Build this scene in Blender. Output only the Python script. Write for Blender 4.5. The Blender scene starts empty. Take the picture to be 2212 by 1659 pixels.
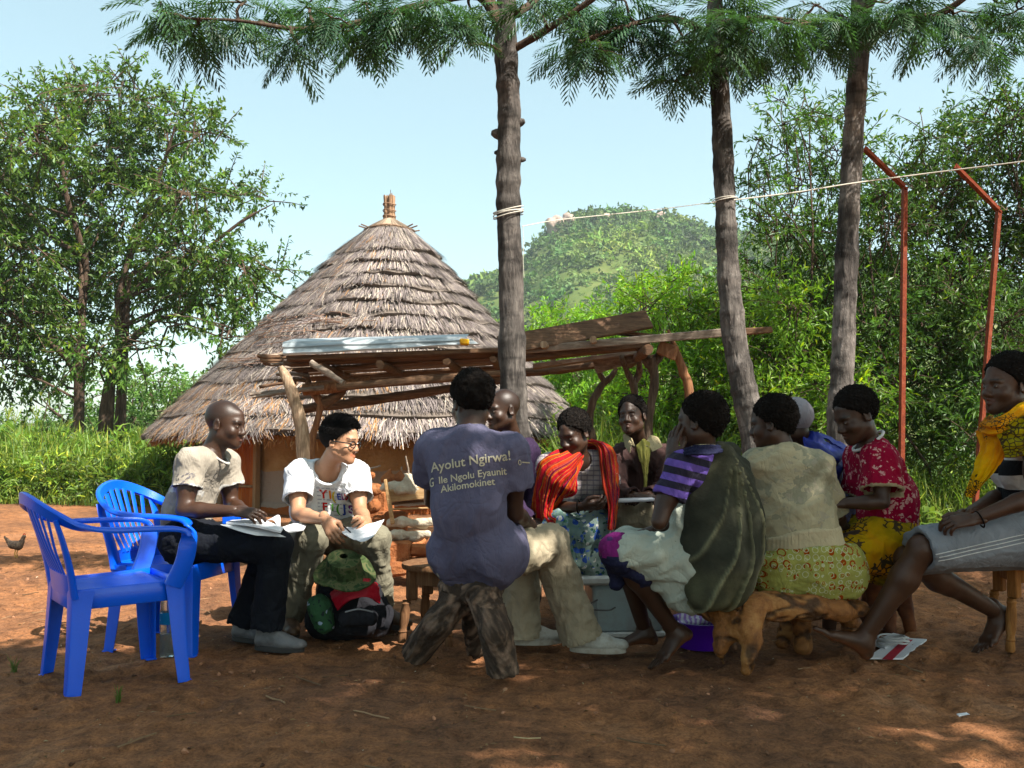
import bpy, math, random
import numpy as np
from mathutils import Vector, Matrix
from mathutils.bvhtree import BVHTree

random.seed(7)
RNG = np.random.default_rng(7)
A = lambda *a: np.array(a, dtype=float)
rad = math.radians
SC = bpy.context.scene

# ------------------------------------------------------------------ camera, sky, sun, exposure
FD, YH, CAMH = 2000.0, 935.0, 1.05          # focal length and horizon row for a frame 2212 x 1659
PITCH = math.atan((YH - 829.5) / FD)
cam_d = bpy.data.cameras.new('camera')
cam_d.sensor_width = 36.0
cam_d.lens = 36.0 * FD / 2212.0
cam_d.clip_start, cam_d.clip_end = 0.05, 3000
cam = bpy.data.objects.new('camera', cam_d)
SC.collection.objects.link(cam)
cam.location = (0, 0, CAMH)
cam.rotation_euler = (math.pi / 2 + PITCH, 0, 0)
SC.camera = cam

SUN_EL, SUN_AZ = rad(50), rad(128)          # azimuth clockwise from +Y: right and a little behind the camera
SUNV = A(math.sin(SUN_AZ) * math.cos(SUN_EL), math.cos(SUN_AZ) * math.cos(SUN_EL), math.sin(SUN_EL))
world = bpy.data.worlds.new('World'); SC.world = world; world.use_nodes = True
wn, wl = world.node_tree.nodes, world.node_tree.links
bg = wn['Background']
sky = wn.new('ShaderNodeTexSky'); sky.sky_type = 'NISHITA'; sky.sun_disc = False
sky.sun_elevation, sky.sun_rotation = SUN_EL, SUN_AZ
sky.air_density, sky.dust_density, sky.ozone_density = 1.0, 3.5, .8
sky.altitude = 1000
hz = wn.new('ShaderNodeMix'); hz.data_type = 'RGBA'; hz.blend_type = 'MULTIPLY'; hz.inputs[0].default_value = 1.0
hz.inputs[7].default_value = (1.19, 1.20, .92, 1); wl.new(sky.outputs[0], hz.inputs[6])      # humid, milky air
mk = wn.new('ShaderNodeMix'); mk.data_type = 'RGBA'; mk.inputs[0].default_value = .42; mk.inputs[7].default_value = (2.15, 2.95, 3.1, 1); wl.new(hz.outputs[2], mk.inputs[6])   # thin even veil over the whole dome
wl.new(mk.outputs[2], bg.inputs[0]); bg.inputs[1].default_value = 0.105
sun_d = bpy.data.lights.new('sun', 'SUN'); sun_d.energy = 5.0; sun_d.angle = rad(0.53); sun_d.color = (1, .94, .84)
sun = bpy.data.objects.new('sun', sun_d); SC.collection.objects.link(sun)
sun.rotation_euler = Vector(SUNV).to_track_quat('Z', 'Y').to_euler()
vs = SC.view_settings
vs.view_transform, vs.look, vs.gamma, vs.use_curve_mapping = 'Standard', 'None', 1, False
vs.exposure = 1.5
SC.cycles.max_bounces = 6; SC.cycles.diffuse_bounces = 3; SC.cycles.transparent_max_bounces = 6
SC.cycles.volume_bounces = 0

# ------------------------------------------------------------------ frame <-> place
def ray(px, py):
    x = (px - 1106) / FD; y = -(py - 829.5) / FD
    return A(x, math.cos(PITCH) - y * math.sin(PITCH), math.sin(PITCH) + y * math.cos(PITCH))
def P(px, py, D):
    r = ray(px, py); return A(0, 0, CAMH) + r * (D / r[1])
def G(px, py, z=0.0):
    r = ray(px, py); return A(0, 0, CAMH) + r * ((z - CAMH) / r[2])
def reach(p, px, py, L, near=True):
    """point on the sight line through (px,py) at distance L from p"""
    r = ray(px, py); r = r / np.linalg.norm(r); o = A(0, 0, CAMH)
    t0 = np.dot(p - o, r); q = o + r * t0; h = np.linalg.norm(p - q)
    if h >= L: return q
    return q + r * math.sqrt(L * L - h * h) * (-1 if near else 1)
def nrm(v):
    v = np.asarray(v, float); return v / (np.linalg.norm(v) + 1e-12)

# ------------------------------------------------------------------ noise
_T = RNG.random((64, 64, 64)).astype(np.float32) * 2 - 1
def vnoise(p):
    p = np.asarray(p, np.float32); i = np.floor(p).astype(np.int64); f = p - i; f = f * f * (3 - 2 * f)
    i &= 63; j = (i + 1) & 63
    x0, y0, z0 = i[:, 0], i[:, 1], i[:, 2]; x1, y1, z1 = j[:, 0], j[:, 1], j[:, 2]
    fx, fy, fz = f[:, 0], f[:, 1], f[:, 2]
    a = _T[x0, y0, z0] * (1 - fx) + _T[x1, y0, z0] * fx
    b = _T[x0, y1, z0] * (1 - fx) + _T[x1, y1, z0] * fx
    c = _T[x0, y0, z1] * (1 - fx) + _T[x1, y0, z1] * fx
    d = _T[x0, y1, z1] * (1 - fx) + _T[x1, y1, z1] * fx
    return (a * (1 - fy) + b * fy) * (1 - fz) + (c * (1 - fy) + d * fy) * fz
def fbm(p, s=1.0, o=4, off=0.0):
    p = np.asarray(p, float) * s + off; r = 0; a = 1.0; n = 0
    for k in range(o):
        r = r + a * vnoise(p); n += a; p = p * 2.03 + 7.1; a *= .5
    return r / n

# ------------------------------------------------------------------ mesh building
class MB:
    def __init__(s): s.v = []; s.f = []; s.n = 0; s.c = []; s.m = []
    def add(s, V, F, col=None, mi=0):
        V = np.asarray(V, float).reshape(-1, 3)
        if not isinstance(F, list) or np.ndim(F[0]) < 2: F = [F]
        for f in F:
            f = np.asarray(f, np.int64)
            if f.size: s.f.append(f + s.n); s.m.append(np.full(len(f), mi, np.int32))
        s.v.append(V); s.n += len(V)
        if col is None: col = (1, 1, 1)
        col = np.asarray(col, float)
        s.c.append(np.broadcast_to(col, (len(V), 3)))
        return s
    def verts(s): return np.concatenate(s.v)
    def mesh(s, name, mats, smooth=True):
        V = np.concatenate(s.v); me = bpy.data.meshes.new(name)
        me.vertices.add(len(V)); me.vertices.foreach_set('co', V.astype(np.float32).ravel())
        li = np.concatenate([f.ravel() for f in s.f]); cnt = np.concatenate([np.full(len(f), f.shape[1]) for f in s.f])
        st = np.concatenate([[0], np.cumsum(cnt)[:-1]])
        me.loops.add(len(li)); me.loops.foreach_set('vertex_index', li.astype(np.int32))
        me.polygons.add(len(cnt)); me.polygons.foreach_set('loop_start', st.astype(np.int32))
        me.polygons.foreach_set('loop_total', cnt.astype(np.int32))
        me.polygons.foreach_set('material_index', np.concatenate(s.m))
        me.polygons.foreach_set('use_smooth', np.full(len(cnt), bool(smooth)))
        me.update(calc_edges=True)
        C = np.concatenate(s.c)
        if True:
            at = me.color_attributes.new('tint', 'FLOAT_COLOR', 'POINT')
            at.data.foreach_set('color', np.concatenate([C, np.ones((len(C), 1))], 1).astype(np.float32).ravel())
        if smooth and len(cnt) < 60000: me.set_sharp_from_angle(angle=rad(48 if len(cnt) > 400 else 38))
        for m in (mats if isinstance(mats, (list, tuple)) else [mats]): me.materials.append(m)
        return me
ROOT = {}
def build(name, mb, mats, parent=None, smooth=True, label=None):
    if parent is not None:
        off = ROOT[parent.name]
        mb.v = [v - off for v in mb.v]
    me = mb.mesh(name, mats, smooth); o = bpy.data.objects.new(name, me); SC.collection.objects.link(o)
    if parent is not None: o.parent = parent; ROOT[o.name] = off
    else: ROOT[o.name] = A(0, 0, 0)
    if label: o['label'] = label
    return o
def tag(o, label=None, cat=None, group=None, kind=None):
    if label: o['label'] = label
    if cat: o['category'] = cat
    if group: o['group'] = group
    if kind: o['kind'] = kind
    return o
def thing(name, loc, label, cat, group=None):
    o = bpy.data.objects.new(name, None); SC.collection.objects.link(o); o.empty_display_size = .1
    o.location = loc; ROOT[o.name] = A(*loc); return tag(o, label, cat, group)
def copy_tree(o, parent=None):
    c = o.copy(); SC.collection.objects.link(c); ROOT[c.name] = ROOT[o.name]
    if parent is not None: c.parent = parent
    for ch in list(o.children): copy_tree(ch, c)
    return c

def frame(d, up=(0, 0, 1)):
    y = nrm(d); x = np.cross(y, up)
    if np.linalg.norm(x) < 1e-3: x = np.cross(y, (1, 0, 0))
    x = nrm(x); return x, y, np.cross(x, y)
def smoothpath(pts, n):
    """Catmull-Rom through the rows of pts (any number of columns)"""
    p = np.asarray(pts, float); p = np.vstack([2 * p[0] - p[1], p, 2 * p[-1] - p[-2]])
    out = []
    m = len(p) - 3
    for u in np.linspace(0, m, n):
        i = min(int(u), m - 1); t = u - i; a, b, c, d = p[i:i + 4]
        out.append(.5 * (2 * b + (c - a) * t + (2 * a - 5 * b + 4 * c - d) * t * t + (3 * b - a - 3 * c + d) * t ** 3))
    return np.array(out)
def sweep(path, r, n=10, jit=0.0, js=8.0, up=(0, 0, 1), ell=(1, 1), cap=True, ridge=0.0, off=0.0):
    path = np.asarray(path, float); m = len(path); r = np.broadcast_to(np.asarray(r, float), (m,))
    t = np.gradient(path, axis=0); t /= np.linalg.norm(t, axis=1)[:, None] + 1e-12
    x, _, z = frame(t[0], up); X = []; Z = []
    for i in range(m):
        x = nrm(x - t[i] * np.dot(x, t[i])); z = np.cross(x, t[i]); X.append(x); Z.append(z)
    X = np.array(X); Z = np.array(Z); th = np.linspace(0, 2 * np.pi, n, endpoint=False)
    dirs = X[:, None] * (np.cos(th) * ell[0])[None, :, None] + Z[:, None] * (np.sin(th) * ell[1])[None, :, None]
    V = path[:, None] + dirs * r[:, None, None]
    if jit or ridge:
        q = V.reshape(-1, 3); d = fbm(q, js, 3, off) * jit
        if ridge:
            u = np.stack([np.tile(np.cos(th) * 3.5, m), np.tile(np.sin(th) * 3.5, m), np.repeat(np.arange(m) * .06, n)], 1)
            d = d + fbm(u, 2.2, 3, off) * ridge
        V = V + dirs * (d.reshape(m, n) * (r[:, None] * 8 if False else 1))[:, :, None]
    V = V.reshape(-1, 3)
    i = np.arange(m - 1)[:, None] * n; j = np.arange(n)[None]; k = (j + 1) % n
    F = np.stack([i + j, i + k, i + n + k, i + n + j], -1).reshape(-1, 4)
    Fs = [F[:, ::-1]]
    if cap:
        V = np.vstack([V, path[0], path[-1]]); a = len(V) - 2
        j = np.arange(n); k = (j + 1) % n
        Fs.append(np.stack([j, k, np.full(n, a)], 1)); Fs.append(np.stack([(m - 1) * n + k, (m - 1) * n + j, np.full(n, a + 1)], 1))
    return V, Fs
BOXF = np.array([[0, 1, 3, 2], [4, 6, 7, 5], [0, 4, 5, 1], [2, 3, 7, 6], [0, 2, 6, 4], [1, 5, 7, 3]])
def box(c, s, X=(1, 0, 0), Y=(0, 1, 0), Z=(0, 0, 1), j=0.0, bev=0.0):
    X, Y, Z = map(lambda a: np.asarray(a, float), (X, Y, Z)); c = np.asarray(c, float)
    if bev <= 0:
        V = np.array([[a, b, d] for a in (-1, 1) for b in (-1, 1) for d in (-1, 1)], float) * np.asarray(s) / 2
        if j: V = V + RNG.uniform(-j, j, V.shape)
        return c + V @ np.stack([X, Y, Z]), BOXF.copy()
    h = np.asarray(s, float) / 2; V = []; bevel = min(bev, min(h) * .9)
    idx = {}
    for sx in (-1, 1):
        for sy in (-1, 1):
            for sz in (-1, 1):
                for ax in range(3):
                    p = A(sx, sy, sz) * (h - bevel); p[ax] = (sx, sy, sz)[ax] * h[ax]
                    idx[(sx, sy, sz, ax)] = len(V); V.append(p)
    Q = []; T = []
    for ax in range(3):
        o1, o2 = [a for a in range(3) if a != ax]
        for s0 in (-1, 1):
            q = []
            for a, b in ((-1, -1), (1, -1), (1, 1), (-1, 1)):
                k = [0, 0, 0]; k[ax] = s0; k[o1] = a; k[o2] = b; q.append(idx[(*k, ax)])
            Q.append(q)
        for a in (-1, 1):
            for b in (-1, 1):
                k0 = [0, 0, 0]; k0[o1] = a; k0[o2] = b; k1 = list(k0); k0[ax] = -1; k1[ax] = 1
                Q.append([idx[(*k0, o1)], idx[(*k1, o1)], idx[(*k1, o2)], idx[(*k0, o2)]])
    for sx in (-1, 1):
        for sy in (-1, 1):
            for sz in (-1, 1): T.append([idx[(sx, sy, sz, a)] for a in range(3)])
    V = np.array(V)
    if j:
        cr = {}
        for (sx, sy, sz, ax), i in idx.items():
            d = cr.setdefault((sx, sy, sz), RNG.uniform(-j, j, 3)); V[i] += d
    Q = np.array(Q); T = np.array(T)
    def fix(Fc):
        for r in range(len(Fc)):
            pts = V[Fc[r]]; n = np.cross(pts[1] - pts[0], pts[2] - pts[0])
            if np.dot(n, pts.mean(0)) < 0: Fc[r] = Fc[r][::-1]
        return Fc
    return c + V @ np.stack([X, Y, Z]), [fix(Q), fix(T)]
def beam(a, b, w, t, up=(0, 0, 1), j=0.0, bev=0.004):
    a, b = np.asarray(a, float), np.asarray(b, float); x, y, z = frame(b - a, up)
    return box((a + b) / 2, (w, np.linalg.norm(b - a), t), x, y, z, j, bev)
def lathe(prof, n=24, c=(0, 0, 0), closed=False):
    prof = np.asarray(prof, float); m = len(prof); th = np.linspace(0, 2 * np.pi, n, endpoint=False)
    V = np.stack([prof[:, :1] * np.cos(th), prof[:, :1] * np.sin(th), np.repeat(prof[:, 1:2], n, 1)], -1).reshape(-1, 3) + np.asarray(c)
    i = np.arange(m - 1)[:, None] * n; j = np.arange(n)[None]; k = (j + 1) % n
    return V, np.stack([i + j, i + k, i + n + k, i + n + j], -1).reshape(-1, 4)

def leaves(B, D, N, L, W, fold=0.15):
    """one pointed leaf per row: base, direction, normal, length, width -> 4 verts (2 tris)"""
    B = np.asarray(B); n = len(B); D = D / (np.linalg.norm(D, axis=1)[:, None] + 1e-9)
    S = np.cross(D, N); S /= np.linalg.norm(S, axis=1)[:, None] + 1e-9; U = np.cross(S, D)
    L = np.broadcast_to(L, (n,))[:, None]; W = np.broadcast_to(W, (n,))[:, None]
    m = B + D * L * .45
    V = np.stack([B, m + S * W / 2 + U * W * fold, B + D * L - U * L * .12, m - S * W / 2 + U * W * fold], 1).reshape(-1, 3)
    F = np.arange(n * 4).reshape(n, 4)
    return V, F
def rdir(n):
    v = RNG.normal(size=(n, 3)); return v / np.linalg.norm(v, axis=1)[:, None]

# ------------------------------------------------------------------ signed-distance bodies
class Field:
    """tapered, flattened capsules and ellipsoids blended together, then meshed by surface nets"""
    BIG = .07
    def __init__(s): s.p = []
    def rc(s, a, b, ra, rb, k=.02, op=1, flat=None, clip=None):
        s.p.append(('rc', np.asarray(a, float), np.asarray(b, float), ra, rb, k, op, flat, clip)); return s
    def el(s, c, R, rad3, k=.02, op=1, clip=None):
        s.p.append(('el', np.asarray(c, float), np.asarray(R, float), np.asarray(rad3, float), 0, k, op, None, clip)); return s
    def bb(s, q):
        if q[0] == 'rc':
            m = max(q[3], q[4]); fl = q[7]
            if fl is not None: m *= max(1, fl[1])
            return np.minimum(q[1] - m, q[2] - m), np.maximum(q[1] + m, q[2] + m)
        m = q[3].max(); return q[1] - m, q[1] + m
    def solve(s, h):
        un = [q for q in s.p if q[6] > 0]
        lo = np.min([s.bb(q)[0] for q in un], 0) - 3 * h; hi = np.max([s.bb(q)[1] for q in un], 0) + 3 * h
        n = np.ceil((hi - lo) / h).astype(int) + 1
        V = np.full(n, s.BIG, np.float32)
        for q in s.p:
            l, u = s.bb(q); mg = s.BIG if q[6] > 0 else q[5] + 2 * h
            i0 = np.maximum(np.floor((l - mg - lo) / h).astype(int), 0); i1 = np.minimum(np.ceil((u + mg - lo) / h).astype(int) + 1, n)
            if np.any(i1 <= i0): continue
            X = (lo[0] + h * np.arange(i0[0], i1[0], dtype=np.float32))[:, None, None]
            Y = (lo[1] + h * np.arange(i0[1], i1[1], dtype=np.float32))[None, :, None]
            Z = (lo[2] + h * np.arange(i0[2], i1[2], dtype=np.float32))[None, None, :]
            if q[0] == 'rc':
                a, b, ra, rb, fl = q[1], q[2], q[3], q[4], q[7]
                ab = b - a; L2 = max(np.dot(ab, ab), 1e-9)
                x, y, z = X - a[0], Y - a[1], Z - a[2]
                t = np.clip((x * ab[0] + y * ab[1] + z * ab[2]) / L2, 0, 1)
                x = x - t * ab[0]; y = y - t * ab[1]; z = z - t * ab[2]
                if fl is not None:
                    v, f = fl; v = nrm(v); dd = (x * v[0] + y * v[1] + z * v[2]) * (1 / f - 1)
                    x = x + dd * v[0]; y = y + dd * v[1]; z = z + dd * v[2]
                d = np.sqrt(x * x + y * y + z * z) - (ra + (rb - ra) * t)
                if fl is not None and fl[1] < 1: d = d * (0.5 + .5 * fl[1])
            else:
                c, R, r3 = q[1], q[2], q[3]; x, y, z = X - c[0], Y - c[1], Z - c[2]
                u = [(x * R[i][0] + y * R[i][1] + z * R[i][2]) for i in range(3)]
                k0 = np.sqrt((u[0] / r3[0]) ** 2 + (u[1] / r3[1]) ** 2 + (u[2] / r3[2]) ** 2)
                k1 = np.sqrt((u[0] / r3[0] ** 2) ** 2 + (u[1] / r3[1] ** 2) ** 2 + (u[2] / r3[2] ** 2) ** 2) + 1e-6
                d = k0 * (k0 - 1) / k1
            if q[8]:
                for c, nn in q[8]:
                    nn = nrm(nn); d = np.maximum(d, (X - c[0]) * nn[0] + (Y - c[1]) * nn[1] + (Z - c[2]) * nn[2])
            sl = tuple(slice(i0[i], i1[i]) for i in range(3)); cur = V[sl]; k = q[5]
            if q[6] > 0:
                hh = np.maximum(k - np.abs(cur - d), 0) / k; V[sl] = np.minimum(cur, d) - hh * hh * k * .25
            else:
                d = -d; hh = np.maximum(k - np.abs(cur - d), 0) / k; V[sl] = np.maximum(cur, d) + hh * hh * k * .25
        return nets(V, lo, h)
def nets(V, lo, h):
    s = V < 0; nx, ny, nz = V.shape
    cnt = np.zeros((nx - 1, ny - 1, nz - 1), np.int8)
    cs = [(i, j, k) for i in (0, 1) for j in (0, 1) for k in (0, 1)]
    for (i, j, k) in cs: cnt += s[i:nx - 1 + i, j:ny - 1 + j, k:nz - 1 + k]
    act = np.argwhere((cnt > 0) & (cnt < 8)); idx = np.full(cnt.shape, -1, np.int64); idx[tuple(act.T)] = np.arange(len(act))
    val = {c: V[act[:, 0] + c[0], act[:, 1] + c[1], act[:, 2] + c[2]] for c in cs}
    acc = np.zeros((len(act), 3)); num = np.zeros(len(act))
    for c in cs:
        for ax in range(3):
            if c[ax]: continue
            e = list(c); e[ax] = 1; e = tuple(e); a, b = val[c], val[e]; m = (a < 0) != (b < 0)
            t = np.where(m, a / np.where(m, a - b, 1), 0); p = np.tile(np.array(c, float), (len(act), 1)); p[:, ax] = t
            acc += np.where(m[:, None], p, 0); num += m
    W = lo + (act + acc / num[:, None]) * h
    Q = []
    for ax in range(3):
        a1, a2 = (ax + 1) % 3, (ax + 2) % 3
        sl0 = [slice(None)] * 3; sl1 = [slice(None)] * 3; sl0[ax] = slice(0, -1); sl1[ax] = slice(1, None)
        d = s[tuple(sl0)].astype(np.int8) - s[tuple(sl1)].astype(np.int8)
        e = np.argwhere(d != 0); ok = (e[:, a1] > 0) & (e[:, a2] > 0) & (e[:, a1] < V.shape[a1] - 1) & (e[:, a2] < V.shape[a2] - 1)
        e = e[ok]; sg = d[tuple(e.T)]
        def cell(o1, o2):
            c = e.copy(); c[:, a1] -= o1; c[:, a2] -= o2; return idx[tuple(c.T)]
        q = np.stack([cell(1, 1), cell(0, 1), cell(0, 0), cell(1, 0)], 1)
        q[sg < 0] = q[sg < 0][:, ::-1]; Q.append(q)
    return W, np.concatenate(Q)
def vnormals(V, F):
    n = np.cross(V[F[:, 2]] - V[F[:, 0]], V[F[:, 3]] - V[F[:, 1]]); N = np.zeros_like(V)
    for k in range(4):
        for a in range(3): N[:, a] += np.bincount(F[:, k], n[:, a], len(V))
    return N / (np.linalg.norm(N, axis=1)[:, None] + 1e-12)

# ------------------------------------------------------------------ materials
class NT:
    def __init__(s, name):
        s.m = bpy.data.materials.new(name); s.m.use_nodes = True; s.n = s.m.node_tree.nodes; s.l = s.m.node_tree.links
        s.b = s.n['Principled BSDF']; s.out = s.n['Material Output']; s.tc = s.n.new('ShaderNodeTexCoord').outputs['Object']
    def new(s, t, **kw):
        n = s.n.new('ShaderNode' + t)
        for k, v in kw.items():
            if k.startswith('i_'): n.inputs[k[2:]].default_value = v
            else: setattr(n, k, v)
        return n
    def set(s, inp, v):
        if hasattr(v, 'links') or hasattr(v, 'is_linked'): s.l.new(v, inp)
        else: inp.default_value = v
    def math(s, op, a, b=None, c=None):
        n = s.new('Math', operation=op); s.set(n.inputs[0], a)
        if b is not None: s.set(n.inputs[1], b)
        if c is not None: s.set(n.inputs[2], c)
        return n.outputs[0]
    def map(s, scale=(1, 1, 1), rot=(0, 0, 0), loc=(0, 0, 0), src=None):
        n = s.new('Mapping'); s.l.new(src or s.tc, n.inputs[0])
        n.inputs['Scale'].default_value = scale; n.inputs['Rotation'].default_value = rot; n.inputs['Location'].default_value = loc
        return n.outputs[0]
    def noise(s, scale=5, detail=4, rough=.6, vec=None, dist=0):
        n = s.new('TexNoise'); s.l.new(vec or s.tc, n.inputs['Vector']); n.inputs['Scale'].default_value = scale
        n.inputs['Detail'].default_value = detail; n.inputs['Roughness'].default_value = rough; n.inputs['Distortion'].default_value = dist
        return n.outputs[0]
    def ramp(s, fac, stops, interp='LINEAR'):
        n = s.new('ValToRGB'); s.l.new(fac, n.inputs[0]); cr = n.color_ramp; cr.interpolation = interp
        while len(cr.elements) < len(stops): cr.elements.new(.5)
        for e, (p, c) in zip(cr.elements, stops): e.position = p; e.color = (*c, 1) if len(c) == 3 else c
        return n.outputs[0]
    def mix(s, f, a, b, mode='MIX'):
        n = s.new('Mix', data_type='RGBA', blend_type=mode)
        s.set(n.inputs[0], f)
        for i, v in ((6, a), (7, b)):
            if isinstance(v, tuple): n.inputs[i].default_value = (*v, 1)
            else: s.l.new(v, n.inputs[i])
        return n.outputs[2]
    def tint(s):
        n = s.new('Attribute', attribute_name='tint'); return n.outputs['Color']
    def sep(s, v):
        n = s.new('SeparateXYZ'); s.l.new(v, n.inputs[0]); return n.outputs
    def color(s, c):
        n = s.new('HueSaturation'); n.inputs['Saturation'].default_value = 1.12; n.inputs['Value'].default_value = .76; s.l.new(n.outputs[0], s.b.inputs['Base Color'])
        if isinstance(c, tuple): n.inputs['Color'].default_value = (*c, 1)
        else: s.l.new(c, n.inputs['Color'])
    def bump(s, h, dist=.01, strength=1):
        n = s.new('Bump'); s.l.new(h, n.inputs['Height']); n.inputs['Distance'].default_value = dist; n.inputs['Strength'].default_value = strength
        s.l.new(n.outputs[0], s.b.inputs['Normal'])
    def fin(s, rough=.8, spec=.3):
        if isinstance(rough, (int, float)): s.b.inputs['Roughness'].default_value = rough
        else: s.l.new(rough, s.b.inputs['Roughness'])
        s.b.inputs['Specular IOR Level'].default_value = spec; return s.m
def M(name, c1, c2=None, scale=6, rough=.8, spec=.3, bump=0, bscale=40, tint=False, stretch=(1, 1, 1), c3=None, bstretch=None):
    t = NT(name); v = t.map(stretch); c2 = c2 or tuple(x * .7 for x in c1)
    f = t.noise(scale, 5, .65, v); st = [(.3, c2), (.55, c1)] + ([(.72, c3)] if c3 else [])
    c = t.ramp(f, st)
    if tint: c = t.mix(1.0, c, t.tint(), 'MULTIPLY')
    t.color(c)
    if bump: t.bump(t.noise(bscale, 4, .6, t.map(bstretch or stretch)), bump)
    return t.fin(rough, spec)
def leafmat(name, c1, c2, transl=.35, rough=.45):
    t = NT(name); c = t.mix(1.0, t.ramp(t.noise(1.3, 2), [(.35, c2), (.65, c1)]), t.tint(), 'MULTIPLY')
    t.color(c); t.fin(rough, .35)
    tr = t.new('BsdfTranslucent'); t.l.new(t.mix(1.0, c, (1.3, 1.45, .5), 'MULTIPLY'), tr.inputs[0])
    mx = t.new('MixShader'); mx.inputs[0].default_value = transl
    t.l.new(t.b.outputs[0], mx.inputs[1]); t.l.new(tr.outputs[0], mx.inputs[2]); t.l.new(mx.outputs[0], t.out.inputs[0])
    return t.m
# ------------------------------------------------------------------ ground
HAZE = .00045
def axis(lo, hi, fine0, fine1, st, g=1.12):
    a = list(np.arange(fine0, fine1, st)); s = st; x = a[-1]
    while x < hi: s *= g; x += s; a.append(x)
    s = st; x = a[0]; pre = []
    while x > lo: s *= g; x -= s; pre.append(x)
    return np.array(pre[::-1] + a)
def gheight(x, y):
    p = np.stack([x, y, x * 0], -1).reshape(-1, 3)
    h = fbm(p, .55, 3) * .035 + fbm(p, 3.1, 4, 5) * .013 + np.maximum(fbm(p, 9, 3, 9), 0) ** 2 * .05 + fbm(p, 22, 2, 3) * .006 + np.maximum(fbm(p, 14, 2, 43) - .35, 0) * .05
    k = fbm(p, 6, 2, 31); h = h - .016 * np.clip((np.abs(k) - .28) * 6, 0, 1)
    far = np.clip((np.hypot(p[:, 0], p[:, 1] - 5) - 14) / 20, 0, 1)
    return (h * (1 - far)).reshape(x.shape)
gx = axis(-900, 900, -3.8, 3.6, .030); gy = axis(-60, 900, 2.5, 7.6, .028, 1.09)
GX, GY = np.meshgrid(gx, gy, indexing='ij'); GZ = gheight(GX, GY)
n1, n2 = GX.shape; ii = np.arange(n1 - 1)[:, None] * n2 + np.arange(n2 - 1)[None]
gm = MB().add(np.stack([GX, GY, GZ], -1).reshape(-1, 3), np.stack([ii, ii + n2, ii + n2 + 1, ii + 1], -1).reshape(-1, 4))
t = NT('red_dirt')
f1 = t.noise(.85, 7, .68); f2 = t.noise(14, 6, .7); f3 = t.noise(90, 3, .7)
c = t.ramp(f1, [(.3, (.135, .078, .055)), (.46, (.25, .130, .078)), (.58, (.35, .175, .098)), (.74, (.46, .27, .175))])
c = t.mix(.55, c, t.ramp(f2, [(.34, (.14, .11, .10)), (.5, (.85, .83, .80)), (.72, (1.7, 1.6, 1.45))]), 'MULTIPLY')
c = t.mix(.5, c, t.ramp(f3, [(.32, (.25, .22, .20)), (.55, (1.15, 1.15, 1.15)), (.75, (1.6, 1.55, 1.5))]), 'MULTIPLY')
y = t.sep(t.tc)
gmask = t.math('MULTIPLY', t.math('GREATER_THAN', y[1], 13.8), 1)
c = t.mix(gmask, c, (.05, .085, .02)); t.color(c)
hb = t.math('ADD', t.math('MULTIPLY', f2, .7), t.math('MULTIPLY', f3, .3)); t.bump(hb, .03, .9)
ground_mat = t.fin(.9, .15)
tag(build('ground', gm, ground_mat), kind='structure')
def gz(x, y): return float(gheight(np.array([x]), np.array([y]))[0])

# small litter on the yard
def litter():
    mb = MB(); n = 4200
    x = RNG.uniform(-4, 4, n); yy = RNG.uniform(2.7, 9, n) ; z = gheight(x, yy) + .004
    D = rdir(n); D[:, 2] *= .15; N = rdir(n) * .35 + A(0, 0, 1)
    V, F = leaves(np.stack([x, yy, z], 1), D, N, RNG.uniform(.004, .03, n) * (1 + (RNG.random(n) < .1)), RNG.uniform(.003, .010, n), .3)
    col = np.repeat(np.array([[.30, .2, .11], [.16, .10, .05], [.42, .33, .2], [.6, .52, .4]])[RNG.choice(4, n, p=[.3, .53, .13, .04])], 4, 0); mb.add(V, F, col)
    o = build('leaf_litter', mb, LIT, smooth=False); tag(o, 'dry leaves and bits scattered over the red dirt yard', 'leaf litter', kind='stuff')
    mb = MB()
    for i in range(800):
        x, yy = RNG.uniform(-4, 4), RNG.uniform(2.7, 8.5); r = RNG.uniform(.003, .011) * (1 + (RNG.random() < .05) * 1.2)
        V, F = box((x, yy, gz(x, yy) + r * .2), (r * 2, r * 1.6, r * 1.3), *np.linalg.qr(RNG.normal(size=(3, 3)))[0], j=r * .3, bev=r * .6)
        mb.add(V, F, A(.26, .14, .09) * RNG.uniform(.4, 2.2))
    tag(build('pebbles', mb, LIT), 'small stones and clods lying on the yard', 'stones', kind='stuff')
    mb = MB()
    for i in range(90):
        x, yy = RNG.uniform(-4, 4), RNG.uniform(2.8, 8); L = RNG.uniform(.04, .2); a = RNG.uniform(0, 6.28)
        p = [A(x, yy, gz(x, yy) + .006) + A(math.cos(a), math.sin(a), 0) * L * s + A(RNG.uniform(-.01, .01), RNG.uniform(-.01, .01), .003) for s in (0, .35, .7, 1)]
        V, F = sweep(p, RNG.uniform(.0015, .0035), 5); mb.add(V, F, A(.2, .13, .08) * RNG.uniform(.6, 2.2))
    tag(build('fallen_twigs', mb, LIT), 'thin broken twigs and straws strewn on the dirt', 'twigs', kind='stuff')
LIT = M('litter', (1, 1, 1), (.8, .8, .8), 30, .85, .2, tint=True)
litter()

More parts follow.
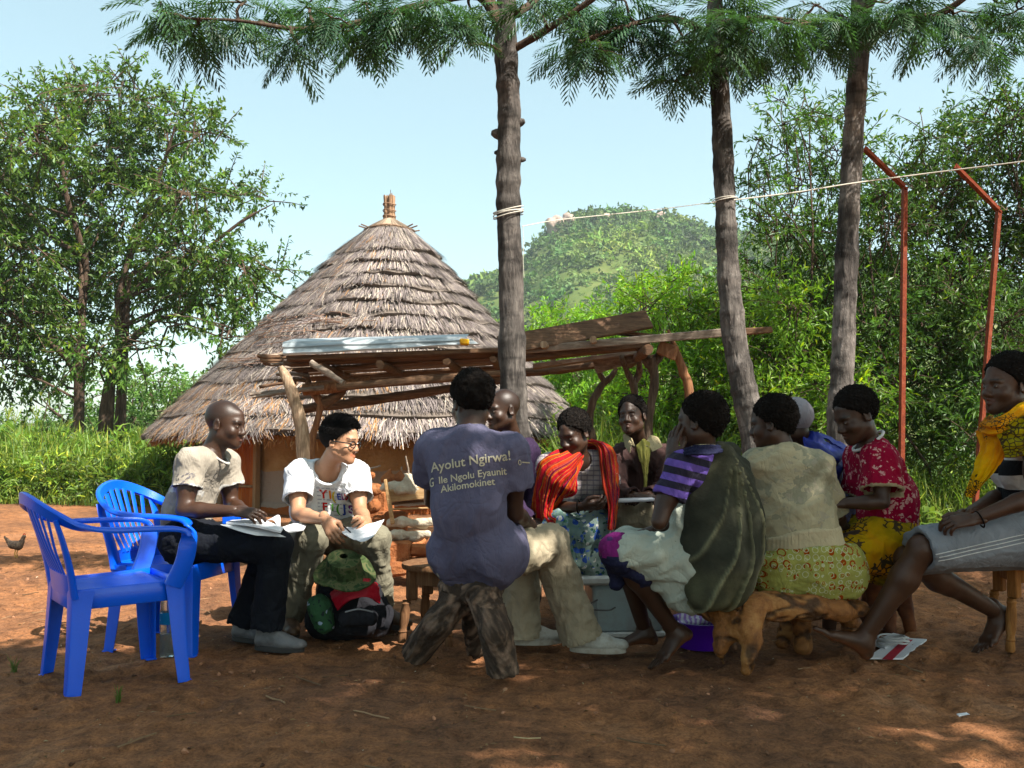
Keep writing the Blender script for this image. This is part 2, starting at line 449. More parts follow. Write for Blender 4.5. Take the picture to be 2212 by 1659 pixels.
# ------------------------------------------------------------------ hill far behind
LEAFY = leafmat('hill_leaf', (.13, .21, .06), (.085, .155, .05), .2, .7)
def hill():
    cp = np.array([(-200, 935), (500, 900), (700, 800), (900, 660), (1000, 612), (1040, 600), (1085, 590), (1130, 556), (1165, 515), (1200, 478), (1240, 458), (1300, 450), (1360, 452),
                   (1430, 462), (1500, 478), (1560, 492), (1640, 505), (1720, 520), (1900, 560), (2200, 640), (2600, 740), (3400, 900), (3900, 935)], float)
    D0 = 260.
    xs = np.linspace((-200 - 1106) / FD * D0, (3900 - 1106) / FD * D0, 340); ys = np.concatenate([np.linspace(95, D0, 120), np.linspace(D0 + 4, 420, 20)])
    px = xs / D0 * FD + 1106; zr = CAMH + (YH - np.interp(px, cp[:, 0], cp[:, 1])) / FD * D0
    X, Y = np.meshgrid(xs, ys, indexing='ij'); u = np.clip((Y - 95) / (D0 - 95), 0, 1)
    prof = u ** 1.15; back = np.clip((Y - D0) / 160, 0, 1)
    Z = zr[:, None] * prof * (1 - back) - .5
    nz = fbm(np.stack([X, Y, Z], -1).reshape(-1, 3), .03, 4).reshape(X.shape)
    Z = Z + nz * 7 * np.clip(u * 2, 0, 1) * (1 - u ** 6) * np.clip(zr / 10, 0, 1)[:, None]
    a, b = X.shape; ii = np.arange(a - 1)[:, None] * b + np.arange(b - 1)[None]
    t = NT('hill_soil'); c = t.ramp(t.noise(.08, 6, .7), [(.35, (.07, .11, .035)), (.55, (.12, .15, .05)), (.72, (.24, .20, .11))]); t.color(c)
    o = build('hill', MB().add(np.stack([X, Y, Z], -1).reshape(-1, 3), np.stack([ii, ii + b, ii + b + 1, ii + 1], -1).reshape(-1, 4)), t.fin(.95, .1))
    tag(o, kind='structure')
    def hz(x, y):
        i = np.clip(np.searchsorted(xs, x) - 1, 0, a - 2); j = np.clip(np.searchsorted(ys, y) - 1, 0, b - 2); return Z[i, j]
    n = 13000; x = RNG.uniform((960 - 1106) / FD * 300, (2300 - 1106) / FD * 260, n); y = 100 + (D0 + 6 - 100) * RNG.random(n) ** .6
    den = fbm(np.stack([x, y, y * 0], -1), .07, 3, 3); keep = den > -.42; x, y = x[keep], y[keep]; n = len(x)
    s = RNG.gamma(3.5, .30, n).clip(.5, 3.2) * (.55 + .45 * (y / D0)); z = hz(x, y)
    k = 19; d = rdir(n * k).reshape(n, k, 3); d[:, :, 2] = np.abs(d[:, :, 2]) * .9 - .1
    r = RNG.uniform(.65, 1.05, (n, k, 1)); cen = np.stack([x, y, z + s * .35], 1)[:, None]
    B = (cen + d * r * s[:, None, None] * A(1, 1, .8)).reshape(-1, 3)
    pt = fbm(np.stack([x, y, y * 0], 1), .045, 3, 8); tone = np.repeat((np.where(RNG.random(n) < .3, RNG.uniform(.35, .65, n), RNG.uniform(.75, 1.5, n)) * (1 + .5 * pt))[:, None] * (1 + np.clip(pt, 0, 1)[:, None] * A(1.2, .5, .2)) * (A(1, 1, 1) + RNG.uniform(-.12, .12, (n, 3)) * A(1.6, .5, 1)), k, 0)
    S = np.repeat(s, k); V, F = leaves(B, rdir(n * k), (d.reshape(-1, 3) + rdir(n * k) * .5), S * RNG.uniform(.4, .8, n * k), S * RNG.uniform(.3, .55, n * k), .2)
    o = build('hill_shrubs', MB().add(V, F, np.repeat(tone * RNG.uniform(.85, 1.15, (n * k, 1)), 4, 0)), LEAFY, smooth=False)
    tag(o, 'mass of green scrub covering the hill behind the village', 'scrub', kind='stuff')
    rm = M('hill_rock', (.42, .33, .28), (.27, .2, .18), .5, .9, .2, bump=.2, bscale=1.5)
    for i, (qx, qy, w) in enumerate([(1202, 488, 30), (1225, 474, 22), (1298, 478, 24), (1306, 470, 16), (1424, 470, 18), (1090, 590, 16), (1262, 600, 16)]):
        f = Field(); D = 252 if qy < 560 else 215; c = P(qx, qy, D); R = w / FD * D / 2 * 1.5
        for q in range(4): f.rc(c + RNG.uniform(-.6, .6, 3) * R, c + RNG.uniform(-.6, .6, 3) * R - A(0, 0, R * .6), R * .55, R * .6, k=R * .1)
        f.BIG = R; V, F = f.solve(R / 6); V = V + fbm(V, .6, 3)[:, None] * .5 * vnormals(V, F)
        o = build('boulder', MB().add(V, F), rm); tag(o, ['pale boulder on the left shoulder of the hill', 'pale boulder just right of the left shoulder rocks', 'large brown outcrop near the top of the hill', 'smaller rock on top of the brown outcrop', 'brown rock on the right side of the hilltop', 'reddish rock low on the left slope beside the near trunk', 'small rock half way down the hillside'][i], 'rock', 'rocks on the hillside')
hill()

# ------------------------------------------------------------------ foliage helpers
def bark(name, c1, c2, c3):
    t = NT(name); v = t.map((1, 1, .22)); a = t.noise(26, 6, .75, v, .6); b = t.noise(3, 4, .6)
    c = t.mix(.35, t.ramp(a, [(.36, c2), (.5, c1), (.68, c3)]), t.ramp(b, [(.35, c2), (.6, c3)])); c = t.mix(1.0, c, t.tint(), 'MULTIPLY'); t.color(c); t.bump(a, .03, 1); return t.fin(.9, .2)
BARK = bark('grey_bark', (.088, .078, .074), (.026, .022, .021), (.22, .20, .185))
BARK2 = bark('dark_bark', (.09, .06, .045), (.035, .025, .02), (.17, .12, .09))
def limb(a, b, ra, rb, sag=.08, n=10, seg=8, jit=.01):
    a, b = np.asarray(a, float), np.asarray(b, float); L = np.linalg.norm(b - a)
    p = [a]; 
    for u in (.3, .6, .85): p.append(a + (b - a) * u + RNG.normal(size=3) * L * .05 + A(0, 0, -sag * L * math.sin(u * 3.14)))
    p.append(b); n = max(5, n); return sweep(smoothpath(p, n), np.linspace(ra, rb, n), seg, jit * ra * 10 if False else 0, up=(0, 1, .1))
def clump_twigs(wood, clumps, per, nl, ll, lw, droop=.25, tw=.006, twig_len=.35, leafdir=.5, tone=1.0, vary=.25, flat=1.0, hue=None, seg=4, inner=.25):
    """leafy twigs filling ellipsoidal clumps; returns the leaf arrays"""
    V_all, F_all, C_all, base = [], [], [], 0
    for (c, r, w) in clumps:
        n = max(3, int(per * w)); d = rdir(n); rr = RNG.uniform(inner, 1, n) ** .6
        s = c + d * rr[:, None] * r
        dirs = d * .9 + rdir(n) * .7; dirs[:, 2] += .25 - droop; dirs /= np.linalg.norm(dirs, axis=1)[:, None]
        L = twig_len * RNG.uniform(.6, 1.3, n)
        sel = range(0, n, 3)
        for i in sel:
            e = s[i] + dirs[i] * L[i]; e[2] -= droop * L[i] * .4
            V, F = sweep([s[i] - dirs[i] * L[i] * .5, s[i], (s[i] + e) / 2 + A(0, 0, .04 * L[i]), e], [tw * 1.6, tw * 1.2, tw, tw * .5], 3, cap=False); wood.add(V, F)
        u = RNG.random((n, nl)); B = s[:, None] + dirs[:, None] * (u * L[:, None])[..., None]; B[..., 2] -= droop * .4 * (u ** 2) * L[:, None]
        m = n * nl; B = B.reshape(-1, 3) + rdir(m) * ll * .15
        LD = np.repeat(dirs, nl, 0) * leafdir + rdir(m) * .8; LD[:, 2] -= droop
        N = rdir(m) * .8 + A(0, 0, 1) * flat
        V, F = leaves(B, LD, N, ll * RNG.uniform(.6, 1.25, m), lw * RNG.uniform(.7, 1.2, m))
        tn = tone * np.repeat(RNG.uniform(1 - vary, 1 + vary, n), nl)[:, None] * RNG.uniform(.8, 1.2, (m, 1)) * (1 + RNG.uniform(-.1, .1, (m, 3)))
        if hue is not None:
            y = (RNG.random(m) < hue[0])[:, None]; tn = np.where(y, tn * np.array(hue[1]), tn)
        V_all.append(V); F_all.append(F + base); C_all.append(np.repeat(tn, 4, 0)); base += len(V)
    return np.concatenate(V_all), np.concatenate(F_all), np.concatenate(C_all)
def px_clumps(L, D, dd=1.0, k=1.0, dep=.8):
    out = []
    for q in L:
        x, y, rx, ry = q[:4]; Dz = D + (q[4] if len(q) > 4 else RNG.uniform(-dd, dd)); c = P(x, y, Dz); s = Dz / FD
        out.append((c, A(rx * s, max(rx, ry) * s * dep, ry * s) * k, rx * ry / 5000. * (q[5] if len(q) > 5 else 1)))
    return out

# ------------------------------------------------------------------ big tree on the left (two stems)
LF1 = leafmat('broad_leaf', (.115, .185, .045), (.065, .125, .035), .36)
def left_tree():
    global RNG; RNG = np.random.default_rng(21)
    D = 20.
    L = [(130, 230, 95, 55), (255, 205, 110, 50), (375, 255, 85, 55), (60, 310, 90, 60), (200, 320, 130, 75), (325, 350, 110, 70), (435, 290, 50, 35), (-30, 420, 90, 100), (100, 450, 120, 90),
         (255, 450, 120, 80), (400, 425, 80, 50), (500, 420, 60, 28), (568, 425, 45, 26), (0, 560, 110, 90), (130, 600, 110, 80), (275, 570, 120, 80), (420, 550, 100, 60), (510, 575, 70, 40), (605, 585, 45, 16),
         (30, 690, 90, 70), (440, 625, 90, 50), (330, 640, 90, 42), (530, 640, 60, 40), (490, 715, 36, 38), (395, 700, 26, 12), (10, 790, 70, 55), (140, 690, 80, 60), (-60, 650, 90, 120), (-80, 300, 80, 120), (200, 760, 40, 60), (90, 860, 40, 40, 0, .4), (110, 780, 55, 45), (285, 745, 36, 45)]
    cl = px_clumps(L, D, 2.2, 1, .9); wood = MB()
    V, F, C = clump_twigs(wood, cl, 96, 18, .142, .058, .32, .012, .62, .5, 1.0, .5, hue=(.07, (1.8, 1.35, .9)))
    B0, B1 = G(172, 1046), G(212, 1046); B0[1] = B1[1] = D; B0[0] = (172 - 1106) / FD * D; B1[0] = (212 - 1106) / FD * D
    B0[2] = B1[2] = 0
    def tr(pts, r0, r1):
        q = smoothpath([P(x, y, D + d) for x, y, d in pts], 34); q[0][2] = -.1
        V_, F_ = sweep(q, np.linspace(r0, r1, 34), 14, .03, 4, ridge=.012); wood_main.add(V_, F_)
        return q
    wood_main = MB()
    a = tr([(158, 1044, 0), (166, 960, 0), (172, 860, 0), (174, 760, .1), (178, 660, .2), (185, 560, .1), (150, 450, -.2), (132, 340, -.3), (120, 240, 0)], .125, .03)
    b = tr([(214, 1046, .2), (220, 960, .2), (232, 850, .2), (255, 750, .1), (258, 640, 0), (300, 500, .3), (345, 380, .2), (380, 270, 0)], .13, .03)
    tr([(172, 830, 0), (140, 770, -.3), (90, 730, -.6), (40, 690, -.9), (-20, 640, -1)], .08, .03)
    tr([(236, 800, .2), (290, 730, 0), (340, 690, -.3), (390, 678, -.5), (430, 640, -.6)], .07, .025)
    tr([(258, 660, .2), (340, 590, 0), (440, 540, -.4), (520, 480, -.5), (590, 440, -.6)], .07, .015)
    tr([(185, 560, .1), (100, 500, .6), (30, 430, .8), (-40, 380, .8)], .07, .02)
    tr([(270, 600, .1), (350, 560, .6), (470, 570, .8), (610, 585, .6)], .06, .012)
    for (c, r, w) in cl:
        src = (a if c[0] < (240 - 1106) / FD * D else b); j = np.argmin(np.linalg.norm(src - (c - A(0, 0, .8)), axis=1)); 
        V_, F_ = limb(src[j], c, .030, .010, -.05, 8, 6); wood_main.add(V_, F_)
    root = thing('tree', (float(B0[0]), D, 0), 'tall spreading broadleaf tree with two dark stems left of the hut', 'tree')
    build('trunk', wood_main, BARK2, root); build('twigs', wood, BARK2, root, smooth=False)
    build('crown', MB().add(V, F, C), LF1, root, smooth=False)
left_tree()

def shrub(name, L, D, label, cat, mat, per=60, nl=12, ll=.1, lw=.025, droop=.15, tone=1, group=None, dd=.7, tl=.35, vary=.3, hue=None, stems=5, wm=None, leafdir=.6, flat=.7, base=None, tw=.005, dep=.8, k=1.0):
    cl = px_clumps(L, D, dd, k, dep); wood = MB(); V, F, C = clump_twigs(wood, cl, per, nl, ll, lw, droop, tw, tl, leafdir, tone, vary, flat, hue)
    bx = base if base is not None else float(np.mean([c[0][0] for c in cl])); b = A(bx, D, 0); main = MB()
    for i, (c, r, w) in enumerate(cl):
        s = b + A(RNG.uniform(-.25, .25) * stems / 4, RNG.uniform(-.2, .2), -.05)
        
        if i % 3 == 0 or len(cl) < 6: V_, F_ = limb(s, c, .020 * tw / .005, .006, -.02, 9, 6); main.add(V_, F_)
        for q in range(2): V_, F_ = limb(c - (c - s) * RNG.uniform(.1, .3), c + RNG.uniform(-.7, .7, 3) * r, .008, .003, 0, 6, 4); main.add(V_, F_)
    root = thing(name, b, label, cat, group)
    build('trunk' if cat == 'tree' else 'stems', main, wm or BARK2, root); 
    if wood.n: tag(build('twigs', wood, wm or BARK2, root, smooth=False), kind='stuff')
    tag(build('crown' if cat == 'tree' else 'foliage', MB().add(V, F, C), mat, root, smooth=False), kind='stuff')
    return root
LF2 = leafmat('narrow_leaf', (.20, .32, .05), (.12, .23, .04), .42)
LF3 = leafmat('dark_leaf', (.085, .16, .035), (.05, .105, .03), .3)
LF4 = leafmat('far_leaf', (.15, .25, .07), (.10, .19, .06), .35)
shrub('tree', [(250, 850, 70, 60), (320, 830, 70, 40), (330, 900, 90, 60), (400, 880, 60, 60), (240, 930, 70, 50), (150, 900, 50, 50), (390, 940, 60, 40), (170, 960, 60, 40), (300, 980, 90, 50), (420, 850, 36, 34)], 27,
      'low bushy green tree behind the two stems, left of the thatched eave', 'tree', LF4, 110, 14, .16, .07, .2, dd=1.5, tl=.6, tw=.012, k=1.0)
shrub('bush', [(20, 950, 60, 30), (80, 945, 50, 24), (-20, 930, 50, 30), (110, 975, 40, 22), (60, 915, 30, 12)], 34, 'distant rounded bush at the far left edge beyond the crops', 'bush', LF4, 170, 12, .18, .08, .2, dd=1, tl=.6, tw=.012)
shrub('bush', [(900, 1000, 60, 60), (1000, 960, 60, 60), (1090, 900, 60, 60), (1040, 1000, 60, 60)], 20, 'green bush behind the right rim of the hut roof', 'bush', LF2, 60, 12, .12, .05, dd=.6, tl=.5)

# ------------------------------------------------------------------ shrubs and trees behind the shelter and on the right
grp = 'shrubs and trees along the right side'
shrub('bush', [(1150, 740, 50, 36), (1215, 715, 50, 34), (1280, 730, 55, 40), (1190, 800, 70, 60), (1280, 820, 80, 70), (1240, 900, 80, 70), (1330, 900, 80, 80), (1170, 880, 40, 40), (1180, 960, 50, 50), (1300, 980, 80, 60), (1240, 690, 14, 26), (1170, 705, 16, 18)], 18.2,
      'sunlit green bush behind the shelter planks, right of the nearest trunk', 'bush', LF2, 150, 14, .15, .042, .1, 1.3, grp, hue=(.05, (1.8, 1.3, .6)), tl=.5)
shrub('bush', [(1350, 690, 50, 44), (1410, 670, 55, 50), (1470, 650, 55, 48), (1370, 770, 70, 60), (1460, 740, 80, 70), (1420, 840, 90, 80), (1520, 830, 80, 80), (1440, 940, 100, 70), (1390, 640, 12, 26), (1440, 610, 14, 20)], 11.8,
      'bright green bush between the shelter and the leaning trunk', 'bush', LF2, 125, 14, .10, .027, .1, 1.3, grp, hue=(.06, (1.9, 1.3, .6)))
shrub('bush', [(1550, 660, 50, 50), (1600, 720, 70, 70), (1540, 760, 60, 60), (1640, 800, 80, 70), (1580, 880, 90, 80), (1680, 900, 80, 80), (1600, 990, 90, 60), (1700, 1010, 80, 60), (1700, 730, 60, 60)], 11.2,
      'green bush with yellowing leaves behind the leaning second trunk', 'bush', LF2, 120, 14, .10, .027, .1, .9, grp, hue=(.10, (2.2, 1.3, .5)))
shrub('tree', [(1640, 400, 40, 30), (1650, 470, 46, 36), (1680, 330, 44, 30), (1640, 300, 20, 14), (1700, 265, 30, 22), (1740, 230, 36, 24), (1690, 215, 26, 14), (1780, 260, 40, 30), (1840, 240, 26, 34), (1800, 330, 50, 36), (1740, 400, 60, 40), (1700, 500, 60, 36), (1760, 500, 70, 50), (1840, 430, 50, 60), (1780, 590, 80, 60), (1690, 590, 60, 34), (1800, 690, 80, 70), (1740, 680, 60, 50), (1620, 560, 30, 20), (1860, 600, 60, 70), (1860, 330, 26, 36), (1640, 620, 40, 30)], 10.4,
      'thin open tree with narrow leaves behind the third trunk', 'tree', LF3, 95, 15, .095, .022, .1, 1.25, grp, hue=(.06, (2.2, 1.6, .6)), vary=.4, stems=2, dep=.7, base=(1790 - 1106) / FD * 10.4)
shrub('tree', [(1960, 350, 50, 36), (2010, 300, 36, 36), (1980, 430, 80, 60), (2050, 400, 60, 60), (1930, 500, 70, 60), (2030, 520, 80, 70), (1900, 430, 30, 36), (1950, 620, 90, 70), (2060, 640, 80, 80), (1900, 700, 80, 80), (2000, 740, 90, 80), (1920, 820, 90, 80), (2040, 850, 90, 80), (1960, 920, 90, 60), (2060, 320, 40, 40), (2100, 290, 30, 40)], 10.0,
      'dense dark green tree behind the left rusty post', 'tree', LF3, 105, 14, .085, .024, .12, 1.0, grp, hue=(.04, (2.4, 1.8, .6)), vary=.4, dep=.8)
shrub('tree', [(2150, 260, 36, 40), (2200, 240, 50, 50), (2120, 330, 60, 46), (2230, 340, 70, 60), (2140, 430, 80, 60), (2240, 470, 70, 70), (2130, 560, 80, 70), (2230, 600, 80, 80), (2140, 700, 90, 80), (2240, 740, 80, 80), (2150, 830, 90, 80), (2250, 880, 80, 80), (2140, 930, 90, 60), (2300, 300, 60, 80), (2320, 500, 60, 90), (2320, 700, 60, 90), (2170, 215, 14, 20), (2300, 860, 60, 80)], 9.6,
      'tall dark green leafy tree at the right edge behind the right rusty post', 'tree', LF3, 105, 14, .085, .024, .12, 1.0, grp, hue=(.04, (2.4, 1.8, .6)), vary=.4, dep=.8)

RNG = np.random.default_rng(31)
shrub('bush', [(1640, 700, 60, 50), (1720, 660, 60, 50), (1670, 780, 70, 60), (1770, 760, 70, 60), (1720, 850, 80, 60), (1820, 840, 70, 60), (1650, 900, 70, 60), (1780, 930, 80, 50), (1610, 640, 30, 26), (1860, 900, 50, 50)], 9.6,
      'sunlit leafy bush between the leaning trunk and the third trunk', 'bush', LF2, 105, 14, .085, .024, .1, .95, grp, hue=(.06, (1.9, 1.4, .5)), vary=.4)
# grass and weeds
GRS = leafmat('grass_blade', (.17, .245, .058), (.09, .155, .04), .35, .5)
def grass(name, label, regs, cat='grass'):
    mb = MB()
    for (x0, x1, y0, y1, n, h0, h1, w, tone, dry, bend) in regs:
        x = RNG.uniform(x0, x1, n); y = RNG.uniform(y0, y1, n); den = fbm(np.stack([x, y, x * 0], 1), .9, 3, 11)
        k = den > -.35; x, y, den = x[k], y[k], den[k]; n = len(x)
        h = RNG.uniform(h0, h1, n) * (1 + den * .6); z = gheight(x, y) * 0
        a = RNG.uniform(0, 6.283, n); d = np.stack([np.cos(a), np.sin(a)], 1); b = RNG.uniform(.1, bend, n)
        base = np.stack([x, y, z], 1); s = np.stack([-d[:, 1], d[:, 0], 0 * a], 1) * (w * RNG.uniform(.6, 1.3, n))[:, None] / 2
        def pt(u): return base + np.concatenate([d * (b * h * u ** 2)[:, None], (h * (u - .25 * b * u ** 3))[:, None]], 1)
        p0, p1, p2, p3 = pt(np.zeros(n)), pt(np.full(n, .4)), pt(np.full(n, .75)), pt(np.ones(n))
        V = np.stack([p0 - s, p0 + s, p1 - s, p1 + s, p2 - s * .7, p2 + s * .7, p3], 1).reshape(-1, 3); i = np.arange(n)[:, None] * 7
        Q = np.concatenate([i + np.array([[0, 1, 3, 2]]), i + np.array([[2, 3, 5, 4]])]); T = i + np.array([[4, 5, 6]])
        c = np.where((RNG.random(n) < dry)[:, None], A(2.3, 1.6, 1.6) * RNG.uniform(.7, 1.2, (n, 1)), tone * RNG.uniform(.6, 1.35, (n, 1)) * (1 + RNG.uniform(-.12, .12, (n, 3))))
        mb.add(V, [Q, T], np.repeat(c, 7, 0))
    tag(build(name, mb, GRS, smooth=False), label, cat, kind='stuff')
grass('tall_grass', 'tall bright grass and crops growing along the left yard edge', [
    (-9.5, -3.6, 14.0, 15.2, 3600, .25, .9, .022, 1.15, .28, .7), (-11, -3.6, 15.2, 18, 4000, .6, 1.15, .03, 1.3, .25, .7), (-9.5, -3.6, 13.4, 14.2, 2600, .06, .32, .014, 1.0, .3, .8), (-16, -4, 18, 27, 9000, .6, 1.2, .045, 1.3, .15, .7)])
def weeds():
    for nm, lab, regs in (('weeds', 'mixed leafy weeds and crop plants along the edge of the left field', [(-9.8, -3.5, 13.7, 15.0, 190, .26, .42, .15, .04), (-11, -3.6, 15, 18.5, 150, .5, .5, .2, .05)]), ('undergrowth', 'leafy undergrowth below the right hand bushes', [(1.0, 3.6, 10.2, 11.4, 90, .45, .45, .11, .03), (2.4, 7.2, 8.9, 9.9, 110, .3, .38, .10, .025), (1.0, 2.2, 11.2, 12.5, 30, .8, .6, .13, .035), (3.1, 7.6, 9.9, 10.7, 100, .9, .55, .10, .026)])):
        mb = MB(); wd = MB()
        for (x0, x1, y0, y1, n, zc, r, ll, lw) in regs:
            for kind in range(3):
                cl = [(A(RNG.uniform(x0, x1), RNG.uniform(y0, y1), zc * RNG.uniform(.5, 1.25)), A(r, r, r * .9) * RNG.uniform(.6, 1.1), 1) for _ in range(n // 3)]
                V, F, C = clump_twigs(wd, cl, 16, 9, ll * (1, .7, 1.3)[kind], lw * (1, .9, .7)[kind], .1, .004, .3, .6, (1.2, .6, 1.4)[kind], .5, .8, (.2, (2.1, 1.6, 1.3))); mb.add(V, F, C)
        tag(build(nm, mb, GRS, smooth=False), lab, 'weeds', kind='stuff')
grass('tall_grass', 'tall grass and reeds between the shelter and the right bushes', [
    (.6, 3.2, 9.4, 11.2, 2600, .4, 1.25, .016, 1.15, .2, .6), (2.6, 6.8, 8.5, 9.6, 3600, .2, .75, .014, 1.0, .2, .8), (2.4, 5.5, 7.4, 8.4, 1500, .06, .25, .01, .9, .2, .9)])
weeds()
def leafplant(x, y, h, nleaf, L, W, label, cat, name, grp, tone=1.0, head=False):
    root = thing(name, (x, y, gz(x, y)), label, cat, grp); b = A(x, y, gz(x, y)); st = MB()
    V, F = sweep(smoothpath([b - A(0, 0, .05), b + A(.02, 0, h * .5), b + A(.03, .02, h)], 8), np.linspace(.014, .005, 8), 6); st.add(V, F, A(1.1, 1, .8))
    lv = MB()
    for i in range(nleaf):
        u = .12 + .85 * i / nleaf; a = i * 2.4 + RNG.uniform(-.5, .5); d = A(math.cos(a), math.sin(a), 0); l = L * RNG.uniform(.7, 1.2) * (1 - .45 * abs(u - .5)); s0 = b + A(.03 * u, 0, h * u)
        m = 7; t_ = np.linspace(0, 1, m); pts = s0 + d * (l * t_)[:, None] * .8 + A(0, 0, 1) * (l * (.75 * t_ - .85 * t_ ** 2))[:, None]
        w = W * np.sin(np.clip(t_ * .9 + .1, 0, 1) * math.pi) ** .6 * .5; sd = np.cross(d, (0, 0, 1)); 
        V = np.stack([pts - sd * w[:, None] + A(0, 0, 1) * w[:, None] * .3, pts, pts + sd * w[:, None] + A(0, 0, 1) * w[:, None] * .3], 1).reshape(-1, 3)
        q = np.arange(m - 1)[:, None] * 3; F = np.concatenate([q + [[0, 1, 4, 3]], q + [[1, 2, 5, 4]]]); lv.add(V, F, tone * A(1, 1, 1) * RNG.uniform(.75, 1.25))
    build('stem', st, GRS, root); build('leaf_blades', lv, GRS, root)
    if head:
        e = MB()
        for q in range(7):
            d = nrm(A(RNG.uniform(-.5, .5), RNG.uniform(-.5, .5), 1)); V, F = sweep([b + A(.03, .02, h * .97), b + A(.03, .02, h) + d * .22], [.005, .003], 4); e.add(V, F, A(3, 2.2, 2))
        build('tassel', e, GRS, root)
MZ = ['tassel topped maize plant second from the left edge', 'maize plant with arched leaves right of the tasselled one at far left', 'maize plant at the extreme left edge of the crop field', 'short tasselled maize plant above the hen', 'maize plant standing just left of the first dark tree stem, low among weeds', 'maize plant behind the backrest of the near blue chair', 'maize plant between the dark stems and the hut eave', 'short maize plant right of the second dark tree stem', 'tallest maize plant in the left corner of the field', 'maize plant at the foot of the two dark tree stems']
k = 0
for (px, Dm, h) in [(28, 15, 1.25), (60, 15.6, 1.1), (12, 16.3, 1.3), (98, 15.2, .95), (345, 14.8, .9), (130, 16.5, 1.2), (300, 15.6, .95), (255, 15.2, .85), (75, 17, 1.35), (200, 15.5, .8)]:
    leafplant((px - 1106) / FD * Dm, Dm, h, 11, .6, .07, MZ[k], 'maize plant', 'maize_plant', 'maize plants in the left field', 1.25, k % 2 == 0); k += 1
for (px, Dm, h, L, W, lb) in [(1985, 7.6, .42, .26, .08, 'broad leaved weed right of the left rusty post'), (2030, 8.0, .3, .2, .06, 'low leafy weed between the two rusty posts'), (1245, 10.3, 1.3, .5, .08, 'tall broad leaved plant behind the forked shelter posts'), (1225, 9.9, .9, .4, .08, 'broad leaved plant just right of the hut eave')]:
    leafplant((px - 1106) / FD * Dm, Dm, h, 12, L, W, lb, 'plant', 'leafy_weed', None, 1.1)

# ------------------------------------------------------------------ three near trees with feathery fronds
LFG = leafmat('frond_leaf', (.060, .125, .058), (.036, .085, .05), .3, .5)
def frond_proto(n=8, wk=1.0, sec=True):
    B, D, N, L, W = [], [], [], [], []
    for i in range(n):
        u = (i + 1) / (n + .5)
        for s in (-1, 1):
            p = A(0, u, -.42 * u * u); d = nrm(A(s * .75, .8, -.25 - .5 * u)); l = .42 * math.sin(math.pi * (.22 + .7 * u)) ; 
            B.append(p); D.append(d); N.append(A(0, 0, 1)); L.append(l); W.append(.032 * wk)
            for q in ((.35, .62) if sec else ()):
                B.append(p + d * l * q); D.append(nrm(d + A(s * .1, .75, 0))); N.append(A(0, 0, 1)); L.append(l * .42); W.append(.022)
    B.append(A(0, .0, 0)); D.append(A(0, 1, -.12)); N.append(A(0, 0, 1)); L.append(1.2); W.append(.02)
    return leaves(np.array(B), np.array(D), np.array(N), np.array(L), np.array(W), .1)
PROTO = [frond_proto(8, 1.35), frond_proto(7, 3.6, False)]
def fronds(cl, per, L, droop=.9, tone=1.0, out=1.0, far=0):
    FRV, FRF = PROTO[far]
    Vs, Fs, Cs, base = [], [], [], 0
    for (c, r, w) in cl:
        n = max(3, int(per * w)); nn = 7; q = rdir(n) * RNG.uniform(.2, 1, (n, 1)) * r + c
        a = RNG.uniform(0, 6.283, n * nn); d = np.stack([np.cos(a), np.sin(a), RNG.uniform(-droop, .45, n * nn)], 1); d /= np.linalg.norm(d, axis=1)[:, None]
        o = np.repeat(q, nn, 0); up = A(0, 0, 1) + rdir(n * nn) * .35; x = np.cross(d, up); x /= np.linalg.norm(x, axis=1)[:, None]; z = np.cross(x, d)
        s = L * RNG.uniform(.65, 1.15, n * nn)
        V = o[:, None] + (x[:, None] * FRV[None, :, 0:1] + d[:, None] * FRV[None, :, 1:2] + z[:, None] * FRV[None, :, 2:3]) * s[:, None, None]
        m = len(V); F = FRF[None] + (np.arange(m) * len(FRV))[:, None, None]
        Vs.append(V.reshape(-1, 3)); Fs.append(F.reshape(-1, 4) + base); base += m * len(FRV)
        Cs.append(np.repeat(tone * np.repeat(RNG.uniform(.7, 1.4, n), nn)[:, None] * RNG.uniform(.8, 1.25, (m, 1)) * (1 + RNG.uniform(-.08, .08, (m, 3))), len(FRV), 0))
    return np.concatenate(Vs), np.concatenate(Fs), np.concatenate(Cs)
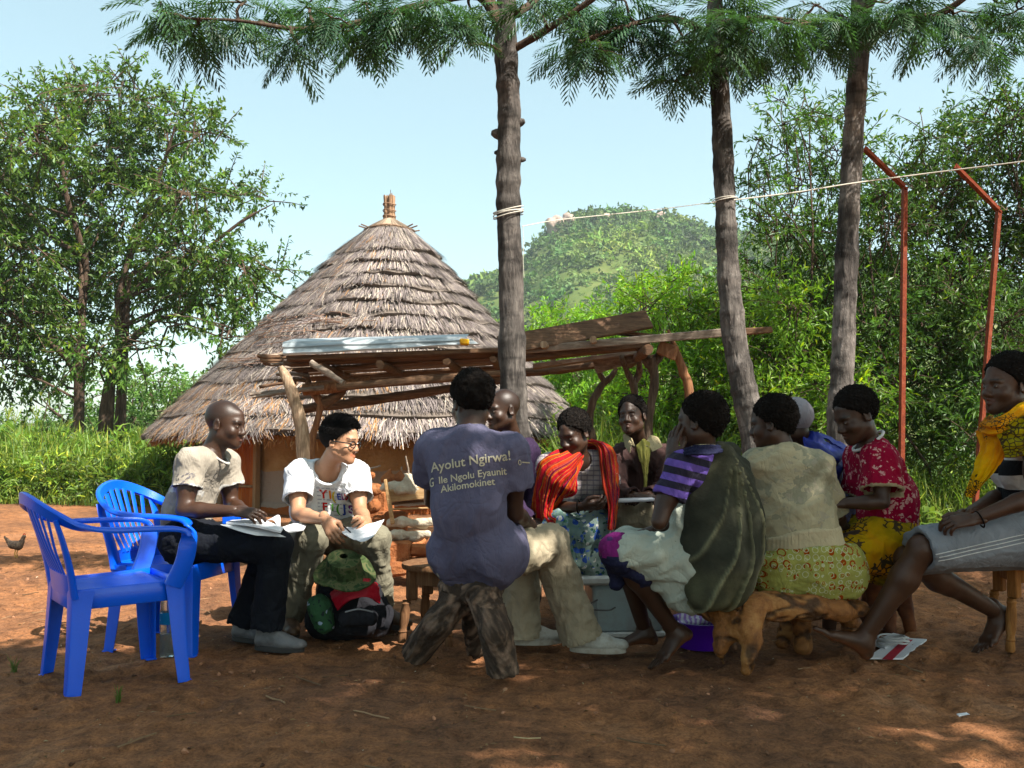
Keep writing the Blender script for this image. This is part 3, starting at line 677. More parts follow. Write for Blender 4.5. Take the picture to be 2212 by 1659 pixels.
def near_tree(path, radii, limbs, vis, over, label, vis_per=11, L=.34, knots=(), tone=1.0):
    base = path[0].copy(); base[2] = 0
    root = thing('tree', base, label, 'tree', 'slender trees standing over the group'); tk = MB()
    q = smoothpath(path, NTR); rr = .90 * np.interp(np.linspace(0, 1, NTR), np.linspace(0, 1, len(radii)), radii)
    bump = np.zeros(NTR)
    for i in range(22): c0 = RNG.integers(10, NTR - 10); bump += .008 * RNG.uniform(.3, 1) * np.exp(-((np.arange(NTR) - c0) / RNG.uniform(1.5, 4)) ** 2)
    V, F = sweep(q, rr + bump, 56 if NTR > 200 else 24, .010, 9, ridge=.007, off=base[0] * 3); qn = V * A(1, 1, .3); tn = 1 + .9 * fbm(V * A(1, 1, .6), 3.3, 4, 21) + 1.2 * np.clip(fbm(V, 7, 3, 2), -.3, 1)
    sc = np.clip(1 - np.abs(fbm(V * A(.25, .25, 1), 16, 3, 6)) * 9, 0, 1); tn = tn * (1 - .5 * sc); c_ = V - (0, 0, 0); tk.add(V, F, np.clip(tn, .3, 2.6)[:, None] * A(1, .98, .96) * tone)
    for (p, d, r_) in knots: 
        V, F = sweep([p - nrm(d) * .07, p - nrm(d) * .01, p + nrm(d) * r_ * .35], [r_ * 1.4, r_ * .9, r_ * .5], 9, .006, 20); tk.add(V, F)
    build('trunk', tk, BARK, root)
    for l in limbs:
        p = smoothpath([x for x, _ in l], 26); r_ = np.interp(np.linspace(0, 1, 26), np.linspace(0, 1, len(l)), [b for _, b in l])
        V, F = sweep(p, r_, 12, .005, 12, up=(0, 1, .1)); build('branch', MB().add(V, F), BARK2, root)
    tw = MB()
    for (c, r, w) in vis + over:
        src = q if not limbs else np.vstack([q[NTR // 3:]] + [smoothpath([x for x, _ in l], 26) for l in limbs])
        j = np.argmin(np.linalg.norm(src - c, axis=1) + 0 * src[:, 2]); V, F = limb(src[j], c, .014, .006, .02, 8, 5); tw.add(V, F)
        for k_ in range(3): V, F = limb(c, c + RNG.uniform(-.9, .9, 3) * r, .007, .003, 0, 5, 4); tw.add(V, F)
    tag(build('twigs', tw, BARK2, root), kind='stuff')
    mb = MB()
    if vis: V, F, C = fronds(vis, vis_per, L); mb.add(V, F, C)
    if over: V, F, C = fronds(over, OVER_PER, .62, .5, far=1); mb.add(V, F, C)
    tag(build('crown', mb, LFG, root, smooth=False), kind='stuff')
    return root
OVER_PER = 1.0; NTR = 340
def T(l, D): return [P(x, y, D + (d[0] if d else 0)) for x, y, *d in l]
def ov(L): return [(A(x, y, z), A(r, r, r * .55), w) for x, y, z, r, w in L]
near_tree(T([(1128, 1230), (1120, 1000), (1108, 820), (1104, 620), (1098, 420), (1100, 250), (1092, 80), (1098, -60, .1), (1108, -300, .1), (1112, -600, .1)], 6.0),
          [.105, .1, .092, .088, .082, .08, .078, .06, .04, .02],
          [[(P(1082, 60, 6), .04), (P(1030, -10, 6), .032), (P(900, 14, 5.9), .026), (P(760, 52, 5.8), .02), (P(640, 62, 5.7), .015), (P(520, 45, 5.6), .01), (P(400, 40, 5.5), .007)],
           [(P(1112, 105, 6), .028), (P(1180, 65, 5.9), .024), (P(1270, 5, 5.8), .02), (P(1400, -90, 5.6), .012)], [(P(1082, 40, 6), .034), (P(1040, -30, 6.1), .03), (P(960, -160, 6.2), .015)],
           [(P(1118, 30, 6), .03), (P(1165, -10, 6.2), .024), (P(1250, -120, 6.4), .014)]],
          px_clumps([(350, 22, 60, 18), (440, 45, 60, 22), (560, 45, 60, 22), (520, 5, 110, 20), (660, 15, 100, 26), (640, 90, 30, 16), (770, 60, 60, 26), (790, 5, 80, 20), (720, 40, 50, 24), (860, 30, 60, 26), (900, 60, 40, 20), (800, 85, 30, 18), (415, 75, 16, 10), (1015, 20, 40, 20), (1010, 60, 26, 14), (1150, 5, 40, 16), (930, 10, 40, 16)], 5.75, .3, 1, .7),
          ov([(1.3, 6.9, 6.6, .9, 6)]),
          'straight slender tree rising through the middle behind the man in the purple shirt', 9, .30,
          knots=[(P(1130, 262, 6), A(1, -.3, .2), .03), (P(1066, 287, 6), A(-1, -.3, .1), .035), (P(1134, 345, 6), A(1, 0, 0), .02), (P(1070, 330, 6), A(-1, -.2, 0), .02)])
near_tree(T([(1660, 1240), (1632, 960), (1612, 860), (1588, 740), (1575, 600), (1567, 450), (1560, 300), (1552, 150), (1545, 20), (1540, -200), (1530, -450)], 6.6),
          [.12, .105, .1, .09, .085, .08, .078, .072, .065, .045, .02],
          [[(P(1545, 80, 6.6), .03), (P(1450, 40, 6.4), .024), (P(1340, 60, 6.2), .016), (P(1250, 90, 6.1), .01)], [(P(1548, 50, 6.6), .03), (P(1650, 40, 6.5), .022), (P(1760, 50, 6.3), .012)], [(P(1542, 0, 6.6), .03), (P(1640, -120, 6.4), .012)], [(P(1550, 130, 6.6), .02), (P(1500, 150, 6.5), .012), (P(1450, 180, 6.4), .007)]],
          px_clumps([(1250, 60, 60, 34), (1225, 110, 36, 24), (1340, 60, 80, 40), (1300, 110, 60, 26), (1420, 40, 80, 36), (1430, 90, 80, 34), (1510, 60, 80, 44), (1530, 110, 60, 30), (1620, 60, 90, 44), (1610, 115, 70, 26), (1470, 165, 40, 30), (1490, 125, 50, 30), (1700, 50, 80, 34), (1680, 100, 60, 22), (1780, 60, 50, 30), (1340, 0, 120, 24), (1600, 0, 130, 24), (1760, 10, 70, 24), (1240, 0, 60, 20)], 6.35, .35, 1, .8),
          ov([(1.4, 6.6, 6.0, 1.1, 10), (3.0, 6.2, 6.2, 1.0, 9)]),
          'second slender tree, its trunk leaning left above the woman in green wrap', 8.5, .31,
          knots=[(P(1545, 298, 6.6), A(-1, -.2, 0), .03)], tone=1.25)
near_tree(T([(1806, 1240), (1812, 940), (1820, 780), (1826, 640), (1832, 480), (1842, 320), (1848, 220), (1856, 100), (1858, 0), (1850, -200), (1850, -450)], 6.9),
          [.105, .095, .092, .09, .086, .082, .08, .078, .07, .04, .02],
          [[(P(1868, 95, 6.9), .038), (P(1930, 50, 6.8), .032), (P(2020, 35, 6.6), .026), (P(2110, -20, 6.4), .018), (P(2200, -60, 6.3), .01)], [(P(1856, 50, 6.9), .045), (P(1900, -30, 6.8), .035), (P(1980, -150, 6.6), .015)], [(P(1846, 105, 6.9), .012), (P(1800, 85, 6.8), .008), (P(1750, 60, 6.7), .005)], [(P(2010, 30, 6.6), .010), (P(2070, 70, 6.5), .006), (P(2120, 95, 6.4), .004)]],
          px_clumps([(1930, 40, 60, 18), (1990, 60, 36, 18), (2060, 30, 70, 18), (2120, 90, 24, 16), (2160, 100, 24, 20), (1900, 5, 80, 20), (2150, 5, 70, 16), (2200, 20, 40, 20), (1800, 30, 50, 26), (1970, 5, 60, 16), (1800, 80, 24, 12)], 6.6, .3, 1, .8),
          ov([(3.8, 6.6, 5.8, 1.0, 9), (2.4, 7.0, 6.6, 1.0, 9)]),
          'third slender tree with pale bark at right above the woman in red blouse', 9, .31, tone=1.75)
def shade_tree(x, y, h, cl, label):
    pts = [A(x, y, -.1), A(x + .1, y, h * .3), A(x - .1, y + .1, h * .6), A(x, y, h)]
    near_tree(pts, [.16, .13, .1, .05], [], [], ov(cl), label)
OVER_PER = 1.0

hzm = bpy.data.materials.new('haze_air'); hzm.use_nodes = True; nt = hzm.node_tree; nt.nodes.remove(nt.nodes['Principled BSDF']); pv = nt.nodes.new('ShaderNodeVolumePrincipled')
pv.inputs['Color'].default_value = (.80, .92, 1.0, 1); pv.inputs['Density'].default_value = HAZE; pv.inputs['Anisotropy'].default_value = .2; nt.links.new(pv.outputs[0], nt.nodes['Material Output'].inputs['Volume'])
if HAZE: tag(build('haze', MB().add(*box((0, 200, 39.5), (880, 500, 85))), hzm, smooth=False), 'thin humid morning haze filling the valley air', 'haze', kind='stuff')
RNG = np.random.default_rng(11)
row = [(x, 1.15 + .12 * math.sin(x * 2.1), 5.05 + .15 * math.sin(x * 3), 1.0, 14 if x < 2.4 else 7) for x in np.arange(-2.2, 4.2, .85)]
SHADE_A = row[3:] + [(x, y, z, 1.15, w) for x, y, z, w in [(.9, .1, 5.5, 14), (2.3, -.2, 5.7, 14), (3.7, .1, 5.6, 4), (3.2, -1.4, 6.0, 10), (4.6, -1.0, 6.2, 3), (1.8, -1.5, 6.0, 10), (5.0, 1.5, 5.6, 3)]]
SHADE_B = [(x, y, z, 1.2, w) for x, y, z, w in [(5.4, .5, 6, 2), (5.6, 2.0, 5.6, 10), (6.5, -.3, 6.3, 8), (6.7, 1.1, 6.0, 5), (6.3, 2.9, 5.9, 10), (7.4, 2.4, 6.4, 9), (4.4, 2.2, 5.6, 9)]]
SHADE_C = row[:3] + [(x, y, z, 1.2, w) for x, y, z, w in [(-1.7, .0, 5.4, 11), (-.4, -.2, 5.6, 14), (.9, -.8, 5.8, 12), (.6, -1.3, 6.0, 11), (-2.5, -1.2, 5.6, 10), (-1.2, -1.8, 6.2, 10), (.3, -2.6, 6.4, 9)]]
OVER_PER = 1.7; NTR = 80
shade_tree(4.6, -.4, 6.4, SHADE_A, 'slender tree standing beside the camera, out of view on the right')
shade_tree(6.9, 1.6, 6.6, SHADE_B, 'slender tree standing out of view right of the stools')
shade_tree(-.6, -1.8, 6.2, SHADE_C, 'slender tree standing behind the camera')
# ------------------------------------------------------------------ thatched hut
RNG = np.random.default_rng(12)
def hut():
    CX, CY, AX = -2.16, 14.5, .22; RE, ZE, ZT, RT = 3.30, .98, 4.26, .30
    root = thing('thatched_hut', (CX, CY, 0), 'round mud hut with tall layered conical thatch roof behind the group', 'hut')
    wallm = NT('mud_wall'); z = wallm.sep(wallm.tc)[2]; n = wallm.noise(3, 5)
    c = wallm.ramp(n, [(.3, (.30, .17, .085)), (.6, (.42, .26, .14)), (.8, (.5, .34, .2))])
    zz = wallm.math('ADD', z, wallm.math('MULTIPLY', n, .12)); low = wallm.math('LESS_THAN', zz, .62); c = wallm.mix(low, c, (.34, .27, .22))
    base = wallm.math('LESS_THAN', zz, .15); c = wallm.mix(base, c, (.33, .12, .06)); wallm.color(c); wallm.bump(wallm.noise(18, 5), .03); wallm = wallm.fin(.95, .1)
    V, F = lathe([(2.62, -.1), (2.60, .13), (2.57, .15), (2.55, .6), (2.56, 1.2), (2.5, 1.62)], 96, (CX, CY, 0)); V += (fbm(V, 2.5, 3) * .03)[:, None] * nrm(A(1, 1, 0))
    build('mud_wall', MB().add(V, F[:, ::-1] if False else F), wallm, root)
    # door
    ang = math.atan2(-math.sqrt(2.55 ** 2 - 1.42 ** 2), -1.42); o = A(math.cos(ang), math.sin(ang), 0); tt = A(-math.sin(ang), math.cos(ang), 0); if_ = o * 2.58 + A(CX, CY, 0)
    dm = M('rusty_sheet', (.42, .13, .05), (.26, .07, .03), 8, .7, .3, c3=(.55, .22, .09), stretch=(1, 1, .2)); fm = M('door_wood', (.30, .19, .11), (.16, .1, .06), 12, .85, stretch=(1, 1, .15))
    w = .62; n = 40; u = np.linspace(-w / 2, w / 2, n); hgt = [.06, 1.42]; V = np.array([if_ + tt * a + o * (.05 + .012 * math.cos(a * 75)) + A(0, 0, h) for h in hgt for a in u]); i = np.arange(n - 1)
    dr = build('door', MB().add(V, np.stack([i, i + 1, i + 1 + n, i + n], 1)), dm, root)
    for a in (-w / 2 - .04, w / 2 + .04): build('door_post', MB().add(*beam(if_ + tt * a + o * .05 + A(0, 0, -.02), if_ + tt * a + o * .05 + A(0, 0, 1.5), .07, .08, up=o, bev=.01, j=.006)), fm, root)
    build('door_rail', MB().add(*beam(if_ - tt * w / 2 + o * .075 + A(0, 0, .35), if_ + tt * w / 2 + o * .075 + A(0, 0, .35), .06, .03, bev=.006)), fm, root)
    build('threshold', MB().add(*beam(if_ - tt * .4 + o * .1 + A(0, 0, .02), if_ + tt * .4 + o * .1 + A(0, 0, .02), .12, .07, bev=.01)), fm, root)
    # roof
    t = NT('thatch'); c = t.mix(1.0, t.ramp(t.noise(60, 3, .7, t.map((1, 1, .1))), [(.3, (.165, .148, .146)), (.7, (.345, .318, .305))]), t.tint(), 'MULTIPLY'); t.color(c); TH = t.fin(.85, .2)
    NTI = 13
    def prof(u):   # 0 top .. 1 eave
        return RT + (RE - RT) * u, ZT + (ZE - ZT) * (u ** .97) + .10 * math.sin(u * math.pi)
    def pos(th, u, lift):
        r = RT + (RE - RT) * u; z = ZT + (ZE - ZT) * u ** .97 + .05 * np.sin(u * np.pi)
        r = r + lift * .72; z = z + lift * .69
        return np.stack([CX + AX * (1 - u) + r * np.cos(th), CY + r * np.sin(th) * 1.0, z], -1)
    edges = [0] + list(np.linspace(.16, 1, NTI))
    for i in range(NTI):
        u0, u1 = edges[i], edges[i + 1]; n = 220; th = np.linspace(0, 2 * np.pi, n, endpoint=False)
        q = np.stack([np.cos(th) * 3, np.sin(th) * 3, np.full(n, i * 5.)], 1); wob = fbm(q, 1.2, 3) * .022; thick = .085 + fbm(q, 2, 2, 4) * .03
        thick = thick + .03 * (np.cos(th) > -.3); rows = [pos(th, np.full(n, max(u0 - .03, 0.0)), .0), pos(th, (u0 + u1) / 2 + wob, thick * .6), pos(th, u1 + wob, thick), pos(th, u1 + wob + .004, thick * .3), pos(th, u1 + wob - .03, -.03 + 0 * th)]
        if i == NTI - 1: rows.append(pos(th, u1 + wob - .30, -.14 + 0 * th))
        V = np.concatenate(rows); m = len(rows); a = np.arange(m - 1)[:, None] * n; b = np.arange(n)[None]; k = (b + 1) % n
        mb = MB(); mb.add(V, np.stack([a + b, a + n + b, a + n + k, a + k], -1).reshape(-1, 4), np.repeat(np.array([.7, .7, .6, .13, .10, .9][:m]), n)[:, None] * A(1, .9, .8))  # lip ends and undersides tinted dark, painting in the shade below each layer
        # straws
        r1 = RT + (RE - RT) * u1; N = int(2900 * (.35 + r1)); th = RNG.uniform(0, 2 * np.pi, N); front = np.sin(th) < .35; th = th[front | (RNG.random(N) < .25)]; N = len(th)
        q = np.stack([np.cos(th) * 3, np.sin(th) * 3, np.full(N, i * 5.)], 1); wob = fbm(q, 1.6, 4) * .034; thick = .105 + fbm(q, 2, 2, 4) * .05; rag = fbm(q, 14, 2, 8) * .018
        ue = np.where(RNG.random(N) < .35, u1, u0 + (u1 - u0) * RNG.uniform(.2, 1, N)) + wob + rag + RNG.normal(0, .006, N)
        L = RNG.uniform(.16, .42, N) / 4.6; us = np.maximum(ue - L, 0.0); f = np.clip((ue - u0) / (u1 - u0), 0, 1.05)
        dth = RNG.normal(0, .022, N) / (.3 + ue) + .04 * fbm(q, 2, 2, 2) ; left = np.cos(th) < -.2; dth = dth + np.where(left, RNG.normal(.02, .05, N), 0)
        lift0 = thick * f * .5 + .006; lift1 = (thick + .03 * (np.cos(th) > -.3)) * f + RNG.uniform(.0, .022, N) + np.where(RNG.random(N) < .06, RNG.uniform(0, .05, N), 0)
        a0 = pos(th, us, lift0); a2 = pos(th + dth, ue, lift1); a1 = (a0 + a2) / 2 + (pos(th, us, lift0 + .01) - a0)
        hang = np.where(f > .85, RNG.uniform(0, .045, N) * (2.2 if i == NTI - 1 else np.where(np.cos(th) < -.35, 1, .25)), 0); a2[:, 2] -= hang
        s = np.stack([-np.sin(th), np.cos(th), 0 * th], 1); w_ = RNG.uniform(.003, .0065, N)[:, None]
        V = np.stack([a0 - s * w_, a0 + s * w_, a1 - s * w_, a1 + s * w_, a2 - s * w_ * .5, a2 + s * w_ * .5], 1).reshape(-1, 3); j = np.arange(N)[:, None] * 6
        base_c = np.where((RNG.random(N) < .22)[:, None], A(1.8, 1.7, 1.5), np.where((RNG.random(N) < .3)[:, None], A(.45, .40, .38), A(.95, .88, .88)))
        warm = (RNG.random(N) < (.18 if i >= 10 else .035)) & (f > .6) & (np.cos(th) < .2); base_c = np.where(warm[:, None], A(1.7, 1.05, .55), base_c)  # orange bounce glow put into straw colour, mostly on the lower left layers
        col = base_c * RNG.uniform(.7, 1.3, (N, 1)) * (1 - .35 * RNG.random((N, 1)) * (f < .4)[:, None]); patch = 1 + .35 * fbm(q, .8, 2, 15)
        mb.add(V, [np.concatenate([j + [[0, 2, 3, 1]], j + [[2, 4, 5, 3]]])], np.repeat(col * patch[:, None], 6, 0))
        if i == NTI - 1:
            N = 6000; th = RNG.uniform(0, 2 * np.pi, N); u = RNG.uniform(.9, 1.0, N); a0 = pos(th, u, -.06 + 0 * th); a1 = pos(th, u + .015, -.10 + 0 * th) + rdir(N) * .04; s = rdir(N) * .007
            V = np.stack([a0 - s, a0 + s, a1 + s, a1 - s], 1).reshape(-1, 3); mb.add(V, np.arange(4 * N).reshape(N, 4), np.repeat(A(1.9, 1.15, .6) * RNG.uniform(.5, 1.3, (N, 1)), 4, 0))  # straws under the eave: orange light bounced off the ground, painted as tint
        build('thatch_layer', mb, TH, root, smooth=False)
    ax = A(CX + AX, CY, 0); mb = MB(); V, F = lathe([(.40, 4.20), (.38, 4.235), (.16, 4.37), (.1, 4.42)], 40, ax); mb.add(V, F, A(1, .9, .8))
    for i in range(700):
        a = RNG.uniform(0, 6.283); d = A(math.cos(a), math.sin(a), 0); p0 = ax + d * .09 + A(0, 0, 4.43); p1 = ax + d * (.36 + RNG.uniform(0, .06)) + A(0, 0, 4.235 + RNG.uniform(-.02, .02)); s = np.cross(d, (0, 0, 1)) * .005
        mb.add([p0 - s, p1 - s, p1 + s, p0 + s], [[0, 1, 2, 3]], A(1.3, 1.1, .85) * RNG.uniform(.5, 1.5))
    build('roof_cap', mb, TH, root, smooth=False)
    mb = MB()
    for i in range(150):
        a = RNG.uniform(0, 6.283); r = .085 * math.sqrt(RNG.random()); d = A(math.cos(a), math.sin(a), 0); V, F = sweep([ax + d * (r + .015) + A(0, 0, 4.39), ax + d * r * .95 + A(0, 0, 4.55), ax + d * (r * 1.05) + A(RNG.normal(0, .006), 0, 4.79 + RNG.normal(0, .018))], .008, 4)
        mb.add(V, F, A(1.6, 1.15, .8) * RNG.uniform(.5, 1.4))
    build('finial', mb, TH, root, smooth=False)
    for z_ in (4.47, 4.56, 4.66):
        th = np.linspace(0, 6.4, 30); V, F = sweep(np.stack([ax[0] + .101 * np.cos(th), ax[1] + .101 * np.sin(th), np.full(30, z_) + .01 * np.sin(th * 2)], 1), .009, 5); build('finial_tie', MB().add(V, F, A(1, .7, .5)), TH, root)
    V, F = sweep([ax + A(.01, 0, 4.75), ax + A(.015, 0, 4.90)], .005, 5); build('finial_stick', MB().add(V, F, A(.5, .4, .3)), TH, root)
    th = np.linspace(0, 6.4, 50); V, F = sweep(np.stack([ax[0] + .385 * np.cos(th), ax[1] + .385 * np.sin(th), np.full(50, 4.245) + .012 * np.sin(th * 3)], 1), .016, 6); mb = MB().add(V, F, A(1.1, .8, .6))
    for a in (200, 215, 340, 325, 100, 20): d = A(math.cos(rad(a)), math.sin(rad(a)), 0); V, F = sweep([ax + d * .3 + A(0, 0, 4.24), ax + d * .49 + A(0, 0, 4.285)], .012, 5); mb.add(V, F, A(.7, .5, .35))
    build('roof_ring', mb, TH, root)
    # loose vines and twigs lying on the roof
    mb = MB()
    for i in range(26):
        u = RNG.uniform(.5, .72); th = rad(RNG.uniform(222, 262)); p = [pos(np.array([th + k * RNG.uniform(-.09, .12)]), np.array([u + k * .012]), np.array([.13 + .06 * RNG.random()]))[0] for k in range(5)]
        V, F = sweep(smoothpath(p, 12), .005, 4); mb.add(V, F, A(1.0, .72, .58) * RNG.uniform(.4, 1.4))
    build('loose_vines', mb, TH, root)
hut()

# ------------------------------------------------------------------ wood materials, plank shelter
def wood(name, c1, c2, c3, sx=(8, .8, 8), b=.006):
    t = NT(name); v = t.map(sx); a = t.noise(5, 6, .7, v, .4); c = t.ramp(a, [(.3, c2), (.52, c1), (.72, c3)]); c = t.mix(.5, c, t.tint(), 'MULTIPLY'); t.color(c); t.bump(a, b, .9); return t.fin(.82, .25)
WGREY = wood('weathered_wood', (.26, .205, .165), (.11, .08, .06), (.46, .39, .32), (1.2, 9, 9))
WBRN = wood('brown_wood', (.15, .088, .055), (.055, .03, .02), (.27, .17, .105), (1.2, 9, 9))
WPOST = wood('post_wood', (.36, .26, .18), (.13, .085, .06), (.6, .48, .36), (9, 9, 1))
WRED = wood('reddish_post_wood', (.25, .125, .068), (.10, .045, .027), (.40, .24, .14), (9, 9, 1))
WDARK = wood('dark_post_wood', (.10, .07, .05), (.035, .024, .018), (.2, .15, .11), (9, 9, 1))
def shelter():
    root = thing('plank_shelter', (-.6, 7.8, 0), 'low open shelter of rough planks and forked posts in front of the hut', 'shelter')
    def pl(name, a, b, w, t, m, j=.006, up=(0, 0, 1), label=None, bow=0):
        a, b = np.asarray(a), np.asarray(b); build(name, MB().add(*beam(a, b, w, t, up, j, .006)), m, root, smooth=False, label=label)
    def pole(name, pts, r, m, label=None, n=24, seg=12):
        r = [x * (.68 if m is WDARK or m is WRED else .85) for x in r]; q = smoothpath(pts, n); V, F = sweep(q, np.interp(np.linspace(0, 1, n), np.linspace(0, 1, len(r)), r), seg, .01, 14, ridge=.004, up=(0, 1, .1)); build(name, MB().add(V, F), m, root, label=label)
    g = lambda x, D: A((x - 1106) / FD * D, D, -.05)
    # roof planks, running along the roof, front to back
    pl('plank', P(622, 776, 7.15), P(1100, 757, 7.15), .13, .035, WBRN)
    pl('plank', P(620, 786, 7.35), P(1090, 764, 7.3), .24, .03, WBRN)
    pl('plank', P(640, 800, 7.6), P(1110, 772, 7.5), .27, .03, WBRN)
    pl('plank', P(650, 806, 7.9), P(1120, 780, 7.8), .27, .03, WGREY)
    pl('plank', P(660, 818, 8.2), P(1120, 792, 8.1), .28, .03, WBRN)
    pl('plank', P(690, 826, 8.5), P(1105, 800, 8.4), .24, .03, WBRN)
    pl('plank', P(1080, 748, 7.2), P(1403, 690, 7.4), .19, .03, WBRN, up=(0, -.75, .6), label='wide tilted board rising to the right')
    pl('plank', P(1075, 762, 7.25), P(1565, 719, 7.2), .05, .06, WGREY)
    pl('plank', P(1560, 720, 7.2), P(1668, 713, 7.2), .05, .05, WBRN)
    pl('plank', P(1080, 776, 7.5), P(1400, 744, 7.5), .26, .06, WBRN)
    pl('plank', P(1330, 718, 7.5), P(1420, 727, 7.4), .14, .025, WBRN)
    pl('plank', P(1150, 792, 7.9), P(1390, 760, 7.9), .2, .04, WGREY)
    pl('plank', P(1285, 794, 8.0), P(1378, 768, 7.9), .06, .11, WGREY, .01)
    pl('plank', P(1185, 802, 8.3), P(1420, 770, 8.3), .08, .04, WBRN)
    # cross beams
    for x, y, D0, D1 in ((690, 793, 7.0, 8.9), (820, 787, 7.0, 8.9), (965, 781, 7.0, 8.9), (1065, 776, 7.1, 8.8)):
        a = P(x, y, D0); b = a + A(.05, D1 - D0, .01); pole('cross_pole', [a, (a + b) / 2, b], [.035, .04, .035], WBRN)
    for x, y, D in ((1174, 744, 7.05), (1281, 733, 7.05)):
        a = P(x, y, D); pole('cross_pole', [a, a + A(.1, .8, .02), a + A(.15, 1.7, .0)], [.034, .034, .03], WPOST)
    a = P(1395, 757, 7.2); pole('cross_pole', [a + A(0, -.1, 0), a + A(.03, .7, 0), a + A(.05, 1.5, 0)], [.05, .055, .05], WBRN)
    pole('long_beam', [P(728, 836, 7.1), P(900, 822, 7.1), P(1085, 806, 7.15)], [.035, .04, .032], WBRN)
    pole('long_beam', [P(645, 884, 8.0), P(850, 858, 8.0), P(1085, 820, 8.0)], [.045, .05, .04], WBRN)
    pole('long_beam', [P(1085, 806, 8.4), P(1200, 800, 8.4), P(1330, 780, 8.4), P(1420, 775, 8.4)], [.04, .045, .05, .04], WBRN)
    pole('long_beam', [P(655, 842, 7.4), P(720, 836, 7.4), P(800, 822, 7.4)], [.07, .075, .06], WRED)
    # posts
    pole('post', [P(606, 792, 7.0), P(618, 815, 7.0), P(632, 852, 7.0), P(648, 905, 7.0), P(655, 970, 7.0), g(668, 7.0)], [.03, .045, .052, .055, .06, .065], WPOST, 'pale crooked post at the left front')
    pole('post', [P(698, 862, 7.5), P(690, 890, 7.5), P(683, 920, 7.5), P(674, 965, 7.5), g(664, 7.5)], [.045, .042, .04, .04, .045], WRED)
    pole('post_fork', [P(695, 872, 7.5), P(678, 850, 7.5), P(665, 825, 7.6), P(660, 806, 7.7)], [.05, .05, .04, .035], WRED)
    pole('post_fork', [P(698, 872, 7.5), P(718, 862, 7.5), P(738, 846, 7.5), P(742, 830, 7.5)], [.055, .05, .045, .03], WBRN)
    pole('brace', [P(672, 784, 6.95), P(700, 800, 6.9), P(742, 827, 6.85)], [.03, .03, .028], WGREY)
    pole('post', [P(1306, 822, 8.1), P(1292, 845, 8.1), P(1279, 872, 8.1), P(1274, 920, 8.1), P(1281, 960, 8.1), g(1284, 8.1)], [.04, .045, .05, .05, .055, .06], WDARK)
    pole('post_fork', [P(1304, 826, 8.1), P(1296, 808, 8.1), P(1290, 790, 8.1), P(1289, 780, 8.1)], [.04, .035, .035, .03], WDARK)
    pole('post_fork', [P(1304, 828, 8.1), P(1322, 812, 8.1), P(1332, 795, 8.1)], [.04, .035, .03], WDARK)
    pole('post', [P(1367, 822, 7.9), P(1371, 850, 7.9), P(1373, 900, 7.9), g(1378, 7.9)], [.05, .045, .05, .055], WDARK)
    pole('post_fork', [P(1368, 828, 7.9), P(1356, 806, 7.9), P(1345, 780, 7.8), P(1343, 768, 7.8)], [.045, .04, .035, .03], WDARK)
    pole('post_fork', [P(1368, 828, 7.9), P(1380, 806, 7.9), P(1382, 775, 7.8)], [.045, .04, .035], WDARK)
    pole('post', [P(1402, 776, 7.5), P(1412, 800, 7.5), P(1413, 835, 7.5), P(1405, 885, 7.5), P(1401, 930, 7.5), g(1399, 7.5)], [.085, .055, .05, .052, .055, .06], WDARK)
    pole('post_fork', [P(1404, 790, 7.5), P(1390, 768, 7.5), P(1376, 750, 7.4)], [.055, .05, .035], WDARK)
    pole('post_fork', [P(1408, 790, 7.5), P(1424, 768, 7.5), P(1427, 748, 7.4)], [.055, .05, .035], WDARK)
    pole('post', [P(1443, 712, 7.3), P(1453, 738, 7.3), P(1465, 770, 7.3), P(1477, 806, 7.3), P(1490, 866, 7.3), g(1505, 7.3)], [.018, .034, .045, .05, .055, .06], WRED, 'leaning peeled orange-brown post at the right end')
    pl('bracket', P(1425, 752, 7.3), P(1462, 764, 7.25), .1, .1, WRED, .01)
    # sticks at the left end
    for (x0, y0, x1, y1) in ((540, 853, 660, 842), (545, 858, 700, 838), (560, 836, 640, 826), (590, 778, 660, 768), (585, 788, 668, 786), (600, 796, 672, 792), (575, 770, 640, 765), (596, 808, 668, 812), (600, 822, 660, 822)):
        D0 = 7.3 + RNG.uniform(-.1, .5); pole('stick', [P(x0, y0, D0), P((x0 + x1) / 2, (y0 + y1) / 2 - 2, D0 + .05), P(x1, y1, D0 + .1)], [.014, .02, .022], WGREY if RNG.random() < .6 else WBRN, n=10, seg=8)
    for (x0, y0) in ((556, 768), (562, 776), (570, 782)): pole('stick', [P(x0, y0, 7.5), P(x0 + 20, y0 + 4, 7.5), P(x0 + 50, y0 + 3, 7.5)], [.016, .026, .018], WBRN, n=10, seg=8)
    # metal sheet lying on the front planks
    t = NT('galvanised'); n = t.noise(6, 5, .6, t.map((.4, 3, 3))); t.color(t.ramp(n, [(.35, (.34, .38, .40)), (.65, (.58, .62, .64))])); t.b.inputs['Metallic'].default_value = .35; t.bump(n, .004); GAL = t.fin(.5, .5)
    a0, b0 = P(611, 739, 7.1), P(1008, 728, 7.1); a1, b1 = P(612, 768, 7.02), P(1038, 744, 7.02); m, n = 9, 30; V = []
    for i in range(m):
        u = i / (m - 1); off = A(0, -.018, .0) * (1 if i in (2, 3, 6, 7) else 0)
        for k in range(n): w = k / (n - 1); V.append((a0 + (b0 - a0) * w) * (1 - u) + (a1 + (b1 - a1) * w) * u + off + A(0, 0, .003 * math.sin(w * 17 + i)))
    V = np.array(V); ii = np.arange(m - 1)[:, None] * n + np.arange(n - 1)[None]; F = np.stack([ii, ii + n, ii + n + 1, ii + 1], -1).reshape(-1, 4)
    mb = MB().add(V, F); V2 = V + A(0, .006, .0); mb.add(V2, F[:, ::-1])
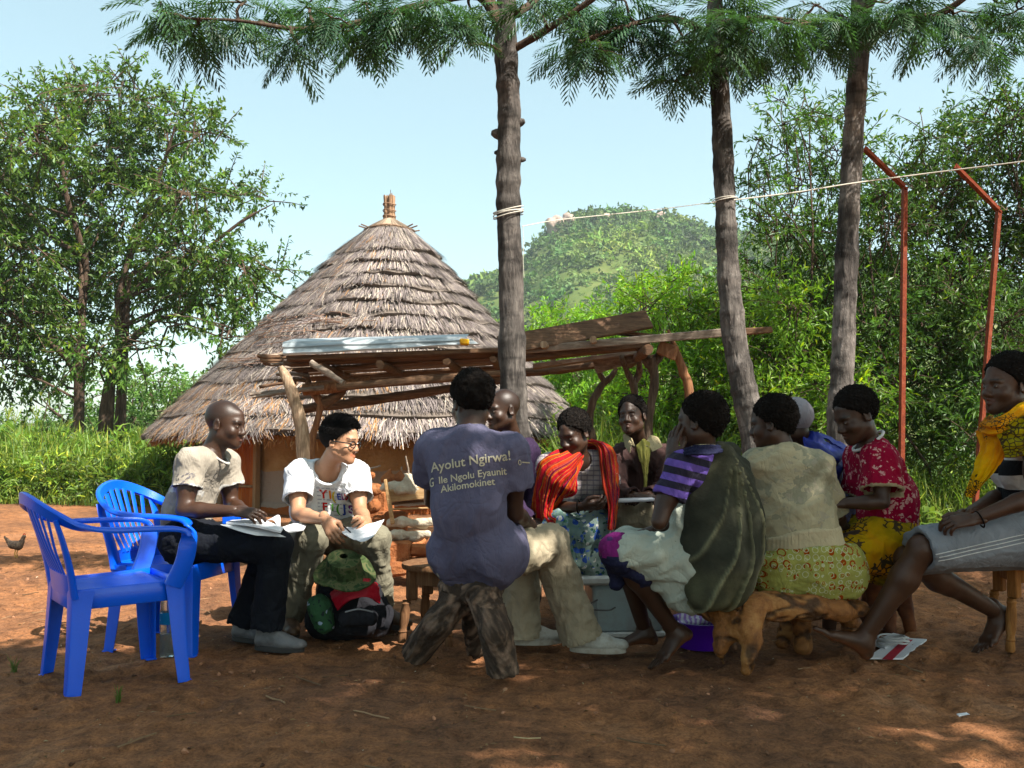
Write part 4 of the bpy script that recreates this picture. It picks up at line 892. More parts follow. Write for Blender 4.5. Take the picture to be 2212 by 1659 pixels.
    q = np.array([(a0 + A(0, .0, 0)), b0, b0 + A(0, .35, .06), a0 + A(0, .35, .06)]); mb.add(q, [[0, 1, 2, 3]]); build('metal_sheet', mb, GAL, root, smooth=False, label='folded galvanised sheet lying along the front edge')
    ym = M('yellow_plastic', (.7, .38, .03), (.5, .25, .02), 20, .5); build('yellow_cap', MB().add(*box(P(1003, 738, 7.0), (.07, .05, .045), j=.006, bev=.008)), ym, root, label='yellow scrap at the right end of the sheet')
shelter()

# ------------------------------------------------------------------ heap of bricks, boards and sacks
BRK = M('mud_brick', (.34, .15, .08), (.22, .09, .05), 9, .95, .1, bump=.02, bscale=25, c3=(.42, .22, .13), tint=True)
SACK = M('dirty_sack', (.62, .55, .44), (.40, .33, .25), 6, .9, .15, bump=.015, bscale=30, c3=(.75, .7, .6))
def blob(name, pts, r, mat, k=.03, h=.008, amp=.012, ns=9, parent=None, label=None, flat=None):
    f = Field()
    for (a, b, ra, rb) in pts: f.rc(a, b, ra, rb, k, flat=flat)
    V, F = f.solve(h); N = vnormals(V, F); V = V + N * (fbm(V, ns, 3) * amp + np.abs(fbm(V, ns * .6, 2, 9)) * amp * -1.4)[:, None]; return build(name, MB().add(V, F), mat, parent)
def heap():
    kk = 0; BL = ['mud brick half hidden behind the largest brick of the heap', 'mud brick at the back right of the heap, behind the round stool', 'upright mud brick left of the pale side board', 'leftmost mud brick of the heap, beside the white shirted man', 'mud brick under the brown stones at the left of the heap', 'mud brick nearest to the purple T-shirt, right end of the heap', 'low mud brick peeping out beside the round stool seat', 'flat mud brick just above the two big bricks, under the cloth']
    def brick(px, py, D, s=(.26, .13, .11), rz=0, z=None, lab=''):
        c = P(px, py, D); X = A(math.cos(rz), math.sin(rz), 0); Y = A(-math.sin(rz), math.cos(rz), 0)
        V, F = box(c, s, X, Y, j=.008, bev=.02); N = len(V); o = build('mud_brick', MB().add(V, F, A(1, 1, 1) * RNG.uniform(.75, 1.3)), BRK, smooth=False); tag(o, lab, 'brick', 'mud bricks heaped behind the stool')
    D = 6.7
    rows = [(862, 1192, D - .1, (.17, .14, .15), .1, 'big rough mud brick on the heap right of the white shirted man'), (908, 1188, D - .1, (.14, .12, .09), -.2, 'mud brick at the right of the big rough one, by the round stool'), (858, 1229, D - .2, (.15, .13, .09), .05, 'lowest mud brick, under the big rough one'),
            (905, 1222, D - .15, (.16, .12, .11), .3, 'lower mud brick behind the round stool top')]
    for r in rows: brick(r[0], r[1], r[2], r[3], r[4], lab=r[5])
    for (x, y, dz, s) in [(880, 1200, .3, (.25, .2, .24)), (925, 1205, .3, (.22, .2, .2)), (845, 1140, .35, (.2, .2, .24)), (800, 1130, .5, (.22, .2, .3)), (818, 1090, .5, (.2, .16, .22)), (950, 1200, .2, (.2, .2, .25)), (980, 1225, .1, (.24, .2, .14)), (850, 1165, .2, (.3, .2, .08))]:
        brick(x, y, D + dz, s, RNG.uniform(-.5, .5), lab=BL[kk]); kk += 1
    # stones
    for (x, y, r, lab) in [(808, 1060, .07, 'brown stone high on the left of the heap'), (800, 1095, .08, 'brown stone low on the left of the heap'), (825, 1125, .06, 'small stone under the leaning plank'), (798, 1030, .045, 'small stone on top of the left side of the heap')]:
        c = P(x, y, D + .25); o = blob('stone', [(c - A(r * .4, 0, 0), c + A(r * .4, 0, r * .2), r * .8, r * .65)], r, BRK, .03, .012, .02, 9); tag(o, lab, 'stone', 'stones on the heap')
    # wooden box frame
    root = thing('wooden_tray', P(880, 1085, D), 'broken wooden tray with a pale side board lying on the heap', 'wooden tray'); LW = wood('pale_board', (.5, .33, .18), (.32, .19, .1), (.66, .48, .3), (1.2, 9, 9))
    for (x0, y0, x1, y1, w, t_, dd) in [(838, 1072, 935, 1062, .02, .09, -.05), (842, 1100, 935, 1096, .02, .012, -.06), (832, 1035, 848, 1132, .05, .025, -.1), (836, 1060, 930, 1048, .02, .02, .12)]:
        a, b = P(x0, y0, D + dd), P(x1, y1, D + dd); build('board', MB().add(*beam(a, b, w, t_, (0, 0, 1), .003, .004)), LW, root, smooth=False)
    a = P(838, 1078, D - .03); b = P(935, 1068, D - .03); build('bottom_board', MB().add(*beam(a + A(0, .2, -.04), b + A(0, .2, -.04), .34, .02, bev=.004)), WBRN, root, smooth=False)
    c = P(880, 1048, D); o = blob('sack', [(c - A(.16, 0, .02), c + A(.0, .02, .02), .05, .065), (c + A(0, 0, .03), c + A(.14, .05, 0), .06, .045), (c - A(.05, .05, .03), c + A(.1, -.03, -.03), .05, .04)], 0, SACK, .03, .009, .022, 11); tag(o, 'crumpled pale sack lying on the wooden tray', 'sack')
    c = P(845, 1022, D); o = blob('brown_bag', [(c - A(.03, 0, .03), c + A(.0, 0, .03), .03, .012), (c + A(.05, 0, -.03), c + A(.07, 0, .02), .03, .012), (c - A(.05, 0, .04), c + A(.08, 0, -.04), .035, .035)], 0, BRK, .02, .007, .012, 14); tag(o, 'small brown bag with peaked corners on top of the sack', 'bag')
    for (x, y, s, lab) in [(885, 1130, 1.0, 'flattened pale sack on the lower part of the heap'), (872, 1158, 1.15, 'wide dirty cloth spread at the bottom of the heap above the bricks')]:
        c = P(x, y, D - .05); o = blob('sack', [(c - A(.14 * s, 0, .0), c + A(.15 * s, .0, .01), .035, .03), (c + A(-.06, -.02, .02), c + A(.1 * s, .02, -.015), .035, .03)], 0, SACK, .03, .008, .02, 12); tag(o, lab, 'sack')
    for i, (x0, y0, x1, y1) in enumerate([(876, 985, 884, 1040), (868, 1008, 860, 1040), (800, 1012, 822, 1006), (905, 1155, 930, 1150)]):
        V, F = sweep([P(x0, y0, D), P((x0 + x1) / 2 + 2, (y0 + y1) / 2, D), P(x1, y1, D)], .007, 6); tag(build('stick', MB().add(V, F), WGREY), ['thin upright stick poking out of the sack', 'short stick left of the upright one on the heap', 'level stick on the left of the heap', 'stick lying across the lower cloth'][i], 'stick', 'sticks in the heap')
heap()
# pile of stones and rubble at the right behind the woman in orange scarf
def rubble():
    L = [(1990, 1085, .10, 'reddish stone on the ground behind the gray skirt'), (2050, 1066, .13, 'largest grey stone in the rubble right of the yellow skirt'), (2090, 1055, .10, 'grey slab of rubble beside the orange scarf'), (2020, 1105, .10, 'brown stone at the front of the rubble, above the gray skirt'), (1965, 1095, .08, 'small stone next to the red blouse'), (2075, 1085, .11, 'stone low in the rubble at the right')]
    for x, y, r, lab in L:
        c = G(x, y + 60); c[2] = r * .3; o = blob('stone', [(c - A(r * 1.1, 0, 0), c + A(r * .9, .06, r * .15), r * .55, r * .45), (c - A(0, .05, r * .2), c + A(r * .5, .1, .1 * r), r * .7, r * .6)], r, M('rubble', (.25, .19, .15), (.12, .09, .07), 6, .9, bump=.02) , .03, .016, .02, 9); tag(o, lab, 'stone', 'rubble at the right')
rubble()

# ------------------------------------------------------------------ rusty fence posts and rope
RUST = M('red_oxide', (.26, .075, .045), (.16, .045, .03), 14, .75, .2, bump=.003, bscale=60, c3=(.34, .13, .09))
def angle_iron(pts, w, up, mat, parent, name):
    a, b = pts; x, y, z = frame(b - a, up); L = np.linalg.norm(b - a); t = .006; mb = MB()
    mb.add(*box((a + b) / 2 + z * (w / 2), (w, L, t), x, y, z)); mb.add(*box((a + b) / 2 + x * (w / 2 - t / 2 - .0005), (t, L, w - t * 1.2), x, y, z)); build(name, mb, mat, parent, smooth=False)
for (b, m, tp, D, lab) in [((1946, 1195), (1957, 402), (1872, 320), 7.2, 'left rusty angle iron post with its arm bent left, behind the red blouse'), ((2095, 1195), (2161, 452), (2068, 358), 7.2, 'right rusty angle iron post, leaning, behind the orange scarf')]:
    B0 = P(b[0], b[1], D); B0[2] = -.1; m_ = P(m[0], m[1], D); t_ = P(tp[0], tp[1], D - .25); root = thing('fence_post', (B0[0], B0[1], 0), lab, 'metal post', 'rusty angle iron fence posts')
    angle_iron((B0, m_), .05, (0, 1, 0), RUST, root, 'upright'); angle_iron((m_ + nrm(m_ - t_) * .015, t_), .05, (0, 1, 0), RUST, root, 'bent_arm')
    V, F = sweep(smoothpath([m_ + A(-.02, -.045, .02), m_ + A(.02, -.05, -.02), m_ + A(.03, -.04, .01)], 8), .003, 5); build('wire', MB().add(V, F), WGREY, root)
ROPE = M('rope', (.72, .68, .6), (.5, .46, .4), 90, .8)
def rope(pts, r, name='rope', n=60):
    V, F = sweep(smoothpath(pts, n), r, 6, up=(0, 1, .2)); return build(name, MB().add(V, F), ROPE)
def loops(c, r, n, dz, name, lab, cat, tilt=.1):
    th = np.linspace(0, 2 * np.pi * n, 30 * n); p = np.stack([c[0] + r * np.cos(th), c[1] + r * np.sin(th), c[2] + dz * th / 6.283 + tilt * r * np.sin(th + 1) + .006 * np.sin(th * 1.3)], 1)
    V, F = sweep(p, .0035, 5); tag(build(name, MB().add(V, F), ROPE), lab, cat)
o = rope([P(1585, 432, 6.5), P(1720, 415, 6.55), P(1840, 396, 6.6), P(1960, 380, 6.7), P(2080, 365, 6.6), P(2230, 346, 6.4), P(2400, 322, 6.2)], .0045); tag(o, 'pale rope stretched from the second trunk past the rusty posts', 'rope')
o = rope([P(1128, 489, 6.0), P(1200, 476, 6.1), P(1320, 463, 6.25), P(1440, 450, 6.4), P(1548, 436, 6.55)], .003); tag(o, 'thin rope strung between the first and second trunk', 'rope')
loops(P(1098, 468, 6.0), .098, 4, .012, 'rope_wrap', 'turns of rope wound round the first trunk', 'rope', .2)
loops(P(1566, 434, 6.6), .088, 2, .006, 'rope_wrap', 'rope tied round the second trunk', 'rope', .1)
o = rope([P(1129, 489, 5.98), P(1131, 520, 5.98), P(1130, 560, 5.98), P(1132, 600, 5.98)], .0018, n=12); tag(o, 'loose rope end hanging beside the first trunk', 'rope')

# ------------------------------------------------------------------ hen
def hen():
    c = G(34, 1204); s = 1.0; f = Field(); f.rc(c + A(.03, 0, .15), c + A(-.05, 0, .16), .06, .05, .02).rc(c + A(.07, 0, .19), c + A(.09, 0, .25), .035, .022, .02).el(c + A(.10, 0, .265), np.eye(3), (.026, .02, .022), .01).rc(c + A(-.09, 0, .19), c + A(-.15, 0, .26), .03, .012, .02).rc(c + A(.12, 0, .262), c + A(.14, 0, .255), .007, .002, .004)
    f.el(c + A(-.01, -.045, .16), np.eye(3), (.06, .02, .035), .01).el(c + A(-.01, .045, .16), np.eye(3), (.06, .02, .035), .01)
    root = thing('hen', c, 'speckled brown hen standing in the shadow at the far left', 'hen'); V, F = f.solve(.006); V += vnormals(V, F) * (fbm(V, 60, 2) * .004)[:, None]
    build('body', MB().add(V, F), M('hen_feather', (.16, .11, .08), (.04, .03, .03), 45, .8, c3=(.34, .26, .2)), root); lm = M('hen_leg', (.5, .35, .1)); 
    for y in (-.025, .025):
        mb = MB().add(*sweep([c + A(.01, y, .11), c + A(.0, y, .05), c + A(.01, y, .0)], .006, 6))
        for a in (-.5, 0, .5): mb.add(*sweep([c + A(.01, y, .004), c + A(.01 + .04 * math.cos(a), y + .04 * math.sin(a), .002)], .003, 5))
        build('leg', mb, lm, root)
    V, F = sweep(smoothpath([c + A(.085, 0, .282), c + A(.1, 0, .3), c + A(.118, 0, .286)], 6), .006, 6, ell=(.5, 1)); build('comb', MB().add(V, F), M('comb_red', (.5, .03, .02)), root); root.scale = (.66, .66, .66)
HEN = None
hen()
# ------------------------------------------------------------------ people
RNG = np.random.default_rng(13)
def rotf(f, u=(0, 0, 1)):
    """rows: right, forward, up"""
    f = nrm(f); r = nrm(np.cross(f, u)); return np.stack([r, f, np.cross(r, f)])
def head_mesh(c, f, u, s=1.0, eyes=True, female=False, lips=1.0, asian=False, neck=None, h=.0042, shaved=False):
    R = rotf(f, u); w = lambda x, y, z: c + s * (A(x, y, z) @ R); F_ = Field(); F_.BIG = .04
    rc = lambda a, b, ra, rb, k=.012, op=1, **q: F_.rc(w(*a), w(*b), ra * s, rb * s, k * s, op, **q)
    el = lambda a, r3, k=.012, op=1: F_.el(w(*a), R, [x * s for x in r3], k * s, op)
    el((0, -.016, .036), (.074, .094, .083), .02); el((0, .022, -.025), (.060, .070, .082), .02)
    rc((-.044, .002, -.058), (-.012, .066, -.096), .021, .018, .03); rc((.044, .002, -.058), (.012, .066, -.096), .021, .018, .03); el((0, .070, -.098), (.020, .016, .015), .015)
    el((0, .045, -.07), (.038, .042, .032), .02)
    rc((-.034, .076, .014), (.034, .076, .014), .0125, .0125, .018); rc((0, .066, .05), (0, .076, .02), .025, .02, .025)
    for q in (-1, 1):
        el((q * .030, .101, -.006), (.017, .022, .012), .014, -1)
        el((q * .040, .060, -.036), (.021, .022, .022), .022)
        el((q * .030, .0735, -.006), (.0145, .0145, .0125), .004)
        rc((q * .012, .097, -.041), (q * .013, .09, -.041), .0095 if not asian else .0075, .009, .008)
        el((q * .077, -.006, -.008), (.007, .019, .031), .006); el((q * .083, -.002, -.004), (.005, .010, .017), .004, -1); rc((q * .08, -.012, -.028), (q * .081, .006, -.026), .006, .005, .004)
    rc((0, .084, .006), (0, .104 if not asian else .100, -.034), .0085, .0125, .012); el((0, .106 if not asian else .10, -.038), (.012, .009, .009), .006)
    L = lips; rc((-.019, .080, -.0655), (0, .090 + .004 * L, -.0585), .0035 * L + .001, .0070 * L, .006); rc((.019, .080, -.0655), (0, .090 + .004 * L, -.0585), .0035 * L + .001, .0070 * L, .006)
    rc((-.016, .080, -.072), (0, .089 + .004 * L, -.0735), .0035 * L, .0080 * L, .006); rc((.016, .080, -.072), (0, .089 + .004 * L, -.0735), .0035 * L, .0080 * L, .006)
    rc((-.021, .090, -.0700), (0, .099, -.0655), .0022, .0024, .003, -1); rc((.021, .090, -.0700), (0, .099, -.0655), .0022, .0024, .003, -1)
    if neck is not None: F_.rc(w(0, -.02, -.055), neck, .053 * s * (.9 if female else 1), .058 * s * (.9 if female else 1), .03)
    V, F = F_.solve(h); q = (V - c) @ R.T / s; T_ = np.ones((len(V), 3))
    lip = (np.abs(q[:, 0]) < .026) & (q[:, 1] > .076) & (np.abs(q[:, 2] + .0655) < .015 * (1 - .5 * np.abs(q[:, 0]) / .026)); T_[lip] = (1.25, .95, .95) if not asian else (.95, .74, .74)
    scalp = (q[:, 2] > .03) & (q[:, 1] < .05); 
    lid = (np.abs(np.abs(q[:, 0]) - .03) < .018) & (np.abs(q[:, 2] - .006) < .006) & (q[:, 1] > .06); T_[lid] = .7
    hl = (q - A(0, .066, .062)) @ (A(0, .67, -.74)); ed = np.clip((hl + .012) / .020, 0, 1); ed = np.where((q[:, 2] > -.03) | (q[:, 1] < -.02), ed, 1); T_ = T_ * (.28 + .72 * ed[:, None] if not shaved else .55 + .45 * ed[:, None])
    brow = (np.abs(np.abs(q[:, 0]) - .03) < .019) & (np.abs(q[:, 2] - .019) < .004) & (q[:, 1] > .06); T_[brow] = .25 if asian else .4
    return V, F, T_, R, w
def hair_mesh(c, R, s, thick=.012, noise=.004, ns=170, k=0, back=0.0, front=0.0, h=.0046, fuzz=0):
    w = lambda x, y, z: c + s * (A(x, y, z) @ R); f = Field(); f.BIG = .04
    f.BIG = .04; clip = [(w(0, .066 + front, .062), A(0, .67, -.74) @ R)]
    f.el(w(0, -.017 - thick * .35, .037 + thick * .25), R, [(.0755 + thick * .85) * s, (.0955 + thick * .75) * s, (.0845 + thick) * s], .01, 1, clip)
    for q in (-1, 1): f.rc(w(q * .068, .008, .02), w(q * .069, .006, .002), .009 * s, .005 * s, .01)
    if back: f.rc(w(0, -.07, 0), w(0, -.085, -.05), .05 * s, back * s, .03)
    V, F = f.solve(h); N = vnormals(V, F); d = fbm(V, ns, 2, 3) * noise + np.abs(fbm(V, ns * .4, 2, 9)) * noise; return V + N * d[:, None], F
def hand_field(w, d, n, side, curl=.5, spread=.12, s=1.0, thumb=.5, f=None):
    """side +1: right hand; d: towards the fingers, n: back of the hand"""
    d = nrm(d); n = nrm(n - d * np.dot(n, d)); t = np.cross(n, d) * side; f = f or Field(); f.BIG = .03
    cu = curl if hasattr(curl, '__len__') else [curl] * 4
    pt = lambda a, b, c_: w + s * (t * a + d * b + n * c_)
    f.rc(pt(0, -.03, 0), pt(0, .015, 0), .026 * s, .027 * s, .015, flat=(n, .72))
    f.rc(pt(.010, .02, 0), pt(.016, .072, 0), .024 * s, .020 * s, .012, flat=(n, .6)); f.rc(pt(-.010, .02, 0), pt(-.018, .068, 0), .022 * s, .019 * s, .012, flat=(n, .6))
    for i, (o, L, r) in enumerate([(.027, .072, .0088), (.0095, .080, .0092), (-.009, .074, .0088), (-.026, .058, .0078)]):
        p = pt(o, .082 - .012 * abs(i - 1.2) * .5, 0); sp = spread * (1.3 - i) ; a = 0
        for j, (fr, cc) in enumerate([(.46, .7), (.30, 1.0), (.24, .75)]):
            a += cu[i] * cc; dr = nrm((d + t * sp * .7) * math.cos(a) - n * math.sin(a)); q = p + dr * L * fr * s; f.rc(p, q, r * s * (1 - .08 * j), r * s * (.93 - .08 * j), .004); p = q
    p = pt(.022, .018, -.006); a = pt(.045, .045, -.012 - .02 * thumb); b = pt(.052 - .02 * thumb, .075, -.022 - .025 * thumb); e = pt(.046 - .03 * thumb, .098, -.03 - .025 * thumb)
    f.rc(p, a, .017 * s, .0125 * s, .01); f.rc(a, b, .0115 * s, .0105 * s, .004); f.rc(b, e, .0105 * s, .0085 * s, .003)
    return f, n
def foot_field(an, td, un, med, s=1.0):
    """bare foot; med: unit vector towards the big toe side"""
    f = Field(); f.BIG = .04; td = nrm(td); un = nrm(un - td * np.dot(un, td)); sd = np.cross(td, un); sd = sd * (1 if np.dot(sd, med) > 0 else -1)
    pt = lambda a, b, c_: an + s * (sd * a + td * b + un * c_)
    f.rc(pt(0, 0, .03), pt(0, -.005, -.02), .037 * s, .036 * s, .02); f.rc(pt(0, -.025, -.03), pt(0, -.035, -.05), .032 * s, .029 * s, .02)
    f.rc(pt(.004, .0, -.02), pt(.012, .10, -.052), .034 * s, .022 * s, .03); f.rc(pt(-.012, .0, -.04), pt(-.022, .11, -.062), .026 * s, .016 * s, .02)
    f.rc(pt(.024, .12, -.057), pt(-.028, .11, -.063), .019 * s, .014 * s, .02)
    for i, (o, L, r) in enumerate([(.027, .058, .0125), (.010, .054, .0088), (-.004, .046, .0083), (-.017, .038, .008), (-.029, .030, .0078)]):
        b = pt(o, .132 - .006 * i, -.062); e = pt(o * 1.12, .132 - .006 * i + L, -.067); f.rc(b, (b + e) / 2 + un * .003, r * s, r * s, .006); f.rc((b + e) / 2 + un * .003, e, r * s, r * s * .9, .003)
    return f, un
def cloth(V, F, amp=.008, s=7, dirn=None, ridge=.6, off=0, st=.78):
    q = V.copy()
    if dirn is not None: dn = nrm(dirn); q = q - np.outer(q @ dn, dn) * st
    q = q + .25 * np.stack([fbm(V, 4, 2, off + 1), fbm(V, 4, 2, off + 5), fbm(V, 4, 2, off + 9)], 1) * .25
    n1 = 1 - np.abs(fbm(q, s, 2, off)) * 5; n2 = fbm(q, s * 2.3, 3, off + 3); n3 = 1 - np.abs(fbm(q, s * 2.1, 2, off + 13)) * 6; n4 = 1 - np.abs(fbm(V, s * 1.3, 2, off + 23)) * 7
    return V + vnormals(V, F) * (.72 * amp * (ridge * np.clip(n1, -.6, 1) + .5 * n2 + .5 * np.clip(n3, -.5, 1) + .4 * np.clip(n4, -.3, 1) - .2))[:, None]
def shoe(an, td, un, s, mats, parent, L=.27, name='shoe', lab=None):
    td = nrm(td); un = nrm(un - td * np.dot(un, td)); sd = np.cross(td, un); pt = lambda a, b, c_: an + s * (sd * a + td * b + un * c_)
    f = Field(); cl = [(pt(0, 0, -.072), -un)]
    f.rc(pt(0, -.015, -.045), pt(0, .10, -.05), .042 * s, .043 * s, .02, clip=cl, flat=(un, .9)); f.rc(pt(0, .10, -.055), pt(0, L - .095, -.058), .044 * s, .036 * s, .02, clip=cl, flat=(un, .7)); f.rc(pt(0, -.01, .005), pt(0, .07, -.035), .040 * s, .034 * s, .02)
    f.rc(pt(0, -.015, .02), pt(0, -.01, .06), .034 * s, .034 * s, .006, -1)
    V, F = f.solve(.0065); V = V + vnormals(V, F) * (fbm(V, 30, 2) * .003)[:, None]; sh = build(name, MB().add(V, F), mats[0], parent, label=lab)
    n = 28; th = np.linspace(0, 2 * np.pi, n, endpoint=False); b = (L / 2 - .01) * np.cos(th); a = .045 * np.sin(th) * (1 + .12 * np.cos(th)); rows = []
    for z, k in ((-.066, .97), (-.070, 1.03), (-.090, 1.03), (-.093, .96)): rows.append(np.array([pt(x * k, (y + L / 2 - .065) * 1.0 + (k - 1) * y, z) for x, y in zip(a, b)]))
    V = np.concatenate(rows + [[pt(0, L / 2 - .065, -.066)], [pt(0, L / 2 - .065, -.093)]]); i = np.arange(3)[:, None] * n; j = np.arange(n)[None]; k = (j + 1) % n
    Q = np.stack([i + j, i + k, i + n + k, i + n + j], -1).reshape(-1, 4); j = j[0]; k = k[0]; T_ = np.concatenate([np.stack([k, j, np.full(n, 4 * n)], 1), np.stack([3 * n + j, 3 * n + k, np.full(n, 4 * n + 1)], 1)])
    build('sole', MB().add(V, [Q[:, ::-1], T_[:, ::-1]]), mats[1], sh, smooth=False)
    if len(mats) > 2:
        mb = MB()
        for i in range(5):
            y = .045 + i * .022; z = -.002 - i * .009
            mb.add(*sweep(smoothpath([pt(-.028, y, z - .012), pt(0, y + .006, z + .004), pt(.028, y, z - .012)], 7), .0035 * s, 5))
        build('laces', mb, mats[2], sh)
    return sh

def skinmat(name, c1, c2, rough=.46):
    t = NT(name); c = t.mix(1.0, t.ramp(t.noise(9, 5, .65), [(.3, c2), (.65, c1)]), t.tint(), 'MULTIPLY'); t.color(c); t.bump(t.noise(260, 2), .0012, .5)
    t.b.inputs['Subsurface Weight'].default_value = .06; t.b.inputs['Subsurface Radius'].default_value = (.01, .004, .002); return t.fin(rough, .38)
SK1 = skinmat('deep_brown_skin', (.060, .030, .019), (.040, .019, .012)); SK2 = skinmat('brown_skin', (.085, .042, .026), (.055, .026, .016)); SKA = skinmat('light_tan_skin', (.50, .29, .19), (.42, .22, .14), .5)
HAIRM = M('black_hair', (.010, .008, .007), (.005, .004, .004), 60, .95, .08, c3=(.022, .017, .014))
HAIRB = M('straight_black_hair', (.010, .009, .009), (.005, .005, .005), 60, .85, .08)
EYEW = M('eye_white', (.24, .20, .17), (.2, .17, .14), 5, .3, .4); EYED = M('eye_iris', (.01, .006, .004), rough=.1, spec=.6)

class Human:
    def __init__(s, label, J, hf, hu=(0, 0, 1), sc=1.0, skin=SK1, fem=False, group=None, hold=None):
        s.s = sc; s.J = {k: (P(*v) if not isinstance(v[2], str) else v) for k, v in J.items()}; J = s.J; s.skin = skin; s.fem = fem
        def so(ch, pa, L):
            if ch in J and isinstance(J[ch][2], str): J[ch] = reach(J[pa], J[ch][0], J[ch][1], L * sc, J[ch][2] == 'n')
        for q in 'LR':
            so('el' + q, 'sh' + q, .285); so('wr' + q, 'el' + q, .255); so('kn' + q, 'hp' + q, .43); so('an' + q, 'kn' + q, .41)
        hp = (J['hpL'] + J['hpR']) / 2; J.setdefault('hip', hp); s.up = nrm(J['neck'] - J['hip']); s.right = nrm((J['shR'] - J['shL']) - s.up * np.dot(J['shR'] - J['shL'], s.up)); s.front = np.cross(s.up, s.right)
        s.root = thing('person', (float(J['hip'][0]), float(J['hip'][1]), 0), label, 'person', group); s.hf, s.hu = hf, hu; s.body = MB(); s.hands = []
        if DEBUG:
            g = lambda a, b: round(float(np.linalg.norm(J[a] - J[b])), 2) if a in J and b in J else None
            print(label[:40], 'ua', g('shL', 'elL'), g('shR', 'elR'), 'fa', g('elL', 'wrL'), g('elR', 'wrR'), 'th', g('hpL', 'knL'), g('hpR', 'knR'), 'sn', g('knL', 'anL'), g('knR', 'anR'), 'torso', g('hip', 'neck'), 'sh', g('shL', 'shR'), 'hd', g('neck', 'head'), 'hip z', round(J['hip'][2], 2), [(k, round(J[k][2], 2)) for k in J if k[:2] == 'an'])
    def mid(s, t, off=0.0): 
        J = s.J; m = J.get('mid', (J['hip'] + J['neck']) / 2 - s.front * .01); 
        p = (J['hip'] * (1 - 2 * t) + m * 2 * t) if t < .5 else (m * (2 - 2 * t) + J['neck'] * (2 * t - 1)); return p + s.front * off
    def torso(s, f, e=0.0, belly=.115, chest=.140, hipr=.115, lo=0.02, fl=.70, clip=None, sh=.056, k=.05, bust=0):
        c = s.s; J = s.J; fr = (s.front, fl); W = np.linalg.norm(J['shR'] - J['shL']) / 2
        for d in (-1, 1):
            o = s.right * d * .045 * c
            f.rc(s.mid(lo) + o, s.mid(.42) + o * .8, (hipr - .02) * c + e, (belly - .025) * c + e, k, clip=clip, flat=(s.front, fl + .08)); f.rc(s.mid(.42) + o * .8, s.mid(.76) + o * 1.25, (belly - .025) * c + e, (chest - .045) * c + e, k, clip=clip, flat=fr)
            if bust: f.el(s.mid(.64) + s.front * .075 * c + s.right * d * .07 * c, np.stack([s.right, s.front, s.up]), [x * c + e for x in (.06, .055, .06)], .03, clip=clip)
        f.rc(J['shL'] - s.up * .01, J['shR'] - s.up * .01, sh * c + e, sh * c + e, .05, clip=clip)
        for q in 'LR': f.rc(s.mid(.95), J['sh' + q] * .65 + s.mid(.95) * .35, .052 * c + e, .047 * c + e, .04, clip=clip)
        return f
    def build_body(s, eyes=True, arms='LR', legs='', hair='short', feet='', lips=1.0, asian=False, curl=None, thick=.012, hnoise=.004, closed=False, hair_s=170, back=0, front=0, armr=1.0):
        c = s.s; J = s.J; f = Field(); s.torso(f)
        hcR = rotf(s.hf, s.hu); f.rc(s.mid(.97), J['head'] + c * (A(0, -.02, -.06) @ hcR), .058 * c * (.92 if s.fem else 1), .05 * c * (.9 if s.fem else 1), .03)
        ar = c * armr * (.88 if s.fem else 1)
        for q in 'LR':
            if 'el' + q in J:
                f.rc(J['sh' + q], J['el' + q], .052 * ar, .037 * ar, .02); f.rc(J['sh' + q] * .5 + J['el' + q] * .5, J['sh' + q] * .45 + J['el' + q] * .55, .044 * ar, .044 * ar, .03)
                m = J['el' + q] * .7 + J['wr' + q] * .3; f.rc(J['el' + q], m, .037 * ar, .039 * ar, .015); f.rc(m, J['wr' + q], .039 * ar, .026 * ar, .015)
            if q in legs:
                m = J['kn' + q] * .68 + J['an' + q] * .32; bk = nrm(np.cross(J['an' + q] - J['kn' + q], s.right)); f.rc(J['hp' + q], J['kn' + q], .085 * c, .056 * c, .03); f.rc(J['kn' + q], m, .054 * c, .050 * c, .02); f.rc(m, J['an' + q], .050 * c, .033 * c, .03)
                tdir = s.calf.get(q, A(0, 0, 0)); f.rc(m + tdir * .018 * c, J['kn' + q] * .55 + J['an' + q] * .45 + tdir * .015 * c, .045 * c, .036 * c, .03)
        V, F = f.solve(.0125); s.body.add(V, F)
        V, F, T_, R, w = head_mesh(J['head'], s.hf, s.hu, c, eyes, s.fem, lips, asian, s.mid(1.0), shaved=(hair == 'shaved')); s.R = R; s.w = w; s.body.add(V, F, T_)
        for q, spec in s.hands_spec.items():
            hf_, n = hand_field(J['wr' + q], spec['d'], spec['n'], 1 if q == 'R' else -1, spec.get('curl', .5), spec.get('spread', .12), c * (.94 if s.fem else 1.02), spec.get('thumb', .5))
            V, F = hf_.solve(.0042); N = vnormals(V, F); pal = np.clip(-(N @ n) * 1.6 - .3, 0, 1)[:, None] * (0 if asian else 1); s.body.add(V, F, 1 + pal * A(1.9, 1.6, 1.5))
        for q, spec in getattr(s, 'feet_spec', {}).items():
            ff, un = foot_field(J['an' + q], spec['t'], spec['u'], spec['m'], c); V, F = ff.solve(.005); N = vnormals(V, F); so = np.clip(-(N @ un) * 1.6 - .2, 0, 1)[:, None]; s.body.add(V, F, 1 + so * A(2.2, 1.7, 1.4))
        b = build('body', s.body, s.skin, s.root); s.bodyo = b
        if hair == 'short': V, F = hair_mesh(J['head'], R, c, thick, hnoise, hair_s, back=back, front=front); hm = MB().add(V, F); V2 = V; N = vnormals(V, F); up_ = np.where((N @ nrm(s.hf) < .5))[0]; ix = RNG.choice(up_, 2600); Vf, Ff = leaves(V[ix] - N[ix] * .002, N[ix] * .7 + rdir(2600), rdir(2600), RNG.uniform(.006, .012, 2600), .003, .2); hm.add(Vf, Ff); build('hair', hm, HAIRM, s.root)
